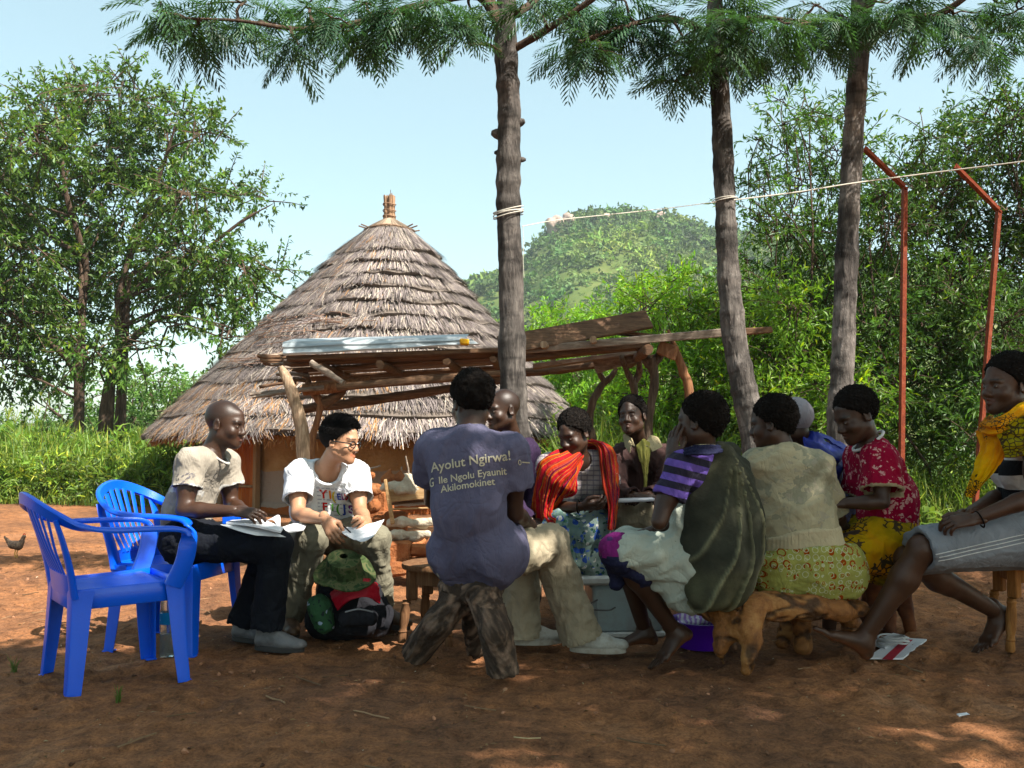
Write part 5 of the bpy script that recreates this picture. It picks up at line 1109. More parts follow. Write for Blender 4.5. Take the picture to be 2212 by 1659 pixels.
        if not closed and eyes:
            for q in (-1, 1):
                cc = w(q * .030, .0775, -.0068); V, F = lathe_ball(A(0, 0, 0), .0118 * c); V = cc + (V * A(.95, 1, .42)) @ R; e = build('eye', MB().add(V, F), EYEW, s.root); V, F = lathe_ball(A(0, 0, 0), .0066 * c); V = cc + .0068 * c * R[1] + (V * A(.95, .8, .62)) @ R; build('iris', MB().add(V, F), EYED, e)
    hands_spec = {}; calf = {}
    def top(s, name, mat, e=.014, sleeve=.5, hem=-.1, belly=.115, chest=.142, hipr=.12, amp=.008, dirn=None, neckr=.062, slr=(.064, .076), ns=7, h=.0082, arms='LR', full=False, lo=None, st=.78, label=None, bust=0, collar=None, nopen=(.02, .0), fl=.72, sh=.056, extra=None, hemmat=None):
        c = s.s; J = s.J; f = Field(); u = s.up; base = J['hip'] + u * hem; cl = [(base, -u)]
        s.torso(f, e, belly, chest, hipr, -.1 if lo is None else lo, clip=cl, bust=bust, fl=fl, sh=sh)
        for (a, b, ra, rb, k_) in (extra or []): f.rc(a, b, ra, rb, k_, clip=cl)
        for q in arms:
            a, b = J['sh' + q], J['el' + q]; d = nrm(b - a); L = np.linalg.norm(b - a)
            if full:
                w_ = J['wr' + q]; d2 = nrm(w_ - b); e2 = b + d2 * np.linalg.norm(w_ - b) * .95
                f.rc(a, b, slr[0] * c, slr[1] * c * .85, .03); f.rc(b, e2 + d2 * .05, slr[1] * c * .85, .045 * c, .02, clip=[(e2, d2)]); f.rc(e2 - d2 * .03, e2 + d2 * .1, .036 * c, .036 * c, .004, -1)
            else:
                e1 = a + d * L * sleeve; f.rc(a, e1 + d * .06, slr[0] * c, slr[1] * c, .03, clip=[(e1, d)]); f.rc(e1 - d * .03, e1 + d * .12, slr[1] * c - .024, slr[1] * c - .022, .004, -1)
        f.rc(s.mid(1.0) + s.front * nopen[0] + u * (.01 + nopen[1]), s.mid(1.0) + u * .16 + s.front * .05, neckr * c, neckr * 1.3 * c, .006, -1)
        V, F = f.solve(h); V = cloth(V, F, amp, ns, dirn if dirn is not None else u + s.right * .3, off=abs(J['hip'][0]) * 10, st=st); 
        mb = MB()
        if hemmat:
            fc = V[F].mean(1); hm = ((fc - base) @ u < .012)
            for q in arms:
                a, b = J['sh' + q], J['el' + q]; d = nrm(b - a); e1 = a + d * np.linalg.norm(b - a) * sleeve; hm |= (np.abs((fc - e1) @ d) < .012) & (np.linalg.norm(fc - e1, axis=1) < .13)
            mb.add(V, F[~hm]).add(V, F[hm], mi=1); o = build(name, mb, [mat, hemmat], s.root, label=label)
        else: o = build(name, mb.add(V, F), mat, s.root, label=label)
        s.topV, s.topF = V, F
        if collar:
            th = np.linspace(0, 2 * np.pi, 40); cc = s.mid(1.0) + s.front * (nopen[0] + .012) + u * (.012 + nopen[1]); r = (neckr + .004) * c
            p = cc + np.outer(np.cos(th), s.right) * r + np.outer(np.sin(th), s.front - u * .45) * r * 1.0; build('collar', MB().add(*sweep(p, .008 * c, 7, ell=(1, .6))), collar, s.root)
        return o
    def trousers(s, mat, e=0, seat=.125, th=(.098, .08), sn=(.074, .068), cuff=.03, amp=.009, waist=.12, h=.0095, ns=8, baggy=0, label=None):
        c = s.s; J = s.J; f = Field(); cw = [(J['hip'] + s.up * waist, s.up)]
        f.rc(J['hpL'], J['hpR'], seat * c, seat * c, .04, clip=cw, flat=(s.front, .95)); f.rc(J['hip'], J['hip'] + s.up * .1, (seat + .01) * c, seat * c, .04, clip=cw, flat=(s.front, .85))
        for q in 'LR':
            a, b, d = J['hp' + q], J['kn' + q], J['an' + q]; dd = nrm(d - b); e1 = d - dd * cuff
            f.rc(a, b, th[0] * c, th[1] * c, .04); f.rc(b, e1 + dd * .05, sn[0] * c, sn[1] * c, .03, clip=[(e1, dd)]); f.rc(e1 - dd * .03, e1 + dd * .12, (sn[1] - .012) * c, (sn[1] - .01) * c, .004, -1)
            if baggy: bk = nrm(A(0, 0, -1)); f.rc(a + bk * .03, b + bk * .04 - nrm(b - a) * .05, th[0] * c * .8, th[1] * c * .8, .05)
        V, F = f.solve(h); V = cloth(V, F, amp, ns, A(0, 0, 1), off=3.3, st=.45); o = build('trousers', MB().add(V, F), mat, s.root, label=label); s.trV, s.trF = V, F; return o
def lathe_ball(c, r, n=12):
    t_ = np.linspace(0, np.pi, n); V, F = lathe(np.stack([np.sin(t_) * r + 1e-5, -np.cos(t_) * r], 1), n * 2, c); return V, F
def sheet(rows, nu=60, nv=40, fold=.01, nf=6, thick=.006, wav=.3, seed=0, along='u', noise=.004):
    """draped cloth through rows of points; tint carries (u, v) for the pattern"""
    R = np.array([smoothpath(np.array(r), nu) for r in rows]); m = len(rows)
    S = np.stack([smoothpath(R[:, i], nv) for i in range(nu)], 1)          # nv x nu x 3
    u, v = np.meshgrid(np.linspace(0, 1, nu), np.linspace(0, 1, nv)); du = np.gradient(S, axis=1); dv = np.gradient(S, axis=0); N = np.cross(du, dv); N /= np.linalg.norm(N, axis=2)[..., None] + 1e-9
    q = np.stack([u.ravel() * 3, v.ravel() * 3, np.full(u.size, seed * 3.7)], 1); w = fbm(q, 1, 3).reshape(u.shape); t_ = (v if along == 'u' else u) * nf + w * wav * 3
    S = S + N * ((np.sin(t_ * 2 * np.pi) * .5 + .35 * np.sin(t_ * 4.7 + 1)) * fold + fbm(q, 9, 3).reshape(u.shape) * noise)[..., None]
    V = np.concatenate([S.reshape(-1, 3), (S - N * thick).reshape(-1, 3)]); i = np.arange(nv - 1)[:, None] * nu + np.arange(nu - 1)[None]; F = np.stack([i, i + 1, i + nu + 1, i + nu], -1).reshape(-1, 4); K = nu * nv
    def edge(a): a = np.array(a); return np.stack([a[:-1], a[1:], a[1:] + K, a[:-1] + K], 1)
    idx = np.arange(K).reshape(nv, nu); E = [edge(idx[0][::-1]), edge(idx[-1]), edge(idx[:, 0]), edge(idx[::-1, -1])]
    col = np.stack([u.ravel(), v.ravel(), 0 * u.ravel() + .5], 1); return V, [F, F[:, ::-1] + K] + E, np.vstack([col, col])
# ------------------------------------------------------------------ fabrics
def creases(t, weave=.0012):
    a = t.math('ABSOLUTE', t.math('SUBTRACT', t.noise(7, 3, .5, dist=.8), .5)); b = t.math('ABSOLUTE', t.math('SUBTRACT', t.noise(17, 2, .5, t.map((1, 1, .5), loc=(3, 1, 7)), dist=1.2), .5))
    h = t.math('ADD', t.math('MULTIPLY', t.math('MINIMUM', a, .10), 1.3), t.math('MULTIPLY', t.math('MINIMUM', b, .09), .8)); w = t.math('MULTIPLY', t.noise(330, 2), weave * 12); t.bump(t.math('ADD', h, w), .05, .42)
def fabric(name, c1, c2=None, c3=None, sc=5, weave=.0012, rough=.9):
    t = NT(name); c2 = c2 or tuple(x * .72 for x in c1); t.color(t.ramp(t.noise(sc, 5, .65), [(.3, c2), (.55, c1)] + ([(.72, c3)] if c3 else []))); creases(t, weave); return t.fin(rough, .12)
F_TAN = fabric('tan_jersey', (.36, .32, .27), (.27, .24, .20), (.42, .38, .33)); F_TRIM = fabric('pale_trim', (.55, .53, .5))
F_WHITE = fabric('white_jersey', (.80, .81, .84), (.70, .72, .76), (.85, .85, .87)); F_BLACK = fabric('black_trouser', (.012, .014, .02), (.008, .009, .012)); F_KHAKI = fabric('khaki_cotton', (.22, .205, .155), (.16, .15, .115), (.27, .25, .19))
F_PURP = fabric('faded_purple_jersey', (.135, .130, .195), (.095, .09, .138), (.18, .172, .25), 3); F_BEIGE = fabric('beige_cotton', (.42, .36, .265), (.31, .265, .19), (.48, .42, .31))
F_DPURP = fabric('dark_purple_cotton', (.04, .025, .055), (.025, .015, .035)); F_BROWN = M('brown_corduroy', (.055, .028, .026), (.03, .016, .016), 8, .8, .2, bump=.006, bscale=30, bstretch=(1, 1, .3)); F_CREAM = fabric('cream_collar', (.40, .34, .22)); F_YEL = fabric('yellow_scarf', (.42, .38, .13), (.30, .28, .09))
F_BLUE = M('royal_blue_cloth', (.035, .05, .30), (.02, .03, .17), 4, .6, .4, c3=(.06, .08, .42)); F_GRAY = fabric('grey_wool', (.32, .30, .33), (.22, .21, .24))
def stripes(name, axis, period, cols, src=None, wob=.02, rough=.85, detail=None):
    """bands across a direction given in the thing's own frame, or across tint.g of a sheet"""
    t = NT(name)
    if axis == 'v' or axis == 'u': x = t.sep(t.tint())[1 if axis == 'v' else 0]
    else: x = t.sep(t.map((1, 1, 1), axis))[2]
    x = t.math('ADD', x, t.math('MULTIPLY', t.noise(4, 3), wob)); fr = t.math('FRACT', t.math('DIVIDE', x, period)); n = len(cols)
    c = t.ramp(fr, [(i / n, k) for i, k in enumerate(cols)], 'CONSTANT'); c = t.mix(.5, c, t.ramp(t.noise(30, 4), [(.3, (.6, .6, .6)), (.7, (1.15, 1.15, 1.15))]), 'MULTIPLY'); t.color(c); creases(t); return t.fin(rough, .15)
F_STR = stripes('purple_striped_jersey', (0, rad(-14), 0), .062, [(.025, .022, .04), (.17, .12, .40)], wob=.012)
def plaid():
    t = NT('plaid_shirt'); p = t.sep(t.tc); c = None
    a = t.math('LESS_THAN', t.math('FRACT', t.math('MULTIPLY', p[2], 38)), .3); b = t.math('LESS_THAN', t.math('FRACT', t.math('MULTIPLY', p[0], 30)), .22)
    c = t.mix(t.math('MULTIPLY', a, .7), (.52, .46, .44), (.16, .14, .2)); c = t.mix(t.math('MULTIPLY', b, .6), c, (.2, .17, .22)); t.color(c); creases(t); return t.fin(.9, .1)
F_PLAID = plaid()
def floral(name, base, cols, sc=14, thr=.42, bsc=3, rough=.85, base2=None, dist=.5):
    t = NT(name); c = t.ramp(t.noise(bsc, 4), [(.35, base2 or tuple(x * .7 for x in base)), (.65, base)])
    for i, (k, s_, th) in enumerate(cols):
        v = t.map((1, 1, 1), loc=(i * 3.1, i * 1.7, i)); n = t.new('TexVoronoi', feature='F1'); n.inputs['Scale'].default_value = sc * s_; d = t.new('Mix', data_type='RGBA'); d.inputs[0].default_value = .06 * dist
        nn = t.new('TexNoise'); nn.inputs['Scale'].default_value = sc * 1.5; t.l.new(v, nn.inputs['Vector']); t.l.new(v, d.inputs[6]); t.l.new(nn.outputs[1], d.inputs[7]); t.l.new(d.outputs[2], n.inputs['Vector'])
        msk = t.math('LESS_THAN', n.outputs['Distance'], th); m2 = t.math('GREATER_THAN', t.noise(sc * s_ * .6, 1, vec=v), thr); c = t.mix(t.math('MULTIPLY', msk, m2), c, k)
    t.color(c); creases(t); return t.fin(rough, .12)
F_FLOR = floral('blue_floral_skirt', (.26, .33, .31), [((.05, .09, .30), 1.2, .34), ((.62, .62, .58), 1.6, .26), ((.04, .10, .07), 2.1, .3), ((.10, .16, .40), 2.6, .3)], 16, .45, 5, base2=(.12, .19, .17))
F_RED = floral('crimson_floral_blouse', (.30, .022, .055), [((.56, .32, .30), 1.0, .30), ((.36, .022, .05), 1.7, .2), ((.68, .48, .44), 1.5, .17)], 23, .33, 3, base2=(.28, .012, .035), dist=1.2)
def rings(name, base, c1, c2, sc=22, flat=(1, 1, 1)):
    t = NT(name); c = t.ramp(t.noise(4, 3), [(.3, tuple(x * .8 for x in base)), (.7, base)])
    for k, (s_, col, r0, r1) in enumerate([(1.0, c1, .28, .38), (1.0, c2, .12, .17), (1.35, c2, .30, .38), (1.7, c1, .22, .30)]):
        n = t.new('TexVoronoi', feature='F1'); n.inputs['Scale'].default_value = sc * s_; n.inputs['Randomness'].default_value = .35; t.l.new(t.map(flat, loc=(k * .77, k * .31, k * .13)), n.inputs['Vector'])
        m = t.math('MULTIPLY', t.math('GREATER_THAN', n.outputs['Distance'], r0), t.math('LESS_THAN', n.outputs['Distance'], r1)); c = t.mix(t.math('MULTIPLY', m, t.math('GREATER_THAN', t.noise(12, 1), .42)), c, col)
    t.color(c); creases(t); return t.fin(.85, .12)
F_RING = rings('yellow_green_print', (.37, .37, .12), (.30, .06, .015), (.50, .52, .34), 20, (1, .4, 1))
F_HBL = floral('mottled_cream_blouse', (.50, .45, .31), [((.30, .29, .21), .5, .5), ((.36, .33, .25), 1.1, .4)], 14, .48, 6, base2=(.36, .33, .23), dist=3)
def ochre(name, c1, c2, c3, sc=26, cell=.5):
    t = NT(name); n = t.new('TexVoronoi', feature='DISTANCE_TO_EDGE'); n.inputs['Scale'].default_value = sc; t.l.new(t.map((1, 1, 1)), n.inputs['Vector'])
    c = t.ramp(t.noise(4.5, 3), [(.36, c2), (.5, c1), (.66, c3)]); m = t.math('LESS_THAN', n.outputs[0], .09); c = t.mix(t.math('MULTIPLY', m, t.math('GREATER_THAN', t.noise(5, 2), cell)), c, (.06, .04, .02)); t.color(c); creases(t); return t.fin(.85, .12)
F_OCH = ochre('ochre_wrap', (.50, .30, .02), (.20, .16, .02), (.60, .24, .02), 30)
F_ORG = ochre('orange_print_scarf', (.85, .36, .015), (.62, .20, .01), (.80, .46, .03), 60, .52)
F_DGRN = fabric('dark_green_wrap', (.055, .058, .042), (.03, .033, .026), (.10, .10, .07), 7); F_DRESS = floral('pale_green_dress', (.47, .50, .43), [((.13, .15, .13), .8, .06), ((.15, .16, .14), 1.3, .05)], 16, .5, 4, base2=(.36, .40, .35), dist=6)
F_NAVY = fabric('navy_cloth', (.022, .024, .055), (.014, .014, .035)); F_MAG = floral('magenta_cloth', (.20, .035, .16), [((.08, .04, .12), 1, .3)], 14, .45, 5)
F_GSK = fabric('grey_sport_skirt', (.25, .27, .30), (.20, .215, .24)); F_PINK = fabric('white_band', (.75, .74, .73))
F_KTOP = stripes('black_white_striped_top', (0, rad(6), 0), .134, [(.75, .74, .73), (.015, .017, .02)], wob=.006)
def shawlmat():
    t = NT('red_striped_shawl'); v = t.sep(t.tint())[1]; x = t.math('FRACT', t.math('MULTIPLY', v, 3.2)); x2 = t.math('FRACT', t.math('MULTIPLY', v, 13.7))
    c = t.ramp(x, [(0, (.42, .012, .02)), (.2, (.50, .05, .015)), (.34, (.35, .01, .03)), (.5, (.09, .01, .04)), (.58, (.46, .07, .02)), (.70, (.40, .012, .02)), (.9, (.46, .03, .02))], 'CONSTANT')
    c = t.mix(t.math('LESS_THAN', x2, .13), c, (.55, .20, .03)); c = t.mix(t.math('GREATER_THAN', x2, .9), c, (.06, .01, .05)); c = t.mix(1.0, c, (.78, .74, .8), 'MULTIPLY'); t.color(c); creases(t); return t.fin(.8, .15)
F_SHAWL = shawlmat()
SHOE_G = M('grey_leather', (.16, .16, .165), (.08, .08, .085), 20, .5, .4); SOLE_D = M('dark_sole', (.045, .042, .04), rough=.7); LACE = M('lace', (.4, .4, .38)); SHOE_W = M('dirty_white_canvas', (.52, .50, .45), (.30, .26, .21), 14, .75); SOLE_W = M('dirty_white_sole', (.5, .46, .4), (.3, .24, .18), 12, .7); SHOE_BR = M('brown_leather', (.10, .06, .035), (.05, .03, .02), 15, .55, .4)
def project_text(body, font_size, target, origin, right, upv, mat, parent, name='print', push=.0035, bold=.006, label=None, sub=True, d=None):
    cu = bpy.data.curves.new('tx', 'FONT'); cu.body = body; cu.size = font_size; cu.resolution_u = 3; cu.offset = bold * font_size; cu.align_x = 'CENTER'; ob = bpy.data.objects.new('tx', cu); SC.collection.objects.link(ob); dg = bpy.context.evaluated_depsgraph_get(); me = bpy.data.meshes.new_from_object(ob.evaluated_get(dg)); bpy.data.objects.remove(ob)
    import bmesh
    bm = bmesh.new(); bm.from_mesh(me); bmesh.ops.triangulate(bm, faces=bm.faces[:])
    for _ in range(3):
        ed = [e for e in bm.edges if e.calc_length() > font_size * .18]
        if ed: bmesh.ops.subdivide_edges(bm, edges=ed, cuts=1); bmesh.ops.triangulate(bm, faces=bm.faces[:])
    V = np.array([v.co[:] for v in bm.verts]); F = np.array([[v.index for v in f.verts] for f in bm.faces]); bm.free(); bpy.data.meshes.remove(me)
    V, F = project(V, F, target, origin, right, upv, push, d); return build(name, MB().add(V, F), mat, parent, label=label)
def project(V, F, target, origin, right, upv, push=.0035, d=None):
    T_V, T_F = target; bv = BVHTree.FromPolygons([Vector(x) for x in T_V], [list(map(int, f)) for f in T_F]); nn = nrm(np.cross(right, upv)) if d is None else d
    W = origin + V[:, :1] * right + V[:, 1:2] * upv; out = []; ok = []
    for p in W:
        h = bv.ray_cast(Vector(p + nn * .25), Vector(-nn), .6)
        if h[0] is None: out.append(p); ok.append(False)
        else: out.append(A(*h[0]) + nn * push); ok.append(True)
    ok = np.array(ok); F = F[np.all(ok[F], axis=1)]; return np.array(out), F

def persons():
    H = Human
    # ---- man in tan T-shirt on the rear blue chair
    p = H('seated man in a tan T-shirt and black trousers on a blue chair, head shaved', dict(head=(487, 916, 4.66), neck=(456, 984, 4.66), shR=(412, 998, 4.50), shL=(486, 996, 4.84), elR=(398, 1102, 4.44), wrR=(507, 1104, 4.40), elL=(500, 1090, 4.85), wrL=(540, 1112, 4.68),
        hpR=(398, 1168, 4.52), hpL=(408, 1164, 4.74), knR=(596, 1180, 4.50), knL=(585, 1174, 4.74), anR=(575, 1358, 4.52), anL=(524, 1352, 4.72), mid=(405, 1085, 4.66)), (.98, -.20, -.10), (0.08, 0, 1), 1.0)
    p.hands_spec = {'R': dict(d=A(.93, -.1, -.1), n=A(-.05, -.55, .83), curl=[.35, .5, .55, .6], thumb=.7), 'L': dict(d=A(.8, -.4, -.15), n=A(0, .3, .9), curl=.5)}
    p.build_body(hair='shaved'); p.top('tshirt', F_TAN, hem=-.08, belly=.122, sleeve=.56, slr=(.068, .084), amp=.012, collar=F_TRIM, neckr=.060, hemmat=F_TRIM)
    q = Field().el(p.J['head'] + .002 * p.R[2], p.R, [0, 0, 0], .01) if False else None
    p.trousers(F_BLACK, th=(.10, .085), sn=(.076, .080), cuff=.0, amp=.010, seat=.12)
    for q, dr in (('R', A(.97, -.22, 0)), ('L', A(.9, -.3, 0))): an = p.J['an' + q]; an = A(an[0], an[1], .093 + .005); shoe(an, dr, A(0, 0, 1), 1.0, (SHOE_G, SOLE_D, LACE), p.root)
    c = p.mid(.62, .11)
    o_ = P(487, 1055, 4.6); mb = MB()
    for i in range(34):
        a = A(RNG.uniform(-.03, .03), RNG.uniform(-.075, .075), 0); mb.add(A([a[0] - .005, a[1], 0], [a[0] + .004, a[1] + .003, 0], [a[0] + .005, a[1] + .012, 0], [a[0] - .003, a[1] + .010, 0]), np.array([[0, 1, 2, 3]]))
    V, F = project(np.concatenate(mb.v), np.concatenate(mb.f), (p.topV, p.topF), o_, nrm(A(.75, -.6, 0)), A(0, 0, 1), .003); tag(build('chest_print', MB().add(V, F), M('faded_print', (.13, .12, .13)), p.root), kind='stuff')
    PA['A'] = p
    # ---- man in white T-shirt
    p = H('seated man in a white printed T-shirt and khaki trousers with black glasses, reading papers', dict(head=(736, 953, 5.0), neck=(706, 1012, 5.08), shR=(644, 1022, 5.06), shL=(770, 1022, 5.18), elR=(644, 1110, 4.92), wrR=(704, 1124, 4.72), elL=(778, 1106, 5.05), wrL=(793, 1128, 4.84),
        hpR=(668, 1150, 5.28), hpL=(736, 1150, 5.32), knR=(672, 1166, 4.87), knL=(808, 1166, 4.92), anR=(622, 1346, 4.93), anL=(826, 1318, 5.08), mid=(693, 1085, 5.22)), (.93, -.34, -.10), (.05, 0, 1), 1.0, SKA)
    p.hands_spec = {'R': dict(d=A(.45, -.45, -.6), n=A(-.55, -.5, .6), curl=.55, thumb=.6), 'L': dict(d=A(.0, -.75, .1), n=A(.75, .1, .6), curl=.6, thumb=.4)}
    p.build_body(hair='no', asian=True, lips=.6); p.top('tshirt', F_WHITE, hem=-.06, belly=.145, chest=.155, sleeve=.66, slr=(.074, .092), amp=.012, neckr=.068, nopen=(.02, -.012), collar=F_WHITE)
    V, F = hair_mesh(p.J['head'], p.R, 1.0, .015, .002, 60, front=.0); build('hair', MB().add(V, F), HAIRB, p.root); hb = MB(); w = p.w
    n = 11000; d = rdir(n); d[:, 2] = np.abs(d[:, 2]) * .9 + .05; d /= np.linalg.norm(d, axis=1)[:, None]; keep = (d[:, 1] * .67 - d[:, 2] * .74 * .9) < .31; d = d[keep]; n = len(d)
    loc = A(0, -.017, .037) + d * A(.083, .103, .092); gd = d + A(0, .75, .65) * (d[:, 2:3] > .35) + A(0, .1, -.35) * (d[:, 2:3] < .4); V, F = leaves(p.J['head'] + loc @ p.R, (gd + rdir(n) * .3) @ p.R, d @ p.R, RNG.uniform(.014, .036, n) * (.5 + .6 * (d[:, 2] > .35)), .0034, .1); hb.add(V, F); build('hair_tufts', hb, HAIRB, p.root)
    gl = thing_part('glasses', p.root); blk = M('glasses_black', (.01, .01, .012), rough=.3, spec=.5)
    mb = MB(); th = np.linspace(0, 2 * np.pi, 26)
    for q in (-1, 1):
        mb.add(*sweep(np.array([w(q * .032 + .024 * math.cos(a), .098 - .006 * abs(math.cos(a)) * (q * math.cos(a) > 0), -.010 + .016 * math.sin(a)) for a in th]), .0030, 6)); mb.add(*sweep([w(q * .057, .094, -.004), w(q * .074, .07, -.002), w(q * .083, .0, .0), w(q * .083, -.012, -.01)], .0034, 5))
    mb.add(*sweep([w(-.009, .101, -.006), w(0, .103, -.004), w(.009, .101, -.006)], .002, 5)); g = build('glasses', mb, blk, p.root)
    p.trousers(F_KHAKI, th=(.10, .085), sn=(.082, .070), cuff=.02, amp=.013, seat=.125, waist=.05)
    for q, dr in (('R', A(.35, -.9, 0)), ('L', A(.75, -.55, 0))): an = p.J['an' + q]; an = A(an[0], an[1], .098); shoe(an, dr, A(0, 0, 1), 1.0, (SHOE_BR, SOLE_D, LACE), p.root)
    R_ = nrm(p.right * -1); U_ = nrm(p.up); d_ = nrm(A(0, -1, 0) + p.front * .6)
    cols = {'r': (.55, .03, .03), 'o': (.75, .20, .02), 'y': (.65, .50, .03), 'g': (.12, .35, .06), 'b': (.06, .10, .45), 'p': (.25, .04, .30), 'k': (.12, .12, .16)}; cm = {k: M('ink_' + k, v, rough=.85) for k, v in cols.items()}
    org = P(717, 1075, 5.0); Rr = nrm(A(1, -.15, -.05)); Uu = A(0.02, 0, 1)
    for (tx, dx, dy, sz, ck) in [('Y', -.062, -.004, .062, 'r'), ('I', -.028, -.004, .06, 'o'), ('(', -.012, -.01, .062, 'y'), ('E', .018, -.006, .045, 'b'), ('L', .042, -.006, .045, 'p'), ('I', .060, -.006, .045, 'r'), ('S', .080, -.006, .045, 'o'), ('F', -.058, -.07, .06, 'r'), ('I', -.02, -.07, .055, 'g'), ('(', .005, -.075, .06, 'g'), ('J', .04, -.075, .06, 'b'), ('S', .07, -.075, .06, 'p')]:
        project_text(tx, sz, (p.topV, p.topF), org + Rr * dx + Uu * dy, Rr, Uu, cm[ck], p.root, 'print_letter', bold=.03, d=nrm(A(0, -1, .1)))
    mb = MB()
    for r in range(9):
        y = .045 - r * .020; x = -.095
        while x < .095:
            l = RNG.uniform(.008, .025)
            if r < 2 or x < -.075 or x > .07 or RNG.random() < .4: mb.add(A([x, y, 0], [x + l, y, 0], [x + l, y + .006, 0], [x, y + .006, 0]), np.array([[0, 1, 2, 3]]))
            x += l + .006
    V, F = project(np.concatenate(mb.v), np.concatenate(mb.f), (p.topV, p.topF), org, Rr, Uu, .0028, nrm(A(0, -1, .1))); tag(build('small_print', MB().add(V, F), M('grey_print', (.42, .43, .5)), p.root), kind='stuff')
    # ---- man from behind on the log stool
    p = H('man seen from behind in a purple T-shirt with white lettering, sitting on the forked log', dict(head=(1018, 868, 4.12), neck=(1012, 936, 4.08), shL=(936, 968, 4.12), shR=(1106, 972, 4.02), elL=(934, 1080, 4.36), wrL=(985, 1120, 4.52), elR=(1112, 1110, 4.12), wrR=(1146, 1134, 4.34),
        hpL=(985, 1200, 4.16), hpR=(1068, 1204, 4.06), knR=(1186, 1176, 4.46), knL=(1128, 1184, 4.62), anR=(1258, 1376, 4.50), anL=(1124, 1368, 4.66), mid=(1008, 1080, 3.99)), (-.50, .86, -.12), (-.05, 0, 1), 1.08)
    p.hands_spec = {'R': dict(d=A(.3, .8, -.25), n=A(.5, -.3, .6), curl=.9, thumb=.8), 'L': dict(d=A(.8, .5, 0), n=A(0, 0, 1), curl=.6)}
    p.build_body(thick=.012, hnoise=.008, hair_s=55, armr=.95); p.top('tshirt', F_PURP, hem=-.17, belly=.122, chest=.150, hipr=.122, sleeve=.52, slr=(.074, .094), amp=.014, neckr=.060, dirn=p.up, fl=.78, sh=.06, collar=F_PURP, ns=5, extra=[(p.J['hpL'] + A(-.0, -.01, .02), p.J['hpR'] + A(.02, -.02, .02), .130, .135, .05), (p.J['hpR'] + A(-.01, -.0, .03), p.J['hpR'] + A(.02, .06, .06), .14, .12, .05)])
    p.trousers(F_BEIGE, th=(.100, .092), sn=(.084, .092), cuff=-.01, amp=.015, seat=.11, waist=.06)
    for q, dr in (('R', A(.97, -.12, 0)), ('L', A(.95, .1, 0))): an = p.J['an' + q]; an = A(an[0], an[1], .100); shoe(an, dr, A(0, 0, 1), 1.05, (SHOE_W, SOLE_W, LACE), p.root)
    pm = M('cream_print', (.60, .55, .42), (.50, .46, .36), 30); Rr = nrm(A(1, .05, .13)); Uu = nrm(A(-.1, 0, 1)); tgt = (p.topV, p.topF); dd = A(0, -1, .15)
    for tx, x, y, sz in [('Ayolut Ngirwa!', 1016, 1003, .056), ('Ile Ngolu Eyaunit', 1020, 1032, .0425), ('Akilomokinet', 1010, 1054, .0425)]: project_text(tx, sz, tgt, P(x, y, 3.9), Rr, Uu, pm, p.root, 'lettering', bold=.012, d=nrm(dd), push=.004)
    project_text('G', .055, tgt, P(921, 1050, 3.95), Rr, Uu, pm, p.root, 'lettering', bold=.012, d=nrm(dd + A(-.5, 0, 0)), push=.004)
    V = np.array([[.008 * math.cos(a), .012 * math.sin(a), 0] for a in np.linspace(0, 6.283, 12, endpoint=False)] + [[.005 * math.cos(a), .008 * math.sin(a), 0] for a in np.linspace(0, 6.283, 12, endpoint=False)]); i = np.arange(12); k = (i + 1) % 12
    V, F = project(V, np.stack([i, k, 12 + k, 12 + i], 1), tgt, P(1131, 1000, 3.9), nrm(A(1, .3, -.15)), Uu, .004, nrm(A(.3, -1, 0))); build('sleeve_emblem', MB().add(V, F), pm, p.root)
    V, F = project(np.array([[a, b, 0] for a in np.linspace(.012, .055, 8) for b in (-.002, .003)]), np.array([[2 * a, 2 * a + 2, 2 * a + 3, 2 * a + 1] for a in range(7)]), tgt, P(1131, 999, 3.9), nrm(A(1, .3, -.1)), Uu, .004, nrm(A(.3, -1, 0))); build('sleeve_line', MB().add(V, F), pm, p.root)
    h = p.J['wrR']; o = build('pen', MB().add(*sweep([h + A(.01, .04, .02), h + A(.03, .0, -.05)], .0045, 8)), M('white_pen', (.75, .75, .75), rough=.3)); tag(o, 'white pen held by the man in the purple T-shirt', 'pen')
    # ---- man behind him
    p = H('man in dark clothes seated behind the purple T-shirt man, face turned left', dict(head=(1086, 886, 5.2), neck=(1106, 952, 5.28), shR=(1068, 980, 5.1), shL=(1140, 975, 5.42), elR=(1090, 1080, 4.95), wrR=(1150, 1128, 4.88), elL=(1160, 1080, 5.3), wrL=(1150, 1135, 5.05), hpR=(1080, 1150, 5.3), hpL=(1130, 1150, 5.4), knR=(1080, 1170, 4.92), knL=(1150, 1165, 5.0), anR=(1095, 1335, 5.05), anL=(1140, 1330, 5.1), mid=(1106, 1060, 5.38)), (-.80, -.58, -.06), (-.05, 0, 1), 1.0)
    p.hands_spec = {'R': dict(d=A(.6, -.4, 0), n=A(0, -.4, .9)), 'L': dict(d=A(-.3, -.8, 0), n=A(0, 0, 1))}; p.build_body(hair='shaved', hnoise=.002); p.top('shirt', F_DPURP, full=True, hem=-.1, slr=(.068, .07), amp=.012, neckr=.058); p.trousers(F_DPURP, amp=.012)
    for q in 'RL': an = p.J['an' + q]; shoe(A(an[0], an[1], .098), A(-.4, -.9, 0), A(0, 0, 1), 1.0, (SHOE_BR, SOLE_D), p.root)
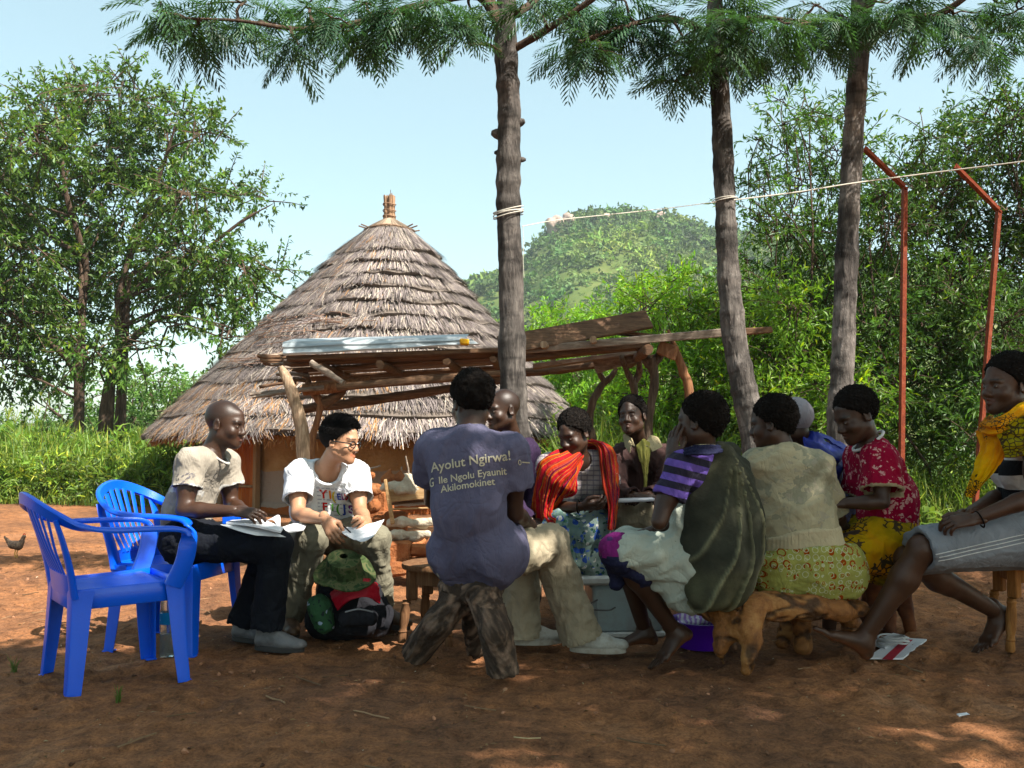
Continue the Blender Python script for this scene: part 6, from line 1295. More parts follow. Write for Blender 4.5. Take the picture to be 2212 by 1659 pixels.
    # ---- woman in red shawl
    p = H('woman wrapped in a red and orange striped shawl with floral skirt, hands clasped', dict(head=(1240, 936, 5.0), neck=(1248, 994, 5.08), shR=(1184, 1004, 5.02), shL=(1306, 998, 5.12), elR=(1204, 1098, 4.92), wrR=(1262, 1094, 4.72), elL=(1326, 1090, 5.0), wrL=(1300, 1090, 4.80), hpR=(1212, 1120, 5.28), hpL=(1282, 1120, 5.30), knR=(1206, 1140, 4.84), knL=(1288, 1140, 4.86), anR=(1215, 1290, 5.0), anL=(1282, 1290, 5.05), mid=(1248, 1060, 5.18)), (-.62, -.72, -.34), (-.1, 0, 1), .97, SK1, True)
    p.hands_spec = {'R': dict(d=A(.75, -.55, .05), n=A(-.2, -.6, -.75), curl=.65, thumb=.4), 'L': dict(d=A(-.55, -.7, .1), n=A(.5, -.5, .6), curl=.6, thumb=.5)}
    p.build_body(legs='LR', thick=.014, hnoise=.005); p.top('blouse', F_PLAID, hem=-.02, sleeve=.55, slr=(.062, .07), amp=.009, bust=1, neckr=.058, nopen=(.03, -.02))
    f = Field(); J = p.J
    for q in 'LR': f.rc(J['hp' + q], J['kn' + q], .12, .088, .05); f.rc(J['kn' + q] + A(0, 0, -.01), J['kn' + q] + A(.0, .05, -.36), .086, .11, .05, clip=[(A(0, 0, .30), A(0, 0, -1))])
    f.rc((J['knL'] + J['knR']) / 2 - A(0, 0, .03), (J['hpL'] + J['hpR']) / 2, .09, .12, .06); f.rc((J['knL'] + J['knR']) / 2 - A(0, -.03, .1), (J['knL'] + J['knR']) / 2 - A(0, -.05, .35), .10, .12, .06, clip=[(A(0, 0, .36), A(0, 0, -1))])
    V, F = f.solve(.009); V = cloth(V, F, .016, 7, A(0, 0, 1), off=5); build('skirt', MB().add(V, F), F_FLOR, p.root)
    D = 4.98
    V, F, C = sheet([[P(1236, 968, 5.12), P(1200, 976, 4.95), P(1166, 1000, 4.93), P(1160, 1035, 4.98), P(1150, 1090, 4.98), P(1150, 1128, 4.95)], [P(1250, 975, 4.98), P(1222, 990, 4.86), P(1182, 1012, 4.83), P(1172, 1050, 4.84), P(1166, 1095, 4.86), P(1172, 1135, 4.84)],
                     [P(1258, 985, 4.92), P(1236, 1015, 4.82), P(1208, 1042, 4.78), P(1196, 1072, 4.82), P(1185, 1112, 4.80), P(1200, 1128, 4.74)], [P(1256, 1000, 4.92), P(1248, 1035, 4.82), P(1246, 1065, 4.80), P(1228, 1074, 4.86), P(1212, 1078, 4.95), P(1190, 1090, 4.98)]], 90, 60, .016, 6, .006, .25, 2); build('shawl', MB().add(V, F, C), F_SHAWL, p.root)
    V, F, C = sheet([[P(1262, 958, 5.12), P(1290, 966, 5.02), P(1296, 1005, 4.95), P(1302, 1050, 4.86), P(1314, 1095, 4.76), P(1312, 1140, 4.72)], [P(1268, 952, 5.16), P(1302, 962, 5.03), P(1312, 1005, 4.95), P(1318, 1050, 4.86), P(1322, 1095, 4.76), P(1318, 1145, 4.72)],
                     [P(1274, 950, 5.2), P(1315, 966, 5.08), P(1328, 1010, 5.0), P(1328, 1055, 4.92), P(1328, 1100, 4.84), P(1322, 1145, 4.78)], [P(1278, 952, 5.26), P(1322, 972, 5.2), P(1334, 1020, 5.12), P(1334, 1060, 5.05), P(1330, 1105, 4.95), P(1326, 1140, 4.88)]], 90, 50, .014, 5, .006, .25, 5); build('shawl_end', MB().add(V, F, C), F_SHAWL, p.root)
    V, F, C = sheet([[P(1234, 966, 5.15), P(1250, 960, 5.28), P(1275, 952, 5.24)], [P(1200, 976, 5.08), P(1250, 985, 5.34), P(1318, 968, 5.16)], [P(1172, 1010, 5.08), P(1245, 1040, 5.36), P(1330, 1030, 5.14)], [P(1166, 1080, 5.08), P(1245, 1090, 5.36), P(1330, 1090, 5.1)]], 40, 40, .01, 4, .006, .25, 7); build('shawl_back', MB().add(V, F, C), F_SHAWL, p.root)
    build('bracelet', MB().add(*ring(J['wrR'] - A(.03, 0, 0), A(1, -.3, 0), .032, .004)), HAIRM, p.root)
    for q in 'LR': pass
    # ---- person in brown jacket
    p = H('person in a brown corduroy jacket with cream collar, eyes closed, holding a board', dict(head=(1365, 899, 5.45), neck=(1378, 962, 5.55), shR=(1332, 988, 5.5), shL=(1432, 985, 5.6), elR=(1330, 1060, 5.35), wrR=(1372, 1072, 5.16), elL=(1440, 1060, 5.4), wrL=(1398, 1070, 5.2), hpR=(1352, 1115, 5.72), hpL=(1410, 1115, 5.75), knR=(1350, 1118, 5.3), knL=(1396, 1112, 5.3), anR=(1350, 1262, 5.45), anL=(1400, 1262, 5.45), mid=(1380, 1040, 5.64)), (-.45, -.86, .10), (-.1, .05, 1), .98)
    p.hands_spec = {'R': dict(d=A(.9, -.3, 0), n=A(0, -.3, .9), curl=.5), 'L': dict(d=A(-.8, -.5, 0), n=A(0, -.2, .9), curl=.5)}
    p.build_body(closed=True, legs='LR', thick=.010, hnoise=.004); p.top('jacket', F_BROWN, full=True, hem=-.1, belly=.135, chest=.15, slr=(.07, .072), amp=.016, neckr=.066, nopen=(.03, -.01), ns=9); p.trousers(F_BEIGE, amp=.010)
    D = 5.42; 
    V, F, C = sheet([[P(1362, 945, 5.40), P(1346, 938, 5.46), P(1350, 965, 5.42)], [P(1372, 964, 5.36), P(1364, 962, 5.37), P(1360, 978, 5.37)]], 20, 14, .0, 1, .006); build('collar', MB().add(V, F), F_CREAM, p.root)
    V, F, C = sheet([[P(1404, 940, 5.45), P(1420, 946, 5.52), P(1430, 966, 5.50)], [P(1390, 962, 5.36), P(1402, 968, 5.37), P(1408, 976, 5.38)]], 20, 14, .0, 1, .006); build('collar', MB().add(V, F), F_CREAM, p.root)
    V, F, C = sheet([[P(1374, 962, 5.37), P(1380, 990, 5.36), P(1390, 1020, 5.37), P(1392, 1062, 5.36)], [P(1390, 948, 5.37), P(1392, 985, 5.34), P(1396, 1020, 5.355), P(1394, 1062, 5.355)], [P(1404, 956, 5.38), P(1404, 985, 5.36), P(1400, 1010, 5.37), P(1396, 1062, 5.36)]], 40, 20, .006, 3, .005); build('scarf', MB().add(V, F), F_YEL, p.root)
    for q in 'LR': an = p.J['an' + q]; shoe(A(an[0], an[1], .098), A(-.3, -.9, 0), A(0, 0, 1), .98, (SHOE_BR, SOLE_D), p.root)
    o = build('clipboard', MB().add(*box(P(1367, 1080, 5.05), (.23, .16, .012), nrm(A(1, 0, .04)), A(0, 1, 0), bev=.003)), M('pale_board', (.62, .62, .66), (.5, .5, .55))); tag(o, 'pale board with papers on the lap of the person in the brown jacket', 'board')
    return
def ring(c, n, r, t_, m=26):
    x, y, z = frame(n); th = np.linspace(0, 2 * np.pi, m); return sweep(c + np.outer(np.cos(th), x) * r + np.outer(np.sin(th), z) * r, t_, 6)
def thing_part(n, r): return r
PA = {}
DEBUG = False
persons()

def persons2():
    H = Human
    # ---- woman with striped tee and green wrap, face in hand
    p = H('barefoot woman in purple striped tee and dark green wrap, resting her face in her hand', dict(head=(1512, 912, 4.12), neck=(1522, 982, 4.14), shL=(1474, 1006, 4.02), shR=(1568, 1004, 4.28), elL=(1424, 1128, 3.98), wrL=(1449, 986, 4.10), elR=(1478, 1130, 4.25), wrR=(1392, 1152, 4.2), hpL=(1524, 1216, 4.14), hpR=(1536, 1212, 4.34), knL=(1338, 1192, 4.12), knR=(1345, 1186, 4.30), anL=(1456, 1362, 4.28), anR=(1392, 1360, 4.52), mid=(1552, 1105, 4.22)), (-.82, .55, .02), (.02, 0, 1), 1.0, SK1, True)
    p.calf = {'L': A(.9, .0, .3), 'R': A(.9, 0, .3)}
    p.hands_spec = {'L': dict(d=A(.16, .05, 1), n=A(-.80, -.62, 0), curl=[.22, .2, .25, .3], spread=.16, thumb=.2), 'R': dict(d=A(-.85, 0, -.35), n=A(.1, -.45, .85), curl=[.9, .8, .7, .7], thumb=.6)}
    p.feet_spec = {'L': dict(t=A(-.80, -.12, -.62), u=A(-.62, 0, .78), m=A(0, 1, 0)), 'R': dict(t=A(-1, -.1, -.05), u=A(-.05, 0, 1), m=A(0, -1, 0))}
    p.build_body(legs='LR', thick=.016, hnoise=.006, back=.012); p.top('striped_tee', F_STR, hem=.0, belly=.12, sleeve=.58, slr=(.066, .078), amp=.010, neckr=.064, nopen=(.0, -.005)); J = p.J
    f = Field(); p.torso(f, .022, .12, .12, .13, -.05, clip=[(p.mid(.66), p.up)], fl=.85)
    f.rc(J['hpL'] + A(0, .0, 0), J['knL'] + A(.03, 0, .0), .115, .092, .04); f.rc(J['hpR'], J['knR'] + A(.03, 0, 0), .115, .092, .05); f.rc(J['hip'] + A(-.05, -.02, -.03), (J['knL'] + J['knR']) / 2 + A(.16, 0, -.06), .13, .085, .05); f.rc(P(1505, 1240, 4.2), P(1455, 1225, 4.2), .095, .09, .05)
    f.rc(P(1385, 1215, 4.16), P(1470, 1278, 4.16), .045, .075, .06); f.rc(P(1440, 1240, 4.2), P(1500, 1285, 4.14), .07, .07, .06); f.rc(P(1480, 1110, 4.12), P(1490, 1210, 4.10), .06, .09, .05); V, F = f.solve(.0095); V = cloth(V, F, .020, 6, nrm(A(-1, 0, -.55)), off=2, st=.6); build('dress', MB().add(V, F), F_DRESS, p.root)
    f = Field(); f.rc(J['knL'] + A(-.01, 0, .0), J['knR'] + A(-.01, .03, 0), .082, .078, .03); f.rc(J['knL'] + A(.02, 0, -.02), J['knL'] + A(.11, .04, -.10), .078, .07, .04); f.rc((J['knL'] + J['knR']) / 2 + A(-.03, 0, -.02), (J['knL'] + J['knR']) / 2 + A(-.02, .0, -.15), .06, .035, .04); f.rc(J['knR'] + A(.05, 0, -.05), J['knR'] + A(.12, .0, -.12), .08, .06, .04)
    V, F = f.solve(.0095); V = cloth(V, F, .014, 7, A(-1, 0, -.3), off=6); mg = (V[:, 2] > J['knL'][2] - .015 + .02 * fbm(V, 30, 2)) & (V[:, 0] < J['knL'][0] + .02); fm = mg[F].mean(1) > .5; build('navy_underskirt', MB().add(V, F[~fm]).add(V, F[fm], mi=1), [F_NAVY, F_MAG], p.root)
    # wrap bag hanging from the shoulder
    f = Field(); k = P(1566, 972, 4.08); pts = [(1566, 980, 4.08, .045), (1564, 1040, 4.10, .110), (1560, 1120, 4.10, .160), (1556, 1190, 4.10, .176), (1548, 1240, 4.10, .155)]
    for a, b in zip(pts[:-1], pts[1:]): f.rc(P(*a[:3]), P(*b[:3]), a[3], b[3], .05, flat=(A(0, 1, 0), .85))
    f.rc(P(1590, 1010, 4.16), P(1600, 1180, 4.16), .06, .10, .06); f.rc(P(1535, 1258, 4.08), P(1580, 1262, 4.12), .085, .09, .06); f.rc(P(1508, 1285, 4.02), P(1545, 1285, 4.06), .04, .06, .05); f.rc(P(1556, 968, 4.12), P(1584, 974, 4.18), .030, .034, .02)
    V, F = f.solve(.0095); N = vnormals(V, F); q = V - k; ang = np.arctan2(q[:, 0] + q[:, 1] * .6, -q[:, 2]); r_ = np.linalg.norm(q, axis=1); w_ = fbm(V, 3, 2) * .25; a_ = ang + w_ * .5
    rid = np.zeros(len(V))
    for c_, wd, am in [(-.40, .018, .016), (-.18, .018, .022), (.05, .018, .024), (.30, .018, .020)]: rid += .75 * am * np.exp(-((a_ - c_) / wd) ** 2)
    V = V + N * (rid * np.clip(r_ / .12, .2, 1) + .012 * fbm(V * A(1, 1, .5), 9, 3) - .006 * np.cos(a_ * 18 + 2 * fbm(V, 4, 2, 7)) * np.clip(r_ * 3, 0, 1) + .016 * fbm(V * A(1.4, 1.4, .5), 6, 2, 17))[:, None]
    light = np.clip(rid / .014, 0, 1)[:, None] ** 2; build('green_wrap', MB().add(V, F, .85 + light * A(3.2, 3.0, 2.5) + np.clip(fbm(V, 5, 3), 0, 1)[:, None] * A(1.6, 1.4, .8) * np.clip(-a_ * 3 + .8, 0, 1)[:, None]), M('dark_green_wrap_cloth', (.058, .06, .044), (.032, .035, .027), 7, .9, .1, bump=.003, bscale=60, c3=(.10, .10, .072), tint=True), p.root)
    V, F, C = sheet([[P(1474, 976, 4.02), P(1490, 968, 3.98), P(1520, 962, 3.96), P(1552, 962, 4.02)], [P(1478, 986, 3.98), P(1495, 984, 3.93), P(1525, 984, 3.93), P(1560, 978, 4.0)]], 30, 12, .005, 2, .008); build('neck_cloth', MB().add(V, F), F_NAVY, p.root)
    build('necklace', MB().add(*sweep(smoothpath([P(1492, 966, 4.06), P(1510, 962, 4.01), P(1540, 962, 4.02), P(1556, 966, 4.1)], 20), .005, 6)), F_CREAM, p.root)
    # ---- woman in cream blouse from behind
    p = H('woman seen from behind in mottled cream blouse and yellow printed skirt on carved bench', dict(head=(1668, 914, 4.42), neck=(1694, 972, 4.40), shL=(1632, 1000, 4.40), shR=(1768, 1004, 4.36), elL=(1636, 1110, 4.5), wrL=(1650, 1180, 4.70), elR=(1804, 1110, 4.48), wrR=(1828, 1150, 4.66), hpL=(1704, 1220, 4.36), hpR=(1786, 1220, 4.34), knL=(1690, 1205, 4.78), knR=(1800, 1205, 4.78), anL=(1700, 1370, 4.85), anR=(1790, 1370, 4.85), mid=(1720, 1110, 4.36)), (-.86, .48, -.12), (-.08, 0, 1), 1.0, SK1, True)
    p.hands_spec = {'R': dict(d=A(-.05, .5, -.7), n=A(.8, 0, .3), curl=.5), 'L': dict(d=A(0, .8, -.3), n=A(0, 0, 1))}
    p.build_body(legs='LR', thick=.014, hnoise=.007, back=.012); p.top('blouse', F_HBL, hem=.035, belly=.140, chest=.15, hipr=.150, sleeve=.98, slr=(.066, .066), amp=.012, neckr=.062, fl=.72, dirn=A(.9, 0, .35), ns=6); J = p.J
    f = Field(); p.torso(f, .020, .138, .13, .152, .0, clip=[(p.mid(.10), -p.up), (p.mid(.30), p.up)], fl=.76); V, F = f.solve(.0075); V = V + vnormals(V, F) * (np.sin(V[:, 0] * 420) * .0018 + fbm(V, 9, 2) * .006)[:, None]; build('ribbed_waistband', MB().add(V, F), fabric('ribbed_cream', (.56, .49, .34), (.46, .40, .27)), p.root)
    f = Field(); f.rc(J['hpL'] + A(-.03, 0, -.0), J['hpR'] + A(.03, 0, -.0), .148, .148, .04, clip=[(p.mid(.14), p.up), (P(1700, 1288, 4.3), A(0, 0, -1))]); f.rc(J['hpL'] + A(-.03, 0, -.06), J['hpR'] + A(.04, 0, -.06), .135, .135, .05, clip=[(P(1700, 1288, 4.3), A(0, 0, -1))]); f.rc(J['hip'], p.mid(.2), .16, .14, .04, clip=[(p.mid(.16), p.up)])
    for q in 'LR': f.rc(J['hp' + q], J['kn' + q], .12, .09, .05)
    V, F = f.solve(.0095); V = cloth(V, F, .010, 6, A(1, 0, .1), off=8); build('printed_skirt', MB().add(V, F), F_RING, p.root)
    # ---- person in blue cloth behind her
    p = H('person with a greyish cap under a royal blue cloth, hidden behind the cream blouse woman', dict(head=(1712, 914, 4.95), neck=(1742, 972, 5.0), shL=(1720, 1000, 4.85), shR=(1806, 985, 5.1), elL=(1740, 1090, 4.8), wrL=(1720, 1130, 4.9), elR=(1830, 1080, 5.1), wrR=(1800, 1130, 5.0), hpL=(1800, 1160, 5.1), hpR=(1840, 1160, 5.25), knL=(1720, 1170, 5.1), knR=(1740, 1165, 5.3), anL=(1730, 1310, 5.1), anR=(1750, 1310, 5.3), mid=(1795, 1060, 5.1)), (-.75, .62, -.2), (-.1, 0, 1), 1.0)
    p.hands_spec = {'R': dict(d=A(-.8, 0, -.2), n=A(0, 0, 1)), 'L': dict(d=A(-.8, 0, -.2), n=A(0, 0, 1))}; p.build_body(hair='no', legs='LR'); p.top('dark_shirt', F_NAVY, full=True, hem=-.1, slr=(.064, .066)); J = p.J
    V, F = hair_mesh(J['head'], p.R, 1.0, .010, .003, 30); build('cap', MB().add(V, F), F_GRAY, p.root)
    for q in 'LR': an = J['an' + q]
    V, F, C = sheet([[P(1738, 930, 4.98), P(1760, 938, 4.90), P(1790, 955, 4.88), P(1828, 972, 4.95)], [P(1736, 960, 4.86), P(1765, 972, 4.78), P(1800, 985, 4.80), P(1832, 985, 4.9)], [P(1738, 1010, 4.80), P(1775, 1015, 4.74), P(1808, 1020, 4.78), P(1826, 1010, 4.9)], [P(1740, 1070, 4.78), P(1780, 1075, 4.72), P(1800, 1070, 4.78), P(1818, 1050, 4.9)], [P(1750, 1130, 4.78), P(1785, 1130, 4.74), P(1800, 1120, 4.8), P(1806, 1100, 4.9)]], 50, 60, .014, 4, .007, .3, 3); build('blue_cloth', MB().add(V, F), F_BLUE, p.root)
    V, F, C = sheet([[P(1738, 930, 4.98), P(1745, 935, 5.08), P(1770, 940, 5.15)], [P(1765, 938, 4.92), P(1785, 945, 5.05), P(1800, 955, 5.2)], [P(1800, 960, 4.9), P(1820, 962, 5.05), P(1830, 972, 5.2)], [P(1828, 976, 4.93), P(1838, 990, 5.05), P(1842, 1000, 5.2)]], 30, 40, .006, 3, .007, .3, 4); build('blue_cloth_back', MB().add(V, F), F_BLUE, p.root)
    # ---- woman in red blouse
    p = H('woman in a crimson flowered blouse and ochre wrap with white necklace, looking down', dict(head=(1848, 898, 4.52), neck=(1880, 962, 4.56), shL=(1902, 992, 4.42), shR=(1858, 990, 4.74), elL=(1906, 1084, 4.36), wrL=(1806, 1088, 4.40), elR=(1866, 1080, 4.8), wrR=(1800, 1090, 4.7), hpL=(1914, 1160, 4.50), hpR=(1908, 1158, 4.72), knL=(1842, 1178, 4.18), knR=(1786, 1180, 4.6), anL=(1800, 1315, 4.6), anR=(1800, 1320, 4.7), mid=(1920, 1065, 4.60)), (-.93, -.26, -.38), (-.3, 0, 1), 1.06, SK1, True)
    p.J['knL'] = P(1800, 1190, 4.42)
    p.hands_spec = {'L': dict(d=A(-.9, .2, -.05), n=A(0, -.4, .9), curl=.5), 'R': dict(d=A(-.8, 0, 0), n=A(0, 0, 1))}
    p.build_body(legs='LR', thick=.013, hnoise=.006, armr=.95); p.top('flowered_blouse', F_RED, hem=.02, belly=.145, chest=.150, hipr=.150, sleeve=.74, slr=(.078, .10), amp=.012, bust=1, neckr=.062, fl=.8, hemmat=F_CREAM); J = p.J
    f = Field(); p.torso(f, .02, .14, .13, .16, -.15, clip=[(p.mid(.22), p.up)], fl=.85); f.rc(J['hpL'] - A(0, 0, .03), J['knL'] + A(.09, 0, -.02), .14, .10, .05); f.rc(J['hpR'] - A(0, 0, .03), J['knR'] + A(.1, 0, -.02), .14, .10, .05); f.rc(J['hip'] - A(0, 0, .06), J['hip'] - A(.15, 0, .10), .12, .11, .05); V, F = f.solve(.009); V = cloth(V, F, .020, 6, A(-.9, 0, .5), off=12); build('ochre_wrap', MB().add(V, F), F_OCH, p.root)
    R = p.R; th = np.linspace(0, 2 * np.pi, 40); cc = p.mid(1.0) + A(-.01, 0, .022); build('necklace', MB().add(*sweep(cc + np.outer(np.cos(th), p.right) * .070 + np.outer(np.sin(th), p.front * .075 - p.up * .035), .0075, 7)), F_PINK, p.root)
    # ---- woman in orange scarf at the right edge
    p = H('woman with orange scarf, black and white top and grey skirt seated at the right edge', dict(head=(2176, 832, 4.25), neck=(2214, 926, 4.30), shL=(2236, 962, 4.12), shR=(2186, 958, 4.48), elL=(2238, 1070, 4.02), wrL=(2104, 1122, 4.05), elR=(2170, 1066, 4.5), wrR=(2094, 1108, 4.2), hpL=(2232, 1158, 4.20), hpR=(2228, 1152, 4.45), knL=(1992, 1186, 4.16), knR=(1962, 1208, 4.34), anL=(1868, 1376, 4.26), anR=(2152, 1322, 4.58), mid=(2236, 1055, 4.32)), (-.96, -.26, .0), (.05, 0, 1), 1.14, SK2, True)
    p.calf = {'L': A(.7, 0, -.5), 'R': A(.1, 0, -.9)}
    p.hands_spec = {'L': dict(d=A(-.95, .1, -.12), n=A(-.05, -.6, .8), curl=[.6, .65, .7, .75], thumb=-.3), 'R': dict(d=A(-.85, -.45, .0), n=A(0, .5, .8), curl=.5, thumb=-.3)}
    p.feet_spec = {'L': dict(t=A(-.86, .05, .50), u=A(.42, -.1, .86), m=A(0, -1, 0)), 'R': dict(t=A(-.80, -.25, -.62), u=A(-.62, 0, .78), m=A(0, 1, 0))}
    p.build_body(legs='LR', thick=.015, hnoise=.005, back=.014); p.top('striped_top', F_KTOP, hem=-.02, belly=.15, chest=.145, sleeve=.2, slr=(.06, .062), amp=.006, bust=1, neckr=.064); J = p.J
    f = Field(); f.rc(J['hpL'], J['hpR'], .145, .145, .04, clip=[(p.mid(.10), p.up)]); e = nrm(J['knL'] - J['hpL']); kL = J['knL'] + e * .03; kR = J['knR'] + e * .01
    cut = [(J['knL'] + e * .0, nrm(e + A(0, 0, -.1)))]
    f.rc(J['hpL'], kL, .128, .098, .05, clip=cut); f.rc(J['hpR'], kR + A(0, 0, .03), .128, .09, .05, clip=[(J['knR'] + e * .0, e)]); f.rc(J['hip'] - A(0, 0, .03), (kL + kR) / 2 + A(0, 0, .0), .13, .092, .05, clip=cut); f.rc(J['knL'] - e * .04, J['knL'] + e * .1, .070, .070, .004, -1); f.rc(J['knR'] - e * .04, J['knR'] + e * .1, .066, .066, .004, -1)
    V, F = f.solve(.0095); V = cloth(V, F, .009, 6, e, off=15); build('grey_skirt', MB().add(V, F), F_GSK, p.root)
    for dz in (0, .017, .034):
        pth = [J['hpL'] + (J['knL'] - J['hpL']) * u + A(0, 0, .045 - dz - .06 * u) for u in np.linspace(0, .97, 26)]; bv = BVHTree.FromPolygons([Vector(x) for x in V], [list(map(int, f_)) for f_ in F]); out = []
        for q in pth:
            h = bv.ray_cast(Vector(q + A(0, -.4, 0)), Vector((0, 1, 0)), .6); out.append(A(*h[0]) + A(0, -.002, 0) if h[0] else q)
        build('side_stripe', MB().add(*sweep(out, .0045, 5, ell=(1, .5))), F_PINK, p.root)
    build('bracelet', MB().add(*ring(J['wrL'] + A(.025, 0, 0), J['elL'] - J['wrL'], .036, .0035)), HAIRM, p.root)
    # scarf: ring round the neck and two hanging ends
    V, F, C = sheet([[P(2128, 912, 4.32), P(2118, 935, 4.12), P(2150, 940, 4.0), P(2210, 905, 4.02), P(2250, 880, 4.15)], [P(2134, 898, 4.34), P(2124, 915, 4.12), P(2152, 915, 4.0), P(2210, 880, 4.04), P(2245, 860, 4.2)], [P(2150, 900, 4.40), P(2140, 905, 4.2), P(2160, 902, 4.08), P(2206, 875, 4.12), P(2235, 860, 4.26)]], 70, 40, .012, 4, .007, .3, 1); build('scarf', MB().add(V, F), F_ORG, p.root)
    V, F, C = sheet([[P(2112, 932, 4.25), P(2120, 965, 4.2), P(2108, 1000, 4.2), P(2098, 1035, 4.2), P(2088, 1072, 4.2)], [P(2122, 915, 4.14), P(2140, 960, 4.08), P(2124, 1000, 4.08), P(2110, 1035, 4.1), P(2094, 1074, 4.14)], [P(2140, 912, 4.06), P(2165, 950, 4.02), P(2148, 1000, 4.04), P(2128, 1030, 4.06), P(2104, 1066, 4.1)], [P(2170, 905, 4.02), P(2190, 940, 3.98), P(2170, 985, 4.0), P(2146, 1020, 4.04), P(2116, 1056, 4.08)]], 70, 50, .014, 4, .007, .35, 2); build('scarf_end', MB().add(V, F), F_ORG, p.root)
    V, F, C = sheet([[P(2150, 930, 4.03), P(2200, 905, 3.98), P(2250, 880, 4.0), P(2300, 900, 4.2)], [P(2165, 965, 3.99), P(2205, 950, 3.95), P(2255, 930, 3.96), P(2310, 940, 4.2)], [P(2172, 990, 4.0), P(2212, 985, 3.96), P(2262, 975, 3.96), P(2315, 990, 4.2)]], 60, 40, .012, 4, .007, .3, 6); build('scarf_fold', MB().add(V, F), ochre('ochre_print', (.42, .34, .04), (.25, .22, .03), (.6, .36, .03), 46, .45), p.root)
persons2()
# ------------------------------------------------------------------ blue plastic armchairs
RNG = np.random.default_rng(14)
def plastic(name, c, rough=.32, dirt=.35):
    t = NT(name); n = t.noise(5, 6, .75); t.color(t.mix(t.math('MULTIPLY', t.math('SUBTRACT', n, .45), dirt * 1.2), c, (.22, .13, .08))); t.bump(t.noise(120, 2), .0006); return t.fin(rough, .5)
BLUE = plastic('blue_plastic', (.006, .13, .95), .3)
def chair(loc, yaw, label):
    root = thing('plastic_chair', (0, 0, 0), label, 'plastic chair', 'blue plastic armchairs')
    # seat: dished shell with rolled front lip
    nx, ny = 25, 25; V = []
    for j in range(ny):
        v = j / (ny - 1); y = -.215 + .45 * v
        for i in range(nx):
            u = i / (nx - 1) * 2 - 1; w = .205 + .025 * v; x = u * w; e = max(abs(u), abs(v * 2 - 1)) ** 6
            z = .425 - .022 * (1 - u * u) * (1 - (v * 2 - 1) ** 2) + .012 * v - .035 * max(0, v - .88) * 8 * .9 - .03 * max(0, abs(u) - .9) * 8
            V.append((x, y, z))
    V = np.array(V); i = np.arange(ny - 1)[:, None] * nx + np.arange(nx - 1)[None]; F = np.stack([i, i + 1, i + nx + 1, i + nx], -1).reshape(-1, 4); K = len(V); B = V - A(0, 0, .006); mb = MB().add(np.vstack([V, B]), [F, F[:, ::-1] + K]); 
    for a, b in (((-.20, -.21, .39), (-.225, .23, .395)), ((.225, .23, .395), (.20, -.21, .39)), ((-.225, .235, .395), (.225, .235, .395)), ((.20, -.215, .39), (-.20, -.215, .39))): mb.add(*beam(a, b, .008, .085, bev=.003))
    build('seat', mb, BLUE, root)
    for sx in (-1, 1):
        for (y0, y1, x0, x1) in ((.205, .240, .205, .245), (-.185, -.215, .190, .225)):
            p = smoothpath([A(sx * x0, y0, .425), A(sx * (x0 + .006), y0 + (y1 - y0) * .2, .34), A(sx * (x0 * .45 + x1 * .55), y0 * .45 + y1 * .55, .17), A(sx * x1, y1, .0)], 16); m = MB(); so = np.sign(y1)
            w = np.linspace(.070, .044, 16)
            for k in range(15):
                pass
            n = 16; rows = []
            for k in range(n):   # L-shaped channel: outer face + side face
                c = p[k]; a = w[k]; prof = [(a * .5, -a * .75), (a * .5, a * .25), (a * .42, a * .45), (a * .25, a * .5), (-a * .7, a * .5), (-a * .7, a * .5 - .006), (a * .2, a * .5 - .006), (a * .5 - .006, a * .2), (a * .5 - .006, -a * .75)]
                rows.append([c + A(sx * q[0], so * q[1], 0) for q in prof])
            R = np.array(rows); q = len(prof); i = np.arange(n - 1)[:, None] * q; j = np.arange(q)[None]; kk = (j + 1) % q; m.add(R.reshape(-1, 3), np.stack([i + j, i + kk, i + q + kk, i + q + j], -1).reshape(-1, 4) if sx * so > 0 else np.stack([i + j, i + q + j, i + q + kk, i + kk], -1).reshape(-1, 4))
            m.add(*box(p[-1] + A(sx * -.004, so * .004, .003), (w[-1] * 1.15, w[-1] * 1.1, .006), bev=.002)); build('leg', m, BLUE, root)
    half = [A(.236, .185, .415), A(.258, .225, .52), A(.268, .235, .615), A(.270, .205, .660), A(.272, .08, .672), A(.268, -.08, .676), A(.254, -.20, .695), A(.222, -.278, .735), A(.165, -.330, .772), A(.085, -.358, .798), A(0, -.366, .808)]
    pts = half + [h * A(-1, 1, 1) for h in half[-2::-1]]; p = smoothpath(pts, 110); n = len(p); t_ = np.gradient(p, axis=0); t_ /= np.linalg.norm(t_, axis=1)[:, None]
    # flat band: width direction stays radial on the back, level on the arms, lengthwise on the front supports
    Wd = []
    for k in range(n):
        x, y, z = p[k]; arm = np.clip((y + .18) / .1, 0, 1) * (z > .55); 
        if z < .62 and y > .1: w = A(0, 1, 0); 
        elif y > -.14: w = A(1, 0, 0)
        else: 
            f = np.clip((-y - .14) / .14, 0, 1); w = nrm(A(np.sign(x) * (1 - f), 0, 0) + f * nrm(A(x * 1.0, 0, .22)))
        Wd.append(nrm(w - t_[k] * np.dot(w, t_[k])))
    Wd = np.array(Wd)
    for _ in range(3): Wd[1:-1] = (Wd[:-2] + Wd[1:-1] * 2 + Wd[2:]) / 4
    Nn = np.cross(t_, Wd); hw = np.where(p[:, 2] < .64, .040, .030)[:, None]; hw = np.where((p[:, 1:2] < -.2), .026, hw); th = .011
    prof = [(-1, -.6), (-1, .2), (-.85, 1), (.85, 1), (1, .2), (1, -.6), (.9, -1.0), (-.9, -1.0)]; R = np.stack([p + Wd * hw * a + Nn * th * b for a, b in prof], 1); q = len(prof); i = np.arange(n - 1)[:, None] * q; j = np.arange(q)[None]; kk = (j + 1) % q
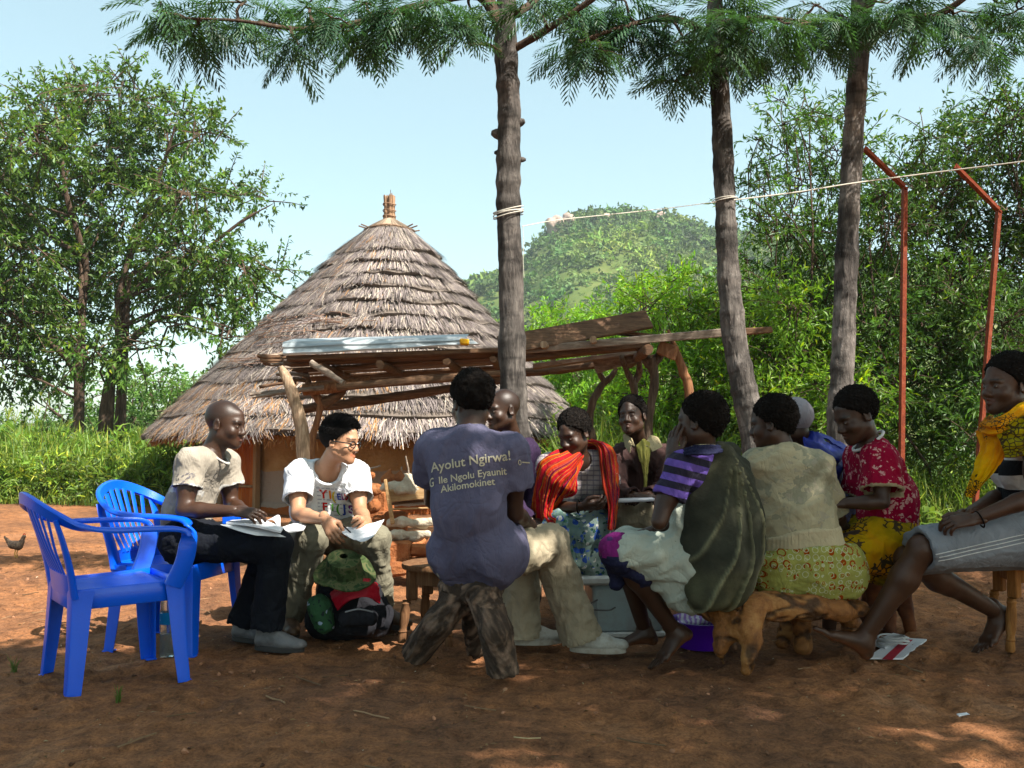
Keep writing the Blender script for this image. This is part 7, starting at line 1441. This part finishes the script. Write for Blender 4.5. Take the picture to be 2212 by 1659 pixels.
    build('arm_and_back_rail', MB().add(R.reshape(-1, 3), [np.stack([i + j, i + kk, i + q + kk, i + q + j], -1).reshape(-1, 4)]), BLUE, root)
    for sx in (-1, 1):
        build('back_upright', MB().add(*sweep(smoothpath([A(sx * .200, -.205, .40), A(sx * .212, -.228, .52), A(sx * .226, -.262, .64), A(sx * .222, -.29, .725)], 14), np.linspace(.042, .026, 14), 8, ell=(1, .38), up=(0, 1, 0))), BLUE, root)
    for k in range(7):
        u = (k - 3) / 3; a = A(u * .115, -.222, .475); b = A(u * .165, -.350 + .04 * u * u, .792 - .050 * u * u)
        build('slat', MB().add(*sweep(smoothpath([a, (a * .6 + b * .4) + A(0, -.008, 0), (a + b * 3) / 4 + A(0, -.004, 0), b], 10), np.linspace(.014, .017, 10), 8, ell=(1, .35), up=(0, 1, 0))), BLUE, root)
    V, F = sheet([[A(-.205, -.205, .40), A(-.1, -.224, .40), A(.1, -.224, .40), A(.205, -.205, .40)], [A(-.208, -.216, .485), A(-.1, -.236, .490), A(.1, -.236, .490), A(.208, -.216, .485)]], 20, 6, 0, 1, .008, noise=0)[:2]; build('back_panel', MB().add(V, F), BLUE, root)
    root.location = loc; root.rotation_euler = (0, 0, yaw); root.scale = (.97, .97, .97); return root
c1 = chair((-1.72, 4.03, 0), math.atan2(.62, .785) - math.pi / 2, 'empty blue plastic armchair nearest the camera at the far left')
c2 = chair((-1.69, 4.69, 0), math.atan2(-.20, .98) - math.pi / 2, 'rear blue plastic armchair on which the man in the tan T-shirt sits')

# ------------------------------------------------------------------ forked log stool
LOGM = bark('log_wood', (.15, .10, .075), (.045, .028, .022), (.40, .33, .26)); CUT = M('cut_wood_end', (.07, .04, .03), (.03, .018, .014), 30, .9)
def log_stool():
    f = Field(); f.BIG = .09; top = P(1010, 1282, 4.08); lf = G(895, 1428); fr = G(1086, 1470); bk = G(1030, 1418); lf[2] = .03; fr[2] = .035; bk[2] = .02
    root = thing('log_stool', (top[0], top[1], 0), 'heavy three legged stool cut from a forked tree log under the man in purple', 'log stool')
    def leg(e, r0, r1, m): 
        d = nrm(e - m); f.rc(top, m, r0 * 1.1, r0, .05); f.rc(m, e + d * .05, r0, r1, .05, clip=[(e, nrm(d + A(0, 0, -.35)))])
    
    for e, s_, m, r0, r1 in ((lf, P(992, 1285, 4.12), P(950, 1345, 4.13), .070, .066), (fr, P(1044, 1285, 4.02), P(1070, 1365, 3.95), .072, .066), (bk, P(1015, 1300, 4.15), P(1024, 1350, 4.28), .055, .045)):
        d = nrm(e - m); f.rc(s_, m, r0, r0 * .97, .03); f.rc(m, e + d * .05, r0 * .97, r1, .02, clip=[(e, nrm(d + A(0, 0, -.35)))])
    f.rc(P(975, 1272, 4.14), P(1056, 1274, 4.04), .060, .062, .03, clip=[(A(0, 0, .405), A(0, 0, 1))])
    V, F = f.solve(.0058); N = vnormals(V, F)
    for e in (lf, fr, bk): pass
    d1 = nrm(lf - top); d2 = nrm(fr - top); w1 = (np.linalg.norm(np.cross(V - top, d1), axis=1) < np.linalg.norm(np.cross(V - top, d2), axis=1))[:, None]; dn = np.where(w1, d1, d2); q = V - dn * np.sum(V * dn, 1)[:, None] * .86
    V = V + N * ((.007 * fbm(V, 4, 2) + .009 * (np.abs(fbm(q, 30, 3)) * -2.4 + .3) + .006 * fbm(q, 70, 2, 5)))[:, None]; cut = np.zeros(len(V), bool)
    t = NT('log_bark'); c = t.mix(1.0, t.ramp(t.noise(7, 6, .75), [(.3, (.10, .068, .05)), (.55, (.13, .09, .067)), (.75, (.18, .13, .10))]), t.tint(), 'MULTIPLY'); t.color(c); t.bump(t.noise(60, 4), .008); LG = t.fin(.85, .25)
    tn = .75 + 2.6 * np.clip(fbm(q, 50, 3, 9), -.2, 1)[:, None] - 1.5 * np.clip(np.abs(fbm(q, 30, 3)) - .2, 0, 1)[:, None]
    for e, d in ((fr, nrm(fr - P(1058, 1350, 3.98))), (lf, nrm(lf - P(952, 1345, 4.12)))): m = (np.linalg.norm(V - e, axis=1) < .09) & (N @ nrm(d + A(0, 0, -.35)) > .8); tn[m] = .3
    o = build('forked_log', MB().add(V, F, np.clip(tn, .42, 2.4)), LG, root)
log_stool()

# ------------------------------------------------------------------ turned wooden stools
STW = wood('stool_wood', (.19, .10, .055), (.09, .045, .025), (.30, .18, .10), (10, 10, 1.4), .003); STW2 = wood('stool_wood_warm', (.36, .17, .07), (.2, .09, .04), (.48, .26, .12), (10, 10, 1.4), .003)
def stool(c, h, r, angs, mat, label, square=False, sc=1.0):
    root = thing('wooden_stool', (c[0], c[1], 0), label, 'stool'); c = A(c[0], c[1], 0)
    V, F = lathe([(.001, h), (r * .9, h), (r * .985, h - .004), (r, h - .015), (r * .97, h - .03), (r * .80, h - .034), (.001, h - .034)], 40, c); build('seat', MB().add(V, F[:, ::-1]), mat, root)
    for a in angs:
        d = A(math.cos(rad(a)), math.sin(rad(a)), 0); q0 = c + d * r * .70; sp = .05
        x, y = d, A(-d[1], d[0], 0); V, F = box(q0 + A(0, 0, h - .034 - .075) + d * .006, (.05 * sc, .05 * sc, .15), x, y, bev=.006); m = MB().add(V, F); z1 = h - .184
        pr = [(.018, 0), (.022, .006), (.021, .04), (.019, .05), (.023, .056), (.019, .062), (.018, .075), (.024, .105), (.025, z1 * .7), (.020, z1 * .88), (.024, z1 * .93), (.019, z1 * .97), (.022, z1)]
        V, F = lathe([(a_ * sc, z) for a_, z in pr], 14, (0, 0, 0)); V = np.stack([V[:, 0] + q0[0] + d[0] * (.01 + sp * (1 - V[:, 2] / h)), V[:, 1] + q0[1] + d[1] * (.01 + sp * (1 - V[:, 2] / h)), V[:, 2]], 1); m.add(V, F); build('leg', m, mat, root)
    n = len(angs)
    for k in range(n):
        a0, a1 = angs[k], angs[(k + 1) % n]; p0 = c + A(math.cos(rad(a0)), math.sin(rad(a0)), 0) * r * .72; p1 = c + A(math.cos(rad(a1)), math.sin(rad(a1)), 0) * r * .72
        build('apron', MB().add(*beam(p0 + A(0, 0, h - .075), p1 + A(0, 0, h - .075), .018, .07, bev=.003)), mat, root)
g = lambda x, D: A((x - 1106) / FD * D, D, 0)
stool(g(944, 4.78), .392, .178, (205, 295, 25, 115), STW, 'round topped wooden stool with turned legs behind the forked log')
stool(g(2212, 4.62), .435, .20, (215, 300, 35, 125), STW2, 'reddish wooden stool with banded turned legs under the woman in orange scarf')
stool(g(704, 5.32), .375, .17, (200, 290, 20, 110), STW, 'low wooden stool on which the man in the white T-shirt sits')
root = thing('plank_bench', (g(1240, 5.35)[0], 5.35, 0), 'rough plank bench behind the white box under the shawled woman', 'bench'); build('seat_board', MB().add(*beam(A(-.16, 5.33, .42), A(.9, 5.38, .44), .26, .035, j=.004, bev=.006)), STW, root)
for x in (-.06, .8):
    for y in (5.26, 5.44): build('leg', MB().add(*beam(A(x, y, 0), A(x, y, .41), .05, .05, up=(0, 1, 0), bev=.006)), STW, root)
root = thing('plank_bench', (g(1380, 5.78)[0], 5.78, 0), 'plain plank bench on which the person in the brown jacket sits', 'bench'); build('seat_board', MB().add(*beam(A(.5, 5.76, .44), A(1.15, 5.80, .44), .26, .035, j=.004, bev=.006)), STW, root)
for x in (.56, 1.08):
    for y in (5.69, 5.87): build('leg', MB().add(*beam(A(x, y, 0), A(x, y, .425), .05, .05, up=(0, 1, 0), bev=.006)), STW, root)

# ------------------------------------------------------------------ carved root bench
def root_bench():
    f = Field(); f.BIG = .09; z = .30; root = thing('root_bench', (g(1700, 4.3)[0], 4.3, 0), 'low bench carved from one gnarled root with knotty legs under the cream blouse woman', 'bench')
    S = [(1500, 1300, 4.36, .03), (1555, 1318, 4.28, .050), (1610, 1310, 4.24, .062), (1670, 1300, 4.26, .052), (1740, 1302, 4.30, .050), (1800, 1306, 4.34, .048), (1862, 1314, 4.38, .03)]
    for a, b in zip(S[:-1], S[1:]):
        for dy in (-.08, 0, .10, .18): f.rc(P(*a[:3]) + A(0, dy, -.02 * abs(dy) * 10), P(*b[:3]) + A(0, dy, 0), a[3], b[3], .04, clip=[(A(0, 0, .325), A(0, 0, 1))])
    def leg(pts): 
        for a, b in zip(pts[:-1], pts[1:]): f.rc(P(*a[:3]), P(*b[:3]), a[3], b[3], .04)
    leg([(1580, 1325, 4.18, .045), (1560, 1368, 4.15, .034), (1556, 1400, 4.14, .026), (1562, 1434, 4.16, .014)]); leg([(1615, 1335, 4.14, .050), (1624, 1380, 4.08, .038), (1618, 1420, 4.05, .028), (1612, 1448, 4.06, .026)]); leg([(1640, 1310, 4.16, .05), (1610, 1350, 4.12, .055), (1575, 1370, 4.14, .04)])
    leg([(1735, 1310, 4.42, .045), (1732, 1350, 4.44, .036), (1735, 1396, 4.44, .045)]); leg([(1710, 1310, 4.5, .04), (1700, 1360, 4.55, .035), (1690, 1385, 4.55, .035)]); leg([(1590, 1320, 4.45, .05), (1580, 1360, 4.52, .04), (1578, 1380, 4.55, .03)]); leg([(1830, 1315, 4.48, .045), (1838, 1350, 4.5, .04), (1840, 1385, 4.5, .035)])
    V, F = f.solve(.0075); N = vnormals(V, F); q = V - A(1, 0, 0) * V[:, :1] * .5; V = V + N * (.008 * fbm(V, 7, 3) - .010 * np.clip(np.abs(fbm(q, 13, 3)) * -7 + 1, 0, 1) + .005 * fbm(V * A(.3, 1, 1), 60, 3))[:, None]
    t = NT('root_wood'); c = t.mix(1.0, t.ramp(t.noise(6, 6, .7, dist=1.5), [(.3, (.10, .04, .018)), (.5, (.30, .135, .055)), (.68, (.46, .25, .11))]), t.tint(), 'MULTIPLY'); t.color(c); t.bump(t.noise(40, 5, .7), .01); build('root_body', MB().add(V, F, np.clip(1.05 - 1.1 * np.clip(np.abs(fbm(q, 13, 3)) * -6 + 1, 0, 1), .25, 2)[:, None]), t.fin(.65, .35), root)
root_bench()
def stump():
    c = g(1905, 4.95); f = Field(); root = thing('root_stool', c, 'small rough reddish root stool under the woman in the crimson blouse', 'stool')
    f.rc(c + A(-.10, -.02, .27), c + A(.10, .0, .28), .055, .055, .04, clip=[(A(0, 0, .32), A(0, 0, 1))]); 
    for x, y in ((-.12, -.08), (-.02, -.10), (.10, -.06), (.05, .1), (-.08, .1)): f.rc(c + A(x * .6, y * .6, .25), c + A(x, y, .02), .045, .03, .04)
    V, F = f.solve(.009); V = V + vnormals(V, F) * (.014 * fbm(V, 14, 3))[:, None]; build('root_body', MB().add(V, F), M('reddish_root', (.16, .06, .03), (.05, .02, .015), 9, .8, c3=(.28, .11, .05)), root)
stump()

# ------------------------------------------------------------------ white cool box, purple basin
def coolbox():
    WP = plastic('white_plastic', (.62, .65, .64), .4, 1.5); BP = plastic('pale_blue_plastic', (.40, .49, .51), .4, 1.5); c = g(1346, 4.93); X = nrm(A(1, .10, 0)); Y = A(-X[1], X[0], 0)
    root = thing('cool_box', c, 'white and pale blue plastic cool box on the ground in front of the shawled woman', 'cool box')
    def taper(z0, z1, w0, w1, d0, d1, bv=.02):
        V, F = box(c + A(0, 0, (z0 + z1) / 2), (1, 1, z1 - z0), X, Y, bev=bv); L = V - c; k = (L[:, 2] - z0) / (z1 - z0); x, y = L @ X, L @ Y; V = c + np.outer(np.sign(x) * (abs(x) - .5) + np.sign(x) * ((w0 + (w1 - w0) * k) / 2), X) + np.outer(np.sign(y) * (abs(y) - .5) + np.sign(y) * ((d0 + (d1 - d0) * k) / 2), Y) + np.outer(L[:, 2], (0, 0, 1)); return V, F
    build('body', MB().add(*taper(.018, .27, .36, .39, .24, .28)), BP, root); build('base_rim', MB().add(*taper(.0, .03, .375, .375, .255, .255, .008)), WP, root)
    c2 = c + X * -.05; build('lid', MB().add(*box(c2 + A(0, 0, .296), (.50, .31, .045), X, Y, bev=.012)), WP, root)
    build('wire_handle', MB().add(*sweep(smoothpath([c - X * .17 - Y * .14 + A(0, 0, .2), c - X * .24 - Y * .17 + A(0, 0, .165), c - X * .13 - Y * .19 + A(0, 0, .155), c - X * .08 - Y * .145 + A(0, 0, .16)], 18), .004, 6)), M('wire', (.1, .1, .1), rough=.4), root)
coolbox()
def basin():
    c = g(1512, 4.62); PU = plastic('purple_plastic', (.10, .035, .38), .35); root = thing('plastic_basin', c, 'purple plastic basin holding a folded cloth behind the bare feet', 'basin')
    V, F = lathe([(.001, .004), (.105, .004), (.11, .0), (.12, .004), (.15, .125), (.163, .128), (.165, .133), (.158, .136), (.147, .132), (.116, .012), (.001, .010)], 48, c); build('bowl', MB().add(V, F), PU, root)
    f = Field(); f.rc(c + A(-.10, -.03, .10), c + A(.02, .0, .13), .045, .04, .03, flat=(A(0, 0, 1), .6)); f.rc(c + A(-.09, .03, .13), c + A(.0, .05, .15), .03, .03, .03); V, F = f.solve(.007); V = cloth(V, F, .010, 14); o = build('folded_cloth', MB().add(V, F), stripes('lilac_striped_cloth', (0, rad(70), 0), .022, [(.7, .68, .74), (.38, .25, .55)], wob=.05)); tag(o, 'white and lilac striped cloth stuffed in the purple basin', 'cloth')
basin()

# ------------------------------------------------------------------ backpack and hat
def pack():
    c = P(748, 1330, 4.78); BK = fabric('black_nylon', (.018, .018, .022)); RD = M('red_nylon', (.42, .015, .03), (.30, .01, .02), 8, .6, bump=.002, bscale=120); GP = floral('green_pocket', (.05, .12, .06), [((.35, .42, .55), 1, .25), ((.02, .03, .03), 1.7, .3)], 22, .4)
    root = thing('backpack', (c[0], c[1], 0), 'black backpack with a red panel standing between the feet of the white shirted man', 'backpack'); cl = [(A(0, 0, .004), A(0, 0, -1))]
    f = Field(); f.rc(c + A(-.10, .02, -.02), c + A(.13, .02, -.02), .115, .11, .04, clip=cl); f.rc(c + A(-.07, .06, .10), c + A(.09, .06, .10), .09, .085, .05); f.rc(c + A(-.05, -.08, -.02), c + A(.11, -.08, -.03), .06, .06, .03, clip=cl); V, F = f.solve(.008); V = cloth(V, F, .008, 9); N = vnormals(V, F)
    build('bag_body', MB().add(V, F), BK, root)
    R_ = [[P(716, 1282, 4.66), P(748, 1262, 4.60), P(790, 1252, 4.60), P(812, 1262, 4.66)], [P(722, 1296, 4.62), P(752, 1276, 4.56), P(792, 1268, 4.57), P(816, 1282, 4.63)], [P(732, 1318, 4.60), P(756, 1298, 4.54), P(792, 1290, 4.56), P(818, 1304, 4.62)]]; V, F, C = sheet(R_, 30, 16, .004, 2, .012); build('red_panel', MB().add(V, F), RD, root)
    f = Field(); f.rc(P(690, 1310, 4.62), P(700, 1345, 4.62), .062, .055, .02, clip=cl); V, F = f.solve(.007); build('side_pocket', MB().add(cloth(V, F, .006, 12), F), GP, root)
    f = Field(); f.rc(P(750, 1335, 4.56), P(800, 1335, 4.58), .042, .040, .02, clip=cl); V, F = f.solve(.006); build('front_pocket', MB().add(cloth(V, F, .004, 14), F), BK, root)
    build('zip', MB().add(*sweep(smoothpath([P(746, 1322, 4.46), P(775, 1316, 4.45), P(806, 1322, 4.48)], 12), .004, 6)), M('zip_grey', (.25, .25, .26), rough=.4), root)
    for q in (0, 1): build('strap', MB().add(*sweep(smoothpath([P(826 + q * 4, 1290, 4.7), P(846 - q * 6, 1320, 4.64), P(836, 1352, 4.6), P(822, 1360, 4.62)], 16), .012, 6, ell=(1, .3))), BK, root)
    t = NT('camouflage'); c_ = t.ramp(t.noise(22, 2, .5, dist=.6), [(.0, (.035, .05, .022)), (.42, (.055, .08, .035)), (.5, (.095, .10, .05)), (.6, (.03, .055, .025))], 'CONSTANT'); t.color(c_); CM = t.fin(.9, .1)
    h = P(744, 1232, 4.62); hr = thing('camouflage_hat', h, 'green camouflage sun hat hanging over the backpack', 'hat'); n = 60; th = np.linspace(0, 2 * np.pi, n, endpoint=False)
    X = nrm(A(1, -.1, -.08)); Y = nrm(A(0, -.90, -.46)); Z = np.cross(X, Y) * -1; Z = Z if Z[1] < 0 else -Z; ns = fbm(np.stack([np.cos(th) * 2, np.sin(th) * 2, th * 0], 1), 1, 2) ; rows = []
    for r, z in ((.02, .085), (.055, .082), (.082, .07), (.09, .03), (.093, .0), (.105, -.008), (.135, -.014), (.158, -.012), (.158, -.018), (.105, -.016), (.09, -.006)): rows.append(h + np.outer(np.cos(th) * r * 1.0, X) + np.outer(np.sin(th) * r, Y) + np.outer(z + ns * .02 * (r > .1) * (r * 8) - .02 * np.cos(2 * th) * (r > .1), Z))
    m = len(rows); i = np.arange(m - 1)[:, None] * n; j = np.arange(n)[None]; k = (j + 1) % n; build('crown_and_brim', MB().add(np.concatenate(rows), np.stack([i + j, i + k, i + n + k, i + n + j], -1).reshape(-1, 4)), CM, hr)
pack()

# ------------------------------------------------------------------ bottle, papers
def bottle():
    c = G(360, 1416); c[2] = gz(c[0], c[1]); root = thing('water_bottle', c, 'clear plastic water bottle with blue label standing behind the near blue chair', 'bottle'); t = NT('clear_plastic'); t.b.inputs['Transmission Weight'].default_value = .92; t.color((.85, .93, .96)); t.b.inputs['IOR'].default_value = 1.25; CL = t.fin(.08, .5)
    pr = [(.001, .003), (.03, .002), (.033, .01)] + [(.0335 - .002 * (k % 2), .03 + k * .012) for k in range(9)] + [(.034, .15), (.034, .215), (.031, .235), (.033, .25), (.026, .275), (.014, .297), (.013, .31)]
    V, F = lathe(pr, 28, c); build('bottle_body', MB().add(V, F), CL, root); V, F = lathe([(.0345, .155), (.0348, .157), (.0348, .21), (.0345, .212)], 28, c); build('label', MB().add(V, F), floral('bottle_label', (.06, .25, .55), [((.75, .8, .85), 1, .25)], 40, .45), root)
    V, F = lathe([(.0155, .305), (.016, .306), (.016, .325), (.014, .328), (.001, .328)], 20, c); build('cap', MB().add(V, F), BLUE, root); t = NT('water'); t.color((.75, .86, .9)); t.b.inputs['Transmission Weight'].default_value = .95; t.b.inputs['IOR'].default_value = 1.33
    V, F = lathe([(.001, .006), (.029, .006), (.029, .11), (.001, .11)], 24, c); build('water', MB().add(V, F), t.fin(.05), root)
bottle()
PAP = M('paper', (.78, .79, .82), (.74, .75, .79), 3, .7); PAPT = M('printed_paper', (.70, .71, .75), (.60, .61, .66), 60, .7)
def paper(rows, label, cat='papers', name='paper', mat=None, curl=.0, th=.0015, group=None):
    V, F, C = sheet(rows, 24, 18, curl, 1, th, noise=.0008); tag(build(name, MB().add(V, F), mat or PAP), label, cat, group)
paper([[P(548, 1133, 4.45), P(590, 1148, 4.42), P(618, 1160, 4.42)], [P(476, 1133, 4.36), P(520, 1148, 4.34), P(552, 1156, 4.34)]][::-1], 'lower white sheet on the lap of the man in the tan T-shirt', group='papers on the laps')
paper([[P(500, 1128, 4.5), P(560, 1126, 4.50), P(612, 1144, 4.48)], [P(488, 1132, 4.38), P(545, 1138, 4.36), P(606, 1152, 4.38)]], 'upper stack of white sheets under the dark hand of the man in tan', group='papers on the laps', th=.010)
paper([[P(575, 1128, 4.6), P(602, 1113, 4.62), P(606, 1140, 4.55)], [P(560, 1130, 4.52), P(590, 1124, 4.5), P(600, 1146, 4.45)]], 'grey sheet standing up at the edge of the papers between the two men', group='papers on the laps', mat=PAPT)
paper([[P(606, 1142, 4.8), P(640, 1132, 4.86), P(662, 1136, 4.84)], [P(600, 1150, 4.6), P(630, 1150, 4.62), P(656, 1146, 4.70)]], 'white folder on the knee beside the papers of the man in white', group='papers on the laps', th=.006)
paper([[P(732, 1140, 4.78), P(775, 1138, 4.74), P(812, 1128, 4.76), P(830, 1122, 4.80)], [P(740, 1152, 4.66), P(775, 1156, 4.62), P(808, 1146, 4.64), P(824, 1134, 4.68)], [P(764, 1166, 4.56), P(784, 1170, 4.55), P(804, 1160, 4.57), P(816, 1144, 4.60)]], 'curling white pages held by the man in the white T-shirt', group='papers on the laps', curl=.002)
o = build('blue_folder', MB().add(*box(P(500, 1120, 4.58), (.08, .05, .045), nrm(A(1, 0, .2)), bev=.004)), BLUE); tag(o, 'blue folder corner showing behind the papers on the tan shirted man', 'folder')
o = build('pen', MB().add(*sweep([P(757, 1150, 4.60), P(742, 1136, 4.64)], .004, 8)), M('black_pen', (.01, .01, .012), rough=.3)); tag(o, 'black pen in the right hand of the man with glasses', 'pen')
def floor_papers():
    z = .012; q = lambda x, y, dz=0: G(x, y, z + dz); RB = M('red_border', (.45, .03, .05))
    def quad(name, pts, h, mat, par): 
        p = np.array(pts); V = np.vstack([p, p + A(0, 0, h)]); build(name, MB().add(V, [[[0, 3, 2, 1], [4, 5, 6, 7], [0, 1, 5, 4], [1, 2, 6, 5], [2, 3, 7, 6], [3, 0, 4, 7]]][0]), mat, par, smooth=False)
    r = thing('magazine', q(1935, 1405), 'white and red magazine lying on the ground by the heel of the seated woman', 'magazine'); quad('pages', [q(1872, 1424), q(1950, 1425), q(2002, 1384), q(1938, 1380)], .008, PAP, r); quad('red_cover', [q(1905, 1424, .009), q(1928, 1425, .009), q(1972, 1382, .009), q(1952, 1381, .009)], .001, RB, r)
    quad('printed_panel', [q(1936, 1420, .009), q(1952, 1420, .009), q(1992, 1388, .009), q(1978, 1386, .009)], .001, PAPT, r)
    r = thing('notebook', q(1900, 1388), 'thin white notebook with red edge under the coiled cable', 'notebook'); quad('pages', [q(1880, 1392, .003), q(1912, 1404, .003), q(1960, 1380, .003), q(1930, 1372, .003)], .012, PAPT, r)
    th = np.linspace(0, 2 * np.pi * 5, 150); c = G(1930, 1392, .03); p = np.stack([c[0] + (.065 + .012 * np.sin(th * .7)) * np.cos(th), c[1] + (.05 + .01 * np.cos(th * .6)) * np.sin(th), c[2] + .012 + .012 * np.sin(th * 1.3) + th * .0006], 1); o = build('coiled_cable', MB().add(*sweep(p, .0045, 6)), M('white_cable', (.6, .6, .6), rough=.5)); tag(o, 'coiled pale cable lying on the notebook on the ground', 'cable')
    o = build('paper_scrap', MB().add(*box(G(2080, 1543, .008), (.045, .02, .004), nrm(A(1, .3, 0)), j=.003)), PAP); tag(o, 'tiny white paper scrap on the bare dirt at lower right', 'paper scrap')
    o = build('straw', MB().add(*sweep([G(1110, 1592, .01), G(1140, 1595, .014), G(1168, 1594, .01)], .0022, 5)), M('dry_straw', (.6, .5, .3))); tag(o, 'pale dry straw lying on the dirt at the lower centre', 'straw')
    for i, (x, y) in enumerate([(30, 1452), (255, 1520)]):
        mb = MB(); b = G(x, y, 0)
        for k in range(14): d = A(RNG.uniform(-.4, .4), RNG.uniform(-.4, .4), 1); L = RNG.uniform(.03, .09); mb.add(*sweep([b + A(*RNG.uniform(-.012, .012, 2), 0), b + d * L * .6, b + d * L + A(d[0], d[1], -.3) * L * .3], [.002, .0015, .0004], 4))
        tag(build('grass_tuft', mb, GRS), ['small grass tuft on the dirt left of the near chair', 'small grass tuft on the dirt just right below the near chair'][i], 'grass tuft', kind=None)
floor_papers()
